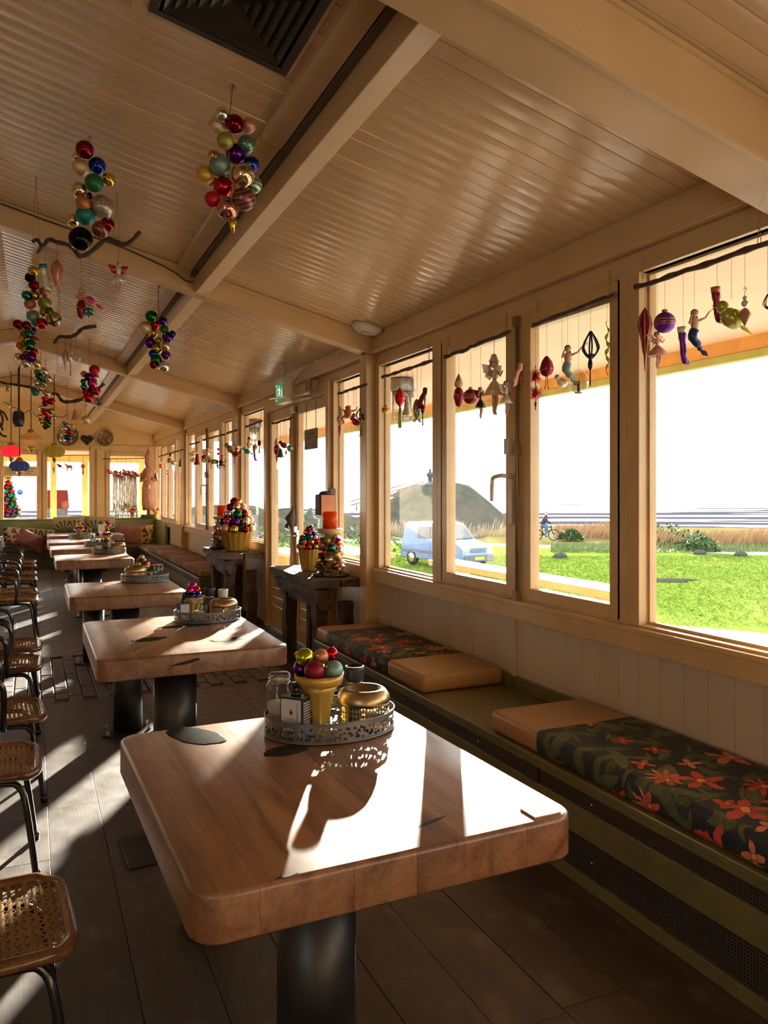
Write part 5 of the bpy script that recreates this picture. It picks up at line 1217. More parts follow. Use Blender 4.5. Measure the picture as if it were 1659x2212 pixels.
orn('terrarium', 1250, 798, 850, XW, 'clear glass globe holding a tiny candle', 'wine', 'silver', 42, 668)
orn('tear', 1276, 716, 776, XW, 'grey openwork drop on a long thread', 'navy', 'silver', 36, 660)
orn('tassel', 1275, 772, 834, XW, 'thin black tassel under the grey openwork drop', 'black', 'black', 10, 772)
orn('icicle', 1312, 694, 812, XW, 'twisted green glass icicle on a spiral hook', 'lime', 'silver', 18, 650)
orn('shoe', 1116, 780, 832, XW, 'pink high heeled shoe hung on the casement stile', 'rose_m', 'wine', 28, 718)
orn('elf', 991, 806, 880, XW, 'dark red elf with pointed cap in the handle casement', 'wine', 'copper', 26, 765)
orn('ball', 1017, 834, 874, XW, 'cream and dark red netted ball in the handle casement', 'wine', 'champ', 34, 760)
orn('fairy', 1038, 836, 904, XW, 'small brown dancer with a black skirt', 'black', 'wine', 22, 750)
orn('fairy', 1068, 776, 896, XW, 'angel with a long cream feather skirt', 'champ_m', 'silver', 46, 728)
orn('bell', 1067, 762, 782, XW, 'little brass bells above the feathered angel', 'silver', 'pink', 26, 728)
orn('fairy', 1094, 822, 898, XW, 'ballerina in a white tutu near the stile', 'white', 'silver', 30, 722)
orn('ball', 833, 874, 894, XW, 'amber glass ball on a thread beside the post', 'gold', 'wine', 17, 815)
orn('tassel', 864, 838, 926, XW, 'red lantern bulb with a long brown tassel', 'red', 'olive', 22, 803)
orn('bell', 879, 850, 898, XW, 'pewter bell ornament in the narrow window', 'silver', 'copper', 22, 799)
orn('terrarium', 891, 836, 858, XW, 'tiny glass dome in the narrow window', 'copper', 'champ', 14, 794)
orn('shoe', 910, 834, 882, XW, 'red and white high heeled shoe in the narrow window', 'wine', 'white', 28, 788)
orn('tassel', 913, 872, 921, XW, 'dark red tassel below the high heeled shoe', 'wine', 'wine', 9, 872)
orn('fish', 901, 858, 910, XW, 'small grey fish left of the high heeled shoe', 'sage', 'silver', 10, 792)
orn('elf', 737, 878, 920, XW, 'cream round hen ornament in the window behind the near console', 'champ_m', 'champ', 22, 849); orn('finial', 734, 918, 948, XW, 'thin red icicle below the cream hen', 'red', 'red', 6, 918)
orn('frog', 752, 876, 918, XW, 'brown climbing frog in the window behind the near console', 'copper', 'gold', 26, 845)
orn('ball', 764, 892, 902, XW, 'small violet glass bead ball', 'purple', 'silver', 9, 840); orn('bird', 769, 898, 924, XW, 'small red bird below the violet ball', 'red', 'wine', 14, 838)
orn('tear', 778, 882, 908, XW, 'grey openwork drop in the window behind the near console', 'navy', 'silver', 19, 834); orn('terrarium', 780, 908, 942, XW, 'clear glass bulb ornament beside the door post', 'wine', 'silver', 24, 834)
orn('bird', 787, 892, 910, XW, 'dark gold beetle ornament beside the door post', 'black', 'gold', 10, 832)
orn('elf', 598, 944, 984, XW, 'dark red jester ornament on the left door leaf', 'wine', 'champ', 16, 913); orn('finial', 598, 982, 1006, XW, 'thin red icicle on the left door leaf', 'red', 'red', 5, 982)
orn('bell', 606, 966, 988, XW, 'green bell on the left door leaf', 'green', 'gold', 16, 910); orn('bird', 613, 950, 972, XW, 'small red bird on the left door leaf', 'wine', 'red', 14, 908)
orn('ball', 627, 959, 976, XW, 'teal glitter ball on the left door leaf', 'teal', 'gold', 15, 904); orn('tassel', 618, 972, 996, XW, 'thin white tassel on the left door leaf', 'white', 'white', 5, 907)
orn('elf', 538, 942, 970, XW, 'cream gnome in the window behind the far console', 'champ_m', 'wine', 12, 920); orn('bird', 534, 964, 984, XW, 'teal bird in the window behind the far console', 'teal', 'green', 14, 921)
orn('ball', 551, 952, 972, XW, 'gold ball in the window behind the far console', 'gold', 'copper', 12, 914); orn('stocking', 550, 966, 997, XW, 'violet boot in the window behind the far console', 'purple', 'wine', 12, 915); orn('tassel', 560, 950, 980, XW, 'dark red tassel in the window behind the far console', 'wine', 'wine', 8, 911)
FAR = [('fairy', 418, 974, 1010, 'champ', 'cream doll'), ('bell', 426, 976, 1004, 'wine', 'dark red bell'), ('elf', 441, 970, 1000, 'wine', 'dark red elf'), ('fairy', 449, 966, 1012, 'champ', 'long cream angel'), ('ball', 454, 980, 1000, 'wine', 'wine red ball'), ('horse', 463, 985, 1012, 'olive', 'olive horse'), ('feather', 471, 964, 990, 'red', 'bright red feather puff'), ('ball', 480, 974, 992, 'red', 'bright red ball'), ('frog', 478, 992, 1014, 'black', 'black frog'), ('bird', 500, 954, 985, 'olive', 'long necked olive bird'), ('tassel', 507, 975, 1002, 'red', 'red tassel'), ('fairy', 511, 960, 1000, 'wine', 'dark red doll')]
for k, px, a, b, c, l in FAR: orn(k, px, a, b, XW, l + ' in the third bay of windows', c, 'champ', None, a - 22)
FAR2 = [('ball', 366, 980, 1000, 'wine', 'wine red ball'), ('elf', 347, 996, 1012, 'red', 'red and white elf'), ('feather', 362, 1012, 1030, 'red', 'red feather puff'), ('bird', 375, 990, 1008, 'sage', 'grey green bird'), ('bell', 390, 988, 1008, 'green', 'green bell'), ('elf', 368, 976, 986, 'black', 'black cap elf')]
for k, px, a, b, c, l in FAR2: orn(k, px, a, b, XW, l + ' in the farthest bay of windows', c, 'champ', None, a - 20)
# things hung from the driftwood
def o2(kind, px, a, b, d, label, c, c2='champ', w=None, s=None): orn(kind, px, a, b, None, label, c, c2, w, s, at=d, group='ornaments hung from the driftwood')
o2('stocking', 97, 573, 628, 4.85, 'white and teal shell mitten at the left of the upper branch', 'white', 'teal', 30, 524); o2('finial', 123, 562, 642, 4.85, 'copper ribbed cone shell under the upper branch', 'copper', 'rose', 24, 522)
o2('elf', 175, 618, 690, 4.85, 'red nutcracker cluster under the middle of the upper branch', 'wine', 'gold', 22, 550); o2('bird', 194, 630, 668, 4.85, 'pink round pig ornament under the upper branch', 'rose_m', 'pink', 40, 548); o2('feather', 192, 662, 688, 4.85, 'mint green fringe under the pink pig', 'teal', 'sage', 26, 640)
o2('fairy', 256, 566, 634, 4.9, 'white bird figure with red feet at the right of the upper branch', 'white', 'red', 40, 524)
o2('finial', 141, 755, 805, 7.35, 'pink glass drop left under the middle branch', 'rose', 'silver', 14, 730); o2('tassel', 152, 760, 812, 7.35, 'clear bead tassel under the middle branch', 'silver', 'silver', 12, 726); o2('bird', 165, 757, 785, 7.35, 'silver bird under the middle branch', 'silver', 'champ', 16, 722)
o2('bird', 146, 908, 930, 9.85, 'dark winged bird under the lowest branch', 'teal', 'champ', 22, 866); o2('bell', 162, 882, 906, 9.85, 'pink bell flower under the lowest branch', 'rose_m', 'silver', 15, 867); o2('ball', 185, 894, 916, 9.85, 'champagne shell ball under the lowest branch', 'champ', 'champ', 18, 860); o2('fairy', 214, 858, 886, 9.85, 'mint fairy right of the lowest branch', 'teal', 'pink', 14, 838)
o2('fish', 16, 826, 845, 12.3, 'grey stuffed fish on the thin far branch', 'sage', 'red', 24, None)

# ---------------------------------------------------------------- lanterns at the end of the room
def lantern(px, py, wpx, d, col, label, shape='pumpkin', glow=1.2):
    p = on_d(px, py, d); r = wpx * d / FPX / 2; T = thing('hanging_lantern', label, 'lantern', p, 0, 'cloth lanterns hung at the far end')
    m, nt, b = newmat('lantern cloth %s' % label[:12], .7); setc(nt, b, col); tl = nt.nodes.new('ShaderNodeBsdfTranslucent'); tl.inputs[0].default_value = (*col, 1)
    mx = nt.nodes.new('ShaderNodeMixShader'); mx.inputs[0].default_value = .55; o = next(q for q in nt.nodes if q.type == 'OUTPUT_MATERIAL')
    nt.links.new(b.outputs[0], mx.inputs[1]); nt.links.new(tl.outputs[0], mx.inputs[2]); nt.links.new(mx.outputs[0], o.inputs[0])
    pr = [(.45, -.55), (.8, -.42), (1, -.12), (1, .12), (.8, .42), (.45, .55)] if shape == 'pumpkin' else [(.25, -.75), (.5, -.45), (.62, -.2), (1, .05), (.85, .35), (.4, .62)]
    mb = MB(); mb.lathe([(q * r, z * r) for q, z in pr], 24, wob=lambda a, i: 1 + .03 * abs(math.cos(a * 6))); mb.f = [f for f in mb.f if len(f) == 4]; mb.sm = [True] * len(mb.f); mb.mi = [0] * len(mb.f); mb.build('cloth_shade', m, T)
    mb = MB()
    for i in range(12):
        a = i * math.pi / 6; mb.tube([(q * r * 1.03 * math.cos(a), q * r * 1.03 * math.sin(a), z * r) for q, z in pr], r * .015, 4)
    mb.build('wire_rib', GOLDM, T)
    zt = pr[-1][1] * r; zb = pr[0][1] * r
    MB().lathe([(.46 * r, zt), (.48 * r, zt + .08 * r), (.36 * r, zt + .14 * r), (.24 * r, zt + .36 * r), (.06 * r, zt + .42 * r), (.05 * r, zt + .52 * r), (0, zt + .52 * r)], 18).build('metal_cap', GOLDM, T)
    MB().lathe([(0, zb - .62 * r), (.08 * r, zb - .52 * r), (.12 * r, zb - .36 * r), (.34 * r, zb - .24 * r), (.26 * r, zb - .1 * r), (pr[0][0] * r * 1.04, zb), (0, zb + .01)], 18).build('metal_foot', GOLDM, T)
    MB().ball((0, 0, 0), r * .22, 12, 9, (1, 1, 1.4)).build('bulb', M('lantern bulb %.1f' % glow, (1, .62, .30), .5, 0, 0, emit=glow), T)
    MB().tube([(0, 0, zt + .5 * r), (0, 0, ceil_z(p.x) - p.z)], .007, 6).build('cord', IRON, T)
    return T
lantern(24, 975, 43, 13.2, (.62, .03, .10), 'bright pink pumpkin lantern at the left', glow=26)
lantern(42, 1007, 40, 12.6, (.02, .04, .22), 'dark blue pumpkin lantern, lowest of the lanterns', glow=20)
lantern(67, 949, 43, 12.9, (.22, .12, .055), 'brown gauze lantern of pointed shape with a lit bulb', 'pointed', glow=24)
lantern(117, 976, 42, 12.9, (.22, .18, .03), 'olive pumpkin lantern right of the others', glow=16)
p = on_d(40, 905, 12.9); o = thing('ceiling_speaker', 'black rounded loudspeaker hung above the lanterns', 'speaker', p)
MB().lathe([(0, -.13), (.06, -.128), (.085, -.10), (.092, 0), (.085, .10), (.06, .128), (0, .13)], 20, sy=.8).build('speaker_body', BLACKM, o); MB().tube([(0, 0, .12), (0, 0, ceil_z(p.x) - p.z)], .01, 8).build('stem', IRON, o)
MB().lathe([(.080, -.07), (.0945, 0), (.080, .07)], 20, sy=.82).build('mesh_front', IRON, o)
P0 = [on_d(x, y, 13.0) for x, y in ((8, 868), (24, 877), (42, 886), (52, 893), (66, 886), (82, 903), (100, 906), (117, 898), (133, 902), (145, 896))]
o = thing('string_lights', 'thin cable of little clear bulbs looped above the lanterns', 'string lights', P0[0]); MB().tube(smooth_path([q - P0[0] for q in P0], 4), .006, 5).build('cable', IRON, o)
for x, y in ((24, 877), (42, 888), (67, 890), (117, 902)): MB().ball(on_d(x, y, 13.0) - P0[0], .036, 10, 8).build('clear_bulb', SILVERM, o)
T = thing('antler_branch', 'dark twiggy antler shape at the left picture edge above the pink lantern', 'branch', on_d(0, 905, 12))
m = MB(); b0 = on_d(0, 905, 12)
for pts in ([(-18, 870), (-4, 884), (6, 905), (2, 925)], [(-18, 880), (6, 890), (14, 902), (16, 908)], [(-10, 895), (0, 915), (6, 930)], [(-18, 905), (-6, 925), (4, 940), (14, 943)]): m.tube(smooth_path([on_d(x, y, 12) - b0 for x, y in pts], 4), .016, 6)
m.build('twigs', TWIG, T)

# ---------------------------------------------------------------- end wall pieces
def wall_plate(px, py, rpx, label, seed):
    p = on_y(px, py, ENDY - .02); r = rpx * depth(p) / FPX; T = thing('wall_plate', label, 'plate', p)
    MB().lathe([(0, 0), (r, 0), (r, .03), (r * .92, .035), (r * .84, .02), (0, .015)], 40).build('plate_body', M('dark bronze', (.16, .10, .04), .4, .5, .3, 20), T, rot=(math.pi / 2, 0, 0)); rs = random.Random(seed)
    m = MB(); m.tube([(r * .96 * math.cos(i * .157), 0, r * .96 * math.sin(i * .157)) for i in range(40)], r * .05, 6, closed=True); o = m.build('raised_rim', M('aged silver', (.45, .40, .30), .35, .7), T, loc=(0, -.03, 0))
    mb = MB()
    for i in range(26):
        a, q = rs.uniform(0, 6.28), r * .75 * math.sqrt(rs.random()); mb.ball((q * math.cos(a), -.025, q * math.sin(a)), r * rs.uniform(.07, .16), 9, 6, (1, .5, 1))
    mb.build('relief', M('relief bronze', (.30, .20, .09), .35, .5, .6, 22), T); return T
wall_plate(146, 941, 24, 'larger round relief plate on the end wall, partly behind baubles', 1); wall_plate(226, 946, 19, 'smaller round relief plate at the right of the end wall', 2)
p = on_y(188, 950, ENDY - .02); T = thing('wall_bracket', 'dark wrought scroll ornament between the two wall plates', 'bracket', p); m = MB(); k = depth(p) / FPX
for s in (-1, 1):
    m.tube([(s * (.5 + t * .55) * k * 4 * math.cos(t * .9 - .6) + s * 3 * k, 0, k * (2 + 6 * math.sin(t * .9))) for t in [i * .3 for i in range(22)]], .02, 6); m.tube([(0, 0, -11 * k), (s * 5 * k, 0, -3 * k), (s * 12 * k, 0, 4 * k), (s * 8 * k, 0, 9 * k), (s * 3 * k, 0, 4 * k)], .022, 6)
m.ball((0, 0, 0), 4 * k, 10, 8, (1, .5, 1.3)); m.build('scrolls', IRON, T)
# carved figure in the corner
p = on_d(321, 1117, 18.2); k = depth(p) / FPX
T = thing('carved_statue', 'tall carved reddish wood figure on a black foot in the far right corner', 'statue', (p.x, p.y, 1.03))
CARV = wood('carved red wood', (.16, .055, .03), (.42, .20, .12), .6, 2, 1.5, .6, .02)
MB().box(-.17, .17, -.13, .13, 0, .07).build('black_foot', IRON, T, bevel=.01); MB().lathe([(.025, .07), (.025, .17)], 8).build('rod', IRON, T)
z0 = .17; hh = 137 * k
MB().lathe([(0, z0), (.135, z0), (.155, z0 + .1 * hh), (.150, z0 + .35 * hh), (.125, z0 + .44 * hh), (.142, z0 + .53 * hh), (.150, z0 + .60 * hh), (.105, z0 + .65 * hh), (.07, z0 + .68 * hh), (.085, z0 + .72 * hh), (.09, z0 + .77 * hh), (.075, z0 + .82 * hh), (.10, z0 + .84 * hh), (.06, z0 + .90 * hh), (.03, z0 + .96 * hh), (.035, z0 + .98 * hh), (0, z0 + hh)], 28, sy=.72, wob=lambda a, i: 1 + .05 * math.cos(a * 9 + i) + .04 * math.cos(a * 3)).build('figure', CARV, T)
for s in (-1, 1): MB().tube([(s * .14, -.02, z0 + .58 * hh), (s * .17, -.07, z0 + .46 * hh), (s * .06, -.12, z0 + .50 * hh)], [.045, .04, .03], 8).build('arm', CARV, T)
MB().box(-.02, .02, -.125, -.10, z0 + .335 * hh, z0 + .40 * hh).build('pale_flower', M('pale carving', (.62, .45, .33), .6), T, bevel=.005)
for px, l in ((1130 / 3.95, 'left of the strip curtain'), (1335 / 3.95, 'right of the carved statue'), (148 / 3.95, 'beside the bauble tree'), (2, 'at the left picture edge')):
    p = on_d(px, 1123, 18.0); sundae((p.x, p.y if px < 300 else p.y, 1.032), sb(['champ', 'wine', 'navy', 'red', 'purple', 'silver', 'copper', 'gold'] if px > 100 else ['purple', 'red', 'blue', 'pink', 'wine', 'gold', 'navy', 'red'], int(px)), 'little golden cone of baubles on the end ledge, ' + l, 1.05)
# bauble tree
p = on_d(14, 1124, 17.9); T = thing('bauble_tree', 'cone shaped tree of baubles at the left end of the ledge', 'decoration', (p.x, p.y, 1.03)); rs = random.Random(12)
MB().lathe([(0, 0), (.2, 0), (.2, .03), (.16, .04), (.03, .95), (0, .96)], 20).build('cone_core', M('dark moss', (.03, .03, .015), .9), T); i = 0
cols = ['purple', 'navy', 'wine', 'green', 'pink', 'red', 'teal', 'red', 'champ', 'copper', 'silver', 'gold']
for lv in range(11):
    z = .08 + .088 * lv; R = .235 - .017 * lv; n = max(4, int(13 - lv * .8))
    for kx in range(n):
        a = (kx + .5 * (lv % 2)) * 6.283 / n; bauble(T, (R * math.cos(a), R * math.sin(a), z), rs.uniform(.042, .058), cols[min(11, max(0, lv + rs.randint(-1, 1)))])
# shiny strip curtain in the right end window with a row of red birds
p0 = on_y(236, 992, ENDY - .06); p1 = on_y(317, 990, ENDY - .06); T = thing('strip_curtain', 'shiny silver strip curtain in the right end window', 'curtain', p0); m = MB(); rs = random.Random(4)
for i in range(34):
    x = (p1.x - p0.x) * (.1 + .62 * i / 33); w = rs.uniform(.010, .02); zt_, zb_ = -.28 + rs.uniform(-.04, .04), -1.22 + rs.uniform(-.25, .1)
    m.tube([(x + rs.uniform(-.008, .008), rs.uniform(-.02, .02), zt_ + (zb_ - zt_) * q / 5) for q in range(6)], w * .95, 5)
stuff(m.build('strips', M('silver film', (.62, .60, .60), .2, .7, .3, 18), T)); MB().tube([(-.15, 0, 0), p1 - p0], .010, 6).build('curtain_rod', TWIG, T)
for i, px in enumerate((239, 254, 262, 272, 283, 297)): orn('bird', px, 1012 + (i % 3) * 3, 1027 + (i % 3) * 3, None, 'small red glass bird above the strip curtain, %s' % ['leftmost of six', 'second from the left of six', 'third from the left of six', 'third from the right of six', 'second from the right of six', 'rightmost of six'][i], 'red', 'white', 12, 993, at=depth(on_y(px, 1000, ENDY - .1)))
q0 = on_y(101, 984, ENDY - .1); T = thing('twig_rod', 'thin rod across the middle end window', 'hanging rod', q0, 0, 'twig rods hung across the windows'); MB().tube([(0, 0, 0), on_y(194, 983, ENDY - .1) - q0], .009, 6).build('twig', TWIG, T)
orn('horse', 150, 1000, 1018, None, 'little red horse in the middle end window', 'copper', 'wine', 17, 984, at=depth(on_y(150, 1000, ENDY - .1))); orn('tassel', 179, 1002, 1025, None, 'thin red figure tassel in the middle end window', 'copper', 'wine', 9, 984, at=depth(on_y(179, 1000, ENDY - .1)))
orn('icicle', 116, 1004, 1024, None, 'green glass icicle in the middle end window', 'teal', 'silver', 8, 984, at=depth(on_y(116, 1000, ENDY - .1))); orn('bird', 129, 1000, 1012, None, 'small dark red bird in the middle end window', 'wine', 'wine', 10, 984, at=depth(on_y(129, 1000, ENDY - .1)))
p = on_y(44, 1018, ENDY - .05); k = depth(p) / FPX; T = thing('notice', 'cream paper notice on the left end window', 'notice', p); MB().box(-37 * k, 37 * k, -.004, 0, -11 * k, 11 * k).build('paper', M('cream card', (.70, .52, .28), .6), T)
m = MB()
for i in range(3):
    m.box(-30 * k, -8 * k, -.0055, -.004, (5 - 5 * i) * k, (6.2 - 5 * i) * k); m.box(10 * k, 30 * k - i * 4 * k, -.0055, -.004, (5 - 5 * i) * k, (6.2 - 5 * i) * k)
m.build('text_lines', M('dark print', (.08, .05, .03), .6), T)

# ---------------------------------------------------------------- fixtures
c = (on_ceil(315, 10) + on_ceil(627, 158)) / 2; x0, x1 = .40, .965; L = x1 - x0
T = thing('air_vent', 'dark square ceiling air vent with nested louvres', 'air vent', ((x0 + x1) / 2, 3.13 - L / 2, ceil_z((x0 + x1) / 2) - .012)); T.rotation_euler = (0, slope, 0)
VM = M('dark vent metal', (.055, .046, .036), .4, .6, .25, 10)
m = MB(); h = L / 2
for a, b_ in ((h, h - .035),): m.box(-a, a, -a, -b_, -.012, .01).box(-a, a, b_, a, -.012, .01).box(-a, -b_, -b_, b_, -.012, .01).box(b_, a, -b_, b_, -.012, .01)
m.build('vent_frame', VM, T, bevel=.003); MB().box(-h + .03, h - .03, -h + .03, h - .03, .008, .011).build('vent_back', M('vent dark', (.008, .007, .006), .9), T)
for i in range(6):
    a = h - .05 - i * .038
    for kx in range(4):
        R = Matrix.Rotation(kx * math.pi / 2, 3, 'Z'); vs = [R @ Vector(v) for v in ((-a, -a, -.014), (a, -a, -.014), (a - .026, -a + .026, .008), (-a + .026, -a + .026, .008), (-a, -a, -.0125), (a, -a, -.0125), (a - .026, -a + .0275, .0095), (-a + .026, -a + .0275, .0095))]
        MB().add(vs, [(0, 1, 2, 3), (4, 7, 6, 5), (0, 4, 5, 1), (3, 2, 6, 7), (0, 3, 7, 4), (1, 5, 6, 2)]).build('louvre', VM, T)
vf = .05
for a, b_, c_, d_, nm in ((x0 - .06, x0 - .002, 2.45, 3.19, 's'), (x1 + .0, x1 + .012, 2.45, 3.13, 't')):
    MB().box(a - (x0 + x1) / 2, b_ - (x0 + x1) / 2, c_ - 3.13 + L / 2, d_ - 3.13 + L / 2, -.004, .004).build('vent_surround', BEAM, T)
p = on_ceil(785, 718); T = thing('ceiling_detector', 'white round ceiling dome at the crossbeam end by the windows', 'detector', (2.5, 5.93, ceil_z(2.5) - .004)); T.rotation_euler = (math.pi, slope, 0)
T.rotation_euler = (0, slope, 0)
MB().lathe([(0, 0), (.125, 0), (.125, -.015), (.115, -.03), (.06, -.055), (0, -.058)], 32).build('dome', WHITEP, T); MB().lathe([(.04, -.0555), (.044, -.0605), (.048, -.0555)], 24).build('ring', M('grey ring', (.3, .28, .25), .5), T)
T = thing('exit_sign', 'white emergency exit box with a green running man sign over the door', 'exit sign', (2.45, 8.10, 2.58)); MB().box(-.05, .05, -.15, .15, 0, .27).build('sign_housing', WHITEP, T, bevel=.008)
GR = M('exit green', (.01, .30, .10), .4, 0, .02, emit=.5)
MB().box(-.054, -.05, -.135, .135, .02, .215).build('green_panel', GR, T); m = MB(); E_W = M('exit white', (.9, .95, .9), .4, 0, 0, emit=.6)
X5 = -.055
def flat(pts): m.prism(pts, 0, X5 - .001, X5)
flat([(.010, .185), (-.012, .185), (-.014, .165), (.008, .165)]); flat([(.02, .16), (-.03, .155), (-.035, .10), (.005, .10)]); flat([(.0, .105), (-.03, .105), (-.06, .05), (-.045, .045)]); flat([(.005, .105), (-.015, .105), (.03, .07), (.05, .04), (.065, .045), (.045, .08)]); flat([(.02, .16), (.05, .13), (.055, .14), (.03, .165)]); flat([(-.03, .155), (-.055, .12), (-.045, .115), (-.02, .14)])
flat([(.125, .03), (.075, .03), (.075, .20), (.125, .20), (.125, .19), (.085, .19), (.085, .04), (.125, .04)]); flat([(-.075, .05), (-.125, .05), (-.10, .17)])
m.build('running_man', E_W, T); MB().box(-.02, .02, -.02, .02, .27, .42).build('bracket', WHITEP, T)
T = thing('door_closer', 'white door closer box with a folding metal arm over the door', 'door closer', (2.60, 7.75, 2.66)); MB().box(-.06, .02, -.28, .28, 0, .10).build('closer_box', M('cream closer cover', (.58, .50, .38), .4), T, bevel=.006); MB().box(-.07, -.055, -.30, -.12, -.01, .11).build('end_cover', M('brown end', (.22, .15, .09), .5), T, bevel=.004)
MB().tube([(-.05, -.18, -.02), (-.18, .08, -.035), (-.28, .42, -.03)], .012, 8).tube([(-.28, .42, -.03), (-.12, .2, -.05), (.0, -.1, -.06)], .010, 8).build('arm', SILVERM, T)
MB().ball((-.05, -.18, -.01), .022, 10, 8).build('pivot', SILVERM, T)
pts = [Vector((2.60, 6.30, 2.86)), Vector((2.58, 6.8, 2.92)), Vector((2.57, 7.4, 2.93)), Vector((2.57, 7.75, 2.91)), Vector((2.55, 7.95, 2.84)), Vector((2.50, 8.0, 2.74))]
o = thing('cable', 'thin beige cable along the cornice to the exit sign', 'cable', pts[0]); MB().tube(smooth_path([q - pts[0] for q in pts], 5), .007, 6).build('cable_run', M('beige cable', (.50, .38, .22), .5), o)
for q in pts[1:4]: MB().box(-.012, .012, -.01, .01, -.012, .012).build('clip', WHITEP, o, loc=q - pts[0])
pts = [Vector((a, 6.055, ceil_z(a) - c)) for a, c in ((-.2, .03), (.2, .035), (.55, .03), (.8, .05), (.97, .075), (1.06, .11), (1.12, .10))]
o = thing('cable', 'dark loose cable along the second crossbeam to the purlin', 'cable', pts[0]); MB().tube(smooth_path([q - pts[0] for q in pts], 5), .006, 6).build('cable_run', M('dark cable', (.05, .04, .03), .5), o)
# door sign, carved hanging animal
p = on_x(672, 948, 2.59); T = thing('door_sign', 'brown wooden sign hung by two chains on the right door leaf', 'sign', p); MB().box(-.01, .01, -.185, .185, -.105, .10).build('sign_board', M('brown sign wood', (.16, .11, .065), .6, 0, .15, 9), T, bevel=.003)
m = MB()
for i, (a, b_) in enumerate(((-.13, .13), (-.10, .12))): m.box(-.0115, -.010, a, b_, .045 - i * .035, .06 - i * .035)
m.box(-.0115, -.010, -.12, .13, -.055, -.05); m.build('carved_lines', M('sign carving', (.07, .045, .028), .7), T)
for s in (-1, 1):
    m = MB()
    for i in range(9): m.tube([(.004 * (i % 2) * math.cos(q * .9), s * .15 + .005 * math.cos(q * .9) * ((i + 1) % 2), .115 + .03 * i + .018 * math.sin(q * .9)) for q in range(7)], .002, 4, closed=True)
    m.build('chain', IRON, T)
T = thing('door_animal', 'dark carved hanging animal on the door handle stile', 'carving', on_x(632, 1152, 2.57)); k = depth(T.location) / FPX
MB().tube(smooth_path([(0, 0, 0), (0, .02, 16 * k), (0, .05, 30 * k), (0, .01, 45 * k), (0, -.03, 58 * k)], 4), [.012, .012, .015, .02, .03, .035, .045, .05, .055, .05, .045, .035, .03, .02, .018, .014, .01], 9).build('body', TWIG, T)
for q in (24, 40): MB().tube([(-.02, .03, q * k), (-.04, .10, (q - 8) * k), (-.02, .11, (q - 14) * k)], [.02, .016, .008], 7).build('leg', TWIG, T)
# ---------------------------------------------------------------- outdoors
def groundmat(name, c1, c2, c3, sc, rough=.9):
    m, nt, b = newmat(name, rough, 0, 0); x, y, z = coords(nt); v = vec(nt, x, y, z)
    n1 = noise(nt, v, sc, 6); n2 = noise(nt, v, sc * .12, 3); n3 = noise(nt, vec(nt, x * 1.0, y * 1.0, z), sc * 8, 3)
    c = mixc(n1.ramp((.36, 0), (.62, 1)), c1, c2); c = mixc(n2.ramp((.45, 0), (.7, 1)) * .7, c, c3); setc(nt, b, c); bump(nt, b, n1 * .6 + n3 * .4, .3, .03); return m
GRASSM = groundmat('meadow grass', (.075, .115, .016), (.10, .145, .022), (.13, .155, .035), 2.2)
GZ = -1.5
def ground(name, pts, z, mat, label, zb=-.4):
    o = MB().prism(pts, 2, z + zb, z).build(name, mat, fix=True); return tag(o, label, 'ground', None, 'structure')
ground('gravel_ground', [(4.95, -30), (34, -30), (14.9, 12.3), (13.2, 14.8), (13.0, 27), (4.95, 60)], GZ, M('pale gravel', (.30, .27, .24), .95, 0, .25, 18, .8, 60, spec=0), 'pale gravel strip below the terrace')
ground('meadow_ground', [(-60, 40), (4.95, 60), (13.0, 27), (13.2, 14.8), (14.9, 12.3), (34, -30), (60, -30), (60, 6), (43, 14), (30, 31), (19, 44), (0, 60), (-60, 62)], GZ, GRASSM, 'bright green meadow outside the windows')
ground('path_ground', [(60, 6), (62, 8), (45, 16), (31.5, 32.5), (20, 46), (0, 62.5), (-60, 65), (-60, 62), (0, 60), (19, 44), (30, 31), (43, 14)], GZ + .01, M('pale path', (.30, .27, .24), .9, 0, .1, 3, spec=0), 'pale footpath beyond the meadow')
ground('shore_ground', [(62, 8), (90, 8), (60, 45), (30, 72), (-60, 90), (-60, 65), (0, 62.5), (20, 46), (31.5, 32.5), (45, 16)], GZ - .05, groundmat('dune grass ground', (.07, .075, .02), (.12, .10, .04), (.15, .10, .05), 1.5), 'rough shore grass beyond the path')
m_, nt, b = newmat('tidal flat and sea', .22, 0, .6); x, y, z = coords(nt)
rot = x * CS - y * SN; along = x * SN + y * CS
nb = noise(nt, vec(nt, rot * .016 + 3.0, along * .10, 0), 1.0, 5, .6) + (along / 200.0).mn(1.0) * -.20 + .16
setc(nt, b, mixc(nb.ramp((.46, 0), (.52, 1)), (.62, .62, .60), (.040, .038, .048))); setc(nt, b, nb.ramp((.46, .16), (.52, .8)), 'Roughness'); setc(nt, b, nb.ramp((.46, .6), (.52, 0)), 'Specular IOR Level')
o = MB().prism([(-3000, 62), (-60, 62), (0, 60), (60, 6), (200, -300), (4000, -3000), (6000, 3000), (3000, 6500), (-3000, 6500)], 2, GZ - 1.6, GZ - .6).build('sea', m_, fix=True); tag(o, 'shining tidal flats and sea out to the horizon', 'sea', None, 'structure')
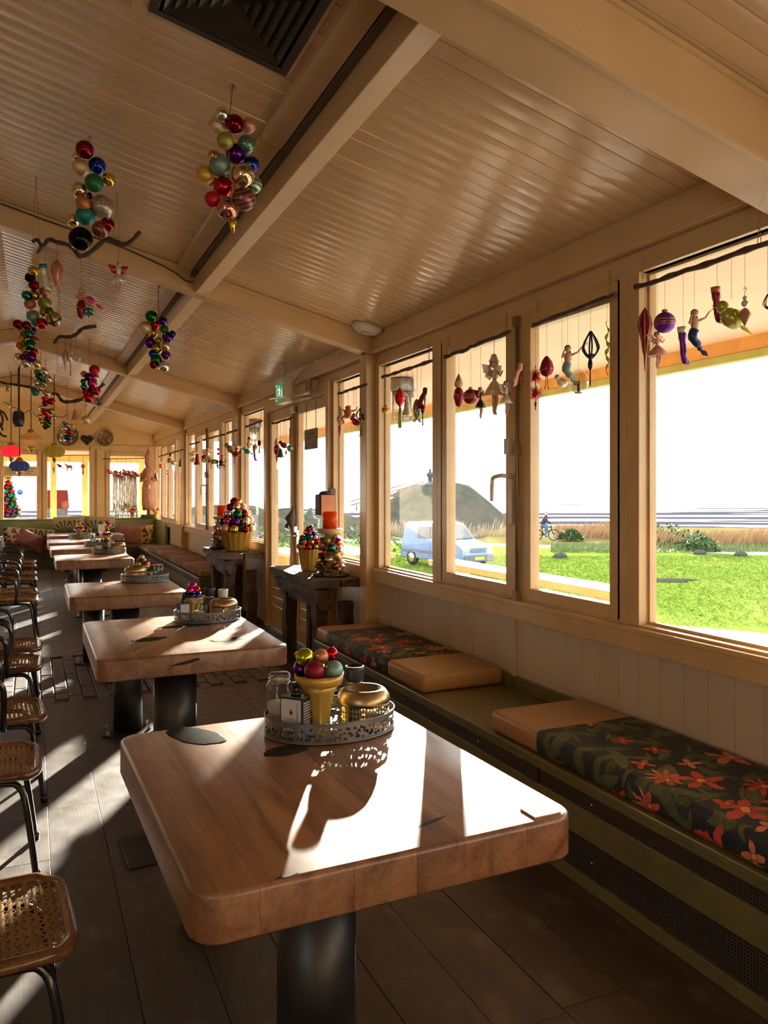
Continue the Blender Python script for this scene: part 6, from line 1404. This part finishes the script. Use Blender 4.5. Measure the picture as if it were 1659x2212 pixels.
# grass tufts, reeds: real blades
def blades(name, pts_fn, n, hmin, hmax, wd, mat, label, cat, lean=(.25, .1)):
    rs = random.Random(n); mb = MB()
    for i in range(n):
        x, y, z = pts_fn(rs); h = rs.uniform(hmin, hmax) * (1 if hmax < .5 else .72 + .3 * math.sin(x * .9 + y * .37) * math.sin(x * .31 + 1.7)); a = rs.uniform(-1, 1) * .12; q = rs.uniform(.5, 1.4)
        ux, uy = CS, -SN
        mb.add([(x - ux * wd / 2, y - uy * wd / 2, z), (x + ux * wd / 2, y + uy * wd / 2, z), (x + lean[0] * q * h * .4 + ux * wd * .3 + a, y + lean[1] * q * h * .4, z + h * .65), (x + lean[0] * q * h + a, y + lean[1] * q * h, z + h)], [(0, 1, 2), (0, 2, 3)])
    return tag(mb.build(name, mat), label, cat, None, 'stuff')
def in_meadow(rs):
    t = rs.random() ** .7; px = rs.uniform(840, 1700); d = 18.0 + 20 * t; p = on_d(px, 1060, d); return p.x, p.y, GZ
GB = M('grass blade', (.085, .135, .018), .9, 0, .35, 3, spec=0); GB2 = M('pale grass blade', (.10, .13, .015), .9, 0, .3, 3, spec=0)
blades('grass', in_meadow, 26000, .025, .06, .011, GB, 'short bright grass blades on the meadow', 'grass')
blades('dry_grass', in_meadow, 2500, .03, .07, .011, GB2, 'pale straw blades among the meadow grass', 'grass')
def band(x0, x1, d0, d1, z=GZ - .05):
    def f(rs):
        px = rs.uniform(x0, x1); d = rs.uniform(d0, d1); p = on_d(px, 1060, d); return p.x, p.y, z
    return f
REED = M('tan reed', (.26, .16, .085), .9, 0, .25, 2, spec=0); REED2 = M('pale reed plume', (.36, .27, .17), .9, 0, .2, 2)
blades('reeds', band(1400, 1760, 44, 50), 3200, .5, 1.2, .05, REED, 'tall rust brown reeds beyond the path in the large window', 'reeds', (.30, -.12))
blades('reeds', band(1195, 1340, 52, 58), 1500, .5, 1.35, .05, REED, 'rust brown reeds right of the cyclist', 'reeds', (.3, -.12))
blades('reeds', band(840, 1110, 56, 60), 900, .5, 1.45, .05, REED2, 'pale reeds in front of the mound', 'reeds', (.2, -.1))
blades('shore_grass', band(1190, 1720, 40, 46, GZ), 2600, .15, .5, .07, M('shore grass', (.10, .13, .035), .9, 0, .3, 2), 'dark green verge along the path', 'grass')
def bush(px, d, w, h, label, z=GZ):
    p = on_d(px, 1060, d); rs = random.Random(px); T = thing('bush', label, 'bush', (p.x, p.y, z)); m = MB()
    for i in range(600):
        a, q = rs.uniform(0, 6.283), math.sqrt(rs.random()); hh = h * (1 - q * q) * rs.uniform(.3, 1); v = Vector((w * q * math.cos(a), w * q * math.sin(a), hh)); m.blade(v, v + Vector((rs.uniform(-.2, .2), rs.uniform(-.2, .2), rs.uniform(.05, .25))), .14)
    stuff(m.build('leaves', M('bush leaf', (.05, .10, .02), .8, 0, .4, 2), T)); MB().tube([(0, 0, 0), (0, 0, h * .6)], .04, 6).build('stem', TWIG, T); return T
bush(1510, 41, 1.0, .95, 'round dark bush at the path below the reeds'); bush(1440, 46, 2.2, 1.2, 'broad dark bush left of the rust reeds'); bush(1232, 50, .8, .7, 'small bush by the path right of the cyclist')
for i, (px, l) in enumerate(((1512, 'nearest the round bush'), (1600, 'at the right of the path'), (1210, 'near the cyclist'))):
    p = on_d(px, 1060, 39 - i); T = thing('boulder', 'grey boulder beside the path, ' + l, 'boulder', (p.x, p.y, GZ - .05)); m = MB(); m.ball((0, 0, .1), .30, 12, 8, (1.3, .8, .6)); rs = random.Random(i)
    m.v = [tuple(c * rs.uniform(.9, 1.1) for c in v) for v in m.v]; m.build('stone', M('grey stone', (.06, .058, .055), .9, 0, .2, 4, spec=0), T)
p = on_z(1432, 1253, GZ + .012); T = thing('puddle', 'dark muddy puddle on the meadow in the large window', 'puddle', p); MB().lathe([(0, 0), (1, 0), (.97, .004), (0, .006)], 30, sx=1.15, sy=.62, wob=lambda a, i: 1 + .14 * math.sin(a * 3) + .08 * math.sin(a * 5 + 1)).build('water', M('puddle mud', (.035, .032, .035), .9, 0, .4, 5, spec=0), T, rot=(0, 0, -TH))
# the mound with its stair rail and the small statue on top
bm = bmesh.new(); N, Mm = 44, 18; ring = []
mc = on_d(965, 1060, 70)
def mound_h(u): return 3.75 * max(0, 1 - abs(u)) ** .8 if abs(u) < 1 else 0
prof = [(0, 3.72), (.16, 3.72), (.30, 3.5), (.45, 2.85), (.62, 1.95), (.78, 1.15), (.94, .45), (1.06, 0), (1.09, -.3)]
rs = random.Random(5); mb = MB(); vs = []
for i, (q, z) in enumerate(prof):
    for k in range(48):
        a = k * 2 * math.pi / 48; sx = 9.2 if math.cos(a) < 0 else 6.4
        vs.append((q * sx * math.cos(a) + (rs.uniform(-.12, .12) if i else 0), q * 6 * math.sin(a), z + (rs.uniform(-.12, .12) if 0 < i < 7 else 0)))
fs = [(i * 48 + k, i * 48 + (k + 1) % 48, (i + 1) * 48 + (k + 1) % 48, (i + 1) * 48 + k) for i in range(len(prof) - 1) for k in range(48)]
mb.add(vs, [f[::-1] for f in fs], True)
o = mb.build('hill', groundmat('hazy mound turf', (.045, .052, .040), (.075, .080, .058), (.10, .075, .058), 1.2), None, (mc.x, mc.y, GZ), (0, 0, -TH), fix=True); tag(o, 'grassy mound behind the parked van', 'hill', None, 'structure')  # turf colours greyed to stand for distance haze
for px_, d_, sx_, sz_, l in ((665, 58, 1.0, .50, 'low dune seen through the glazed door'), (500, 52, .9, .58, 'low dune seen through the third bay of windows')):
    o2_ = o.copy(); COL.objects.link(o2_); c_ = on_d(px_, 1060, d_); o2_.location = (c_.x, c_.y, GZ); o2_.scale = (sx_, .8, sz_); tag(o2_, l, 'hill', None, 'structure')
sp_ = on_d(929, 1050, 70); T = thing('monument', 'small dark statue on a plinth on top of the mound', 'statue', (sp_.x, sp_.y, sp_.z - .15))
k = 70 / FPX; MB().box(-.35, .35, -.35, .35, 0, .45).build('plinth', M('monument stone', (.10, .10, .11), .8), T, bevel=.04)
MB().lathe([(0, .45), (.22, .45), (.19, .8), (.24, 1.1), (.26, 1.3), (.10, 1.42), (.11, 1.5), (.12, 1.58), (.08, 1.66), (0, 1.68)], 12, sy=.7).build('figure', M('bronze statue', (.045, .05, .055), .5, .5), T)
for s in (-1, 1): MB().tube([(s * .22, 0, 1.3), (s * .30, 0, 1.05), (s * .16, -.12, .95)], [.07, .06, .05], 7).build('arm', M('bronze statue', (.045, .05, .055), .5, .5), T)
T = thing('stair_rail', 'wooden stair handrail climbing the left side of the mound', 'railing', on_d(845, 1078, 66)); b0 = T.location.copy(); RW = M('rail wood', (.16, .13, .10), .8)
for pts in ([(757, 1092), (848, 1062), (914, 1041)], [(757, 1084), (846, 1054), (875, 1046)]): MB().tube([on_d(x_, y_, 66) - b0 for x_, y_ in pts], .05, 6).build('handrail', RW, T)
for x_, y_ in ((770, 1087), (800, 1077), (830, 1067), (857, 1059), (885, 1050), (913, 1041)): MB().tube([on_d(x_, y_, 66) - b0, on_d(x_, y_ + 16, 66) - b0], .06, 6).build('rail_post', RW, T)
for i in range(9): MB().box(-.55, .55, -.2, .2, -.08, .06).build('step', RW, T, loc=on_d(852 + 5.5 * i, 1070 - 3.0 * i + 2, 67) - b0, rot=(0, 0, -TH))

# parked van
VB = M('pale blue van paint', (.13, .19, .34), .3, .2, .04, 2, coat=.6); VG = M('dark van glass', (.03, .035, .045), .06, 0, spec=.8); VP = M('grey van plastic', (.10, .11, .14), .5)
vp = on_d(962, 1232, 33.0); vp.z = GZ
T = thing('van', 'pale blue delivery van parked on the meadow', 'van', vp); head = math.radians(90 - 167); T.rotation_euler = (0, 0, head)
side = [(-1.95, .32), (-1.98, .75), (-1.93, 1.15), (-1.80, 1.70), (-1.70, 1.80), (.15, 1.82), (.38, 1.76), (1.02, 1.16), (1.72, .98), (1.96, .80), (2.02, .50), (1.98, .30)]
mb = MB(); n = len(side)
secs = [(-.82, .90), (-.80, .97), (-.72, 1.0), (.72, 1.0), (.80, .97), (.82, .90)]
vs = []
for yy, s in secs:
    for x_, z_ in side: 
        tuck = .10 * max(0, (z_ - 1.0)) ; y2 = yy * (1 - tuck)
        vs.append((x_ * (.985 if abs(yy) > .75 else 1), y2, .3 + (z_ - .3) * (s if abs(yy) > .75 else 1) if z_ > 1 else z_))
fs = [(i * n + k, i * n + (k + 1) % n, (i + 1) * n + (k + 1) % n, (i + 1) * n + k) for i in range(len(secs) - 1) for k in range(n)] + [list(range(n))[::-1], [(len(secs) - 1) * n + k for k in range(n)]]
mb.add(vs, fs); mb.build('body', VB, T, bevel=.03, fix=True)
def slabp(name, pts, mat, th=.012):
    """thin panel on the body from four corner points"""
    P = [Vector(p) for p in pts]; nrm = (P[1] - P[0]).cross(P[2] - P[0]).normalized() * th
    return MB().add(P + [p + nrm for p in P], [(0, 3, 2, 1), (4, 5, 6, 7), (0, 1, 5, 4), (1, 2, 6, 5), (2, 3, 7, 6), (3, 0, 4, 7)]).build(name, mat, T)
slabp('windscreen', [(1.02, -.66, 1.19), (1.02, .66, 1.19), (.42, .60, 1.74), (.42, -.60, 1.74)], VG)
for s in (-1, 1):
    q = lambda x_, z_: (x_, s * (.825 * (1 - .10 * max(0, z_ - 1.0)) ), z_)
    f = (lambda L: L if s < 0 else L[::-1])
    slabp('side_window', f([q(.02, 1.16), q(.88, 1.16), q(.34, 1.64), q(.02, 1.66)]), VG); slabp('rear_side_window', f([q(-.85, 1.16), q(-.08, 1.16), q(-.08, 1.64), q(-.85, 1.62)]), VG)
    slabp('side_trim', f([q(-1.9, .55), q(1.3, .55), q(1.3, .66), q(-1.9, .66)]), VP); slabp('door_seam', f([q(-.04, .40), q(-.02, .40), q(-.02, 1.68), q(-.04, 1.68)]), VP)
    slabp('door_handle', f([q(-.02 + .1, 1.02), q(.26, 1.02), q(.26, 1.07), q(.08, 1.07)]), VP)
    MB().ball((.80, s * .93, 1.2), .12, 10, 8, (.6, .9, 1)).build('mirror', VP, T)
    MB().box(1.76, 1.98, s * .66 - .13, s * .66 + .13, .74, .92).build('headlight', M('lamp glass', (.75, .78, .82), .1), T, bevel=.03)
    for x_ in (-1.25, 1.25):
        wh = MB().lathe([(.0, -.09), (.31, -.09), (.325, -.05), (.325, .05), (.31, .09), (.0, .09)], 24).build('wheel', M('tyre rubber', (.02, .02, .022), .8), T, (x_, s * .74, .325), (math.pi / 2, 0, 0))
        MB().lathe([(0, -.1), (.19, -.1), (.2, -.08), (.2, .08), (.19, .1), (0, .1)], 16).build('hubcap', SILVERM, wh)
MB().box(1.88, 2.06, -.80, .80, .30, .60).build('front_bumper', VP, T, bevel=.04); MB().box(-2.04, -1.90, -.80, .80, .30, .60).build('rear_bumper', VP, T, bevel=.04)
for i in range(3): MB().box(1.98, 2.005, -.42, .42, .68 + i * .07, .72 + i * .07).build('grille_bar', VP, T, bevel=.008)
MB().box(2.055, 2.07, -.26, .26, .40, .51).build('number_plate', M('yellow plate', (.75, .50, .04), .4), T)
# cyclist
cp = on_d(1178, 1172, 50); cp.z = GZ + .01
T = thing('bicycle', 'dark bicycle ridden along the path', 'bicycle', cp); T.rotation_euler = (0, 0, -TH - .35)
for x_ in (-.53, .53):
    wl_ = MB().tube([(x_ + .34 * math.cos(i * .2618), 0, .35 + .34 * math.sin(i * .2618)) for i in range(24)], .036, 7, closed=True).build('wheel', IRON, T); m = MB()
    for i in range(8): m.tube([(x_, 0, .35), (x_ + .33 * math.cos(i * .785), 0, .35 + .33 * math.sin(i * .785))], .005, 4)
    m.build('spoke', SILVERM, wl_)
m = MB()
for a, b_ in (((-.53, 0, .35), (-.12, 0, .32)), ((-.12, 0, .32), (-.25, 0, .88)), ((-.25, 0, .80), (.38, 0, .82)), ((-.12, 0, .32), (.38, 0, .74)), ((-.53, 0, .35), (-.25, 0, .80)), ((.38, 0, .70), (.53, 0, .35)), ((.34, 0, 1.05), (.40, 0, .70))): m.tube([a, b_], .034, 7)
m.build('frame', STEEL, T); MB().tube([(.22, -.26, 1.08), (.34, -.22, 1.06), (.34, .22, 1.06), (.22, .26, 1.08)], .016, 7).build('handlebar', IRON, T); MB().box(-.36, -.12, -.07, .07, .88, .94).build('saddle', IRON, T, bevel=.02)
MB().tube([(-.12, -.14, .32), (-.12, .14, .32)], .02, 6).box(-.2, -.04, -.2, -.1, .14, .17).box(-.2, -.04, .1, .2, .47, .50).build('pedals', IRON, T)
P = thing('person', 'cyclist in a dark jacket and blue trousers leaning over the handlebar', 'person', cp); P.rotation_euler = T.rotation_euler
sk = {'hip': ((-.20, 0, .99), .15), 'waist': ((-.14, 0, 1.16), .15), 'chest': ((-.02, 0, 1.42), .185), 'neck': ((.06, 0, 1.58), .065), 'chin': ((.09, 0, 1.66), .085), 'skull': ((.10, 0, 1.76), .105)}
V, R_, Ed, ids = [], [], [], {}
def jv(n_, p, r): ids[n_] = len(V); V.append(p); R_.append(r)
for n_, (p, r) in sk.items(): jv(n_, p, r)
ch = list(sk); Ed += [(ids[a], ids[b_]) for a, b_ in zip(ch, ch[1:])]
for s, kn, an in ((-1, (.16, -.13, .78), (.0, -.14, .28)), (1, (.14, .13, .92), (-.06, .14, .56))):
    jv('h%d' % s, (-.18, s * .11, .96), .105); jv('k%d' % s, kn, .075); jv('a%d' % s, an, .048); jv('f%d' % s, (an[0] + .16, an[1], an[2] - .07), .04)
    Ed += [(ids['hip'], ids['h%d' % s]), (ids['h%d' % s], ids['k%d' % s]), (ids['k%d' % s], ids['a%d' % s]), (ids['a%d' % s], ids['f%d' % s])]
    jv('s%d' % s, (.0, s * .20, 1.46), .075); jv('e%d' % s, (.08, s * .27, 1.20), .055); jv('w%d' % s, (.27, s * .25, 1.11), .04); jv('d%d' % s, (.34, s * .25, 1.09), .035)
    Ed += [(ids['chest'], ids['s%d' % s]), (ids['s%d' % s], ids['e%d' % s]), (ids['e%d' % s], ids['w%d' % s]), (ids['w%d' % s], ids['d%d' % s])]
me = bpy.data.meshes.new('body'); me.from_pydata(V, Ed, []); bo = link('body', me, None, P)
md = bo.modifiers.new('skin', 'SKIN'); sv = me.skin_vertices[0].data
for i, r in enumerate(R_): sv[i].radius = (r * 1.18, r * 1.18)
sv[0].use_root = True; md.use_smooth_shade = True; ss = bo.modifiers.new('subdivision', 'SUBSURF'); ss.levels = ss.render_levels = 1
m_, nt, b = newmat('cyclist clothes', .8); x, y, z = coords(nt)
c_ = mixc(z.gt(1.02), (.05, .09, .22), (.02, .022, .028)); c_ = mixc(z.gt(1.60), c_, (.42, .25, .17)); setc(nt, b, c_); me.materials.append(m_)
MB().ball((.085, 0, 1.80), .108, 12, 8, (1, .95, .8)).build('hair', M('grey hair', (.30, .28, .27), .8), P)
# small boat far out
p = on_d(1480, 1081, 420); T = thing('sailboat', 'tiny sailboat far out on the sea', 'boat', p); k = 420 / FPX
MB().prism([(-2.5 * k, 0), (2.5 * k, 0), (2 * k, -1 * k), (-2 * k, -1 * k)], 1, -.3, .3).build('hull', VP, T); MB().prism([(-1.6 * k, .3 * k), (1.2 * k, .3 * k), (.1 * k, 7 * k)], 1, -.04, .04).build('sail', VP, T)
# plank tables on the terrace, porch lantern, letter box
OUTW = M('ochre outdoor wood', (.56, .33, .12), .5, 0, .12, 4)
def plank_table(x0, x1, y0, y1, z, label):
    T = thing('plank_table', label, 'table', ((x0 + x1) / 2, (y0 + y1) / 2, -.06)); a, b_ = (y0 - y1) / 2, (y1 - y0) / 2; w_ = (x1 - x0) / 2; z += .06
    for i in range(2): MB().box(-w_ + w_ * i + .003, w_ * i - .003, a, b_, z - .065, z).build('top_plank', OUTW, T, bevel=.005)
    for yy in (a + .4, b_ - .4): MB().box(-w_ + .05, w_ - .05, yy - .05, yy + .05, 0, z - .065).build('leg', OUTW, T, bevel=.005)
plank_table(4.28, 4.64, 4.98, 8.3, .83, 'long ochre plank bar table outside the cyclist casement'); plank_table(4.0, 4.6, 9.9, 12.2, .78, 'ochre plank table outside the glazed door'); plank_table(4.2, 4.75, 13.4, 15.4, .5, 'low ochre plank bench farther along the terrace')
p = on_x(868, 812, 3.6); T = thing('porch_lantern', 'grey cage lantern under the porch soffit outside the narrow window', 'lantern', (p.x, p.y, 0)); zz = 2.84
MB().lathe([(.0, zz - .13), (.13, zz - .13), (.13, zz), (0, zz)], 20).lathe([(0, zz - .20), (.09, zz - .2), (.11, zz - .13), (0, zz - .13)], 20).build('lantern_cap', GREYM, T); MB().lathe([(.085, zz - .42), (.085, zz - .2)], 20).build('glass_tube', CLEAR, T); m = MB()
for i in range(6): a = i * 1.047; m.tube([(.105 * math.cos(a), .105 * math.sin(a), zz - .44), (.105 * math.cos(a), .105 * math.sin(a), zz - .13)], .007, 5)
m.build('cage_bar', GREYM, T); MB().ball((0, 0, zz - .28), .045, 12, 9).build('bulb', M('warm bulb', (1, .6, .25), .5, emit=9), T)
p = on_x(548, 932, 3.4); q = dup(T, (p.x, p.y, 0), 0, 'grey cage lantern under the porch soffit outside the window behind the far console')
T = thing('wall_box', 'dark wall box with a terracotta front fixed to the window post right of the door', 'wall box', (2.53, 7.03, 1.42))
BX = M('dark box metal', (.035, .026, .022), .6, spec=.2)
MB().box(-.075, .075, -.07, .08, 0, .195).build('box_body', BX, T, bevel=.012); MB().box(-.066, .072, -.076, -.068, .008, .19).build('terracotta_front', M('terracotta front', (.42, .155, .075), .55), T, bevel=.003)
MB().lathe([(0, .19), (.062, .19), (.055, .212), (.03, .226), (0, .228)], 18, sy=.9).build('rounded_top', BX, T); MB().box(.06, .115, .02, .06, .0, .25).build('bracket', M('brown bracket', (.14, .06, .035), .6), T, bevel=.003)
# planting seen past the far windows
blades('dune_plants', band(480, 640, 20, 26, -1.2), 700, .7, 1.9, .05, M('grey green leaf', (.16, .20, .08), .8, 0, .3, 2), 'tall grey green plants outside the far windows', 'plants', (.2, .0))
bush(590, 34, 5, 1.6, 'low dark bush line seen through the glazed door'); bush(680, 40, 6, 1.8, 'broad low bushes seen past the terracotta wall box')
# beyond the end wall: porch posts, red roofed house, traffic sign
BP = M('yellow porch post', (.66, .42, .14), .5)
T = thing('rear_porch', 'ochre framed glazed porch behind the end wall', 'porch', (.6, 21.3, -.05)); 
for x_ in (-1.25, -.12, .62, 1.05, 2.0, 2.9): MB().box(x_ - .07, x_ + .07, -.06, .06, 0, 2.55).build('porch_post', BP, T, bevel=.006)
MB().box(-1.4, 3.0, -.05, .05, 2.42, 2.60).build('porch_beam', BP, T); MB().box(-1.25, -.12, -.02, .02, .05, .62).build('lower_panel', BP, T); MB().box(1.05, 2.0, -.02, .02, .05, .62).build('lower_panel', BP, T); MB().box(-4, 3.2, -1.92, 2.5, -.12, 0).build('porch_floor', M('pale terrace paving', (.42, .38, .33), .7), T); MB().prism([(-1.6, 2.6), (3.2, 2.6), (3.2, 2.75), (-1.6, 2.85)], 1, -1.92, .2).build('porch_roof', PEACH, T)
hp = on_d(114, 1098, 60); T = thing('house', 'red roofed shed behind the end windows', 'house', (hp.x, hp.y, -.8)); RED = M('red metal roof', (.10, .012, .008), .8, 0, .1, 3, spec=0)
MB().box(-.95, .95, -3, 3, 0, 1.2).build('house_wall', M('dark shed wall', (.10, .09, .09), .8), T); MB().prism([(-3.3, 1.15), (3.3, 1.15), (0, 2.5)], 0, -1.05, 1.05).build('red_roof', RED, T)
for x_ in (-.5, .5): MB().box(x_ - .3, x_ + .3, -3.05, -2.99, .5, 1.2).build('house_window', M('dark van glass', (.03, .035, .045), .06), T)
fp = on_d(200, 1095, 30); T = thing('fence', 'grey plank fence behind the end windows', 'fence', (fp.x, fp.y, -.9))
for i in range(26): MB().box(-6 + i * .48, -5.55 + i * .48, -.02, .02, 0, 1.55).build('fence_plank', M('grey fence', (.18, .16, .15), .8), T)
tp = on_d(43, 1063, 60); T = thing('traffic_sign', 'round blue traffic sign seen through the left end window', 'traffic sign', (tp.x, tp.y, -.9)); MB().lathe([(0, -.02), (.21, -.02), (.21, .02), (0, .02)], 24).build('blue_disc', M('sign blue', (.02, .09, .45), .4), T, (0, 0, tp.z + .9), (math.pi / 2, 0, 0)); MB().tube([(0, .05, 0), (0, .05, tp.z + .9)], .04, 8).build('pole', GREYM, T)
ground('rear_ground', [(-60, 19.4), (4.95, 19.4), (4.95, 60), (-60, 62)], -.95, M('pale gravel', (.40, .36, .31), .95), 'pale ground behind the building')
# two unseen lamps added for warm fill light, shaped as pendants
for x_, y_, l in ((-1.5, .2, 'added fill lamp in a black cone shade, out of view beside the camera'), (-1.5, 5.0, 'added fill lamp in a black cone shade, out of view across the room')):
    T = thing('fill_lamp', l, 'lamp', (x_, y_, 2.25)); MB().lathe([(.20, 0), (.16, .10), (.06, .18), (.02, .20)], 24).build('lamp_shade', IRON, T); MB().tube([(0, 0, .2), (0, 0, ceil_z(x_) - 2.25)], .006, 6).build('cord', IRON, T)
    L = bpy.data.lights.new('fill_bulb', 'POINT'); L.energy = 30; L.color = (1, .66, .34); L.shadow_soft_size = .06; lo = bpy.data.objects.new('fill_bulb', L); COL.objects.link(lo); lo.parent = T; lo.location = (0, 0, .02)
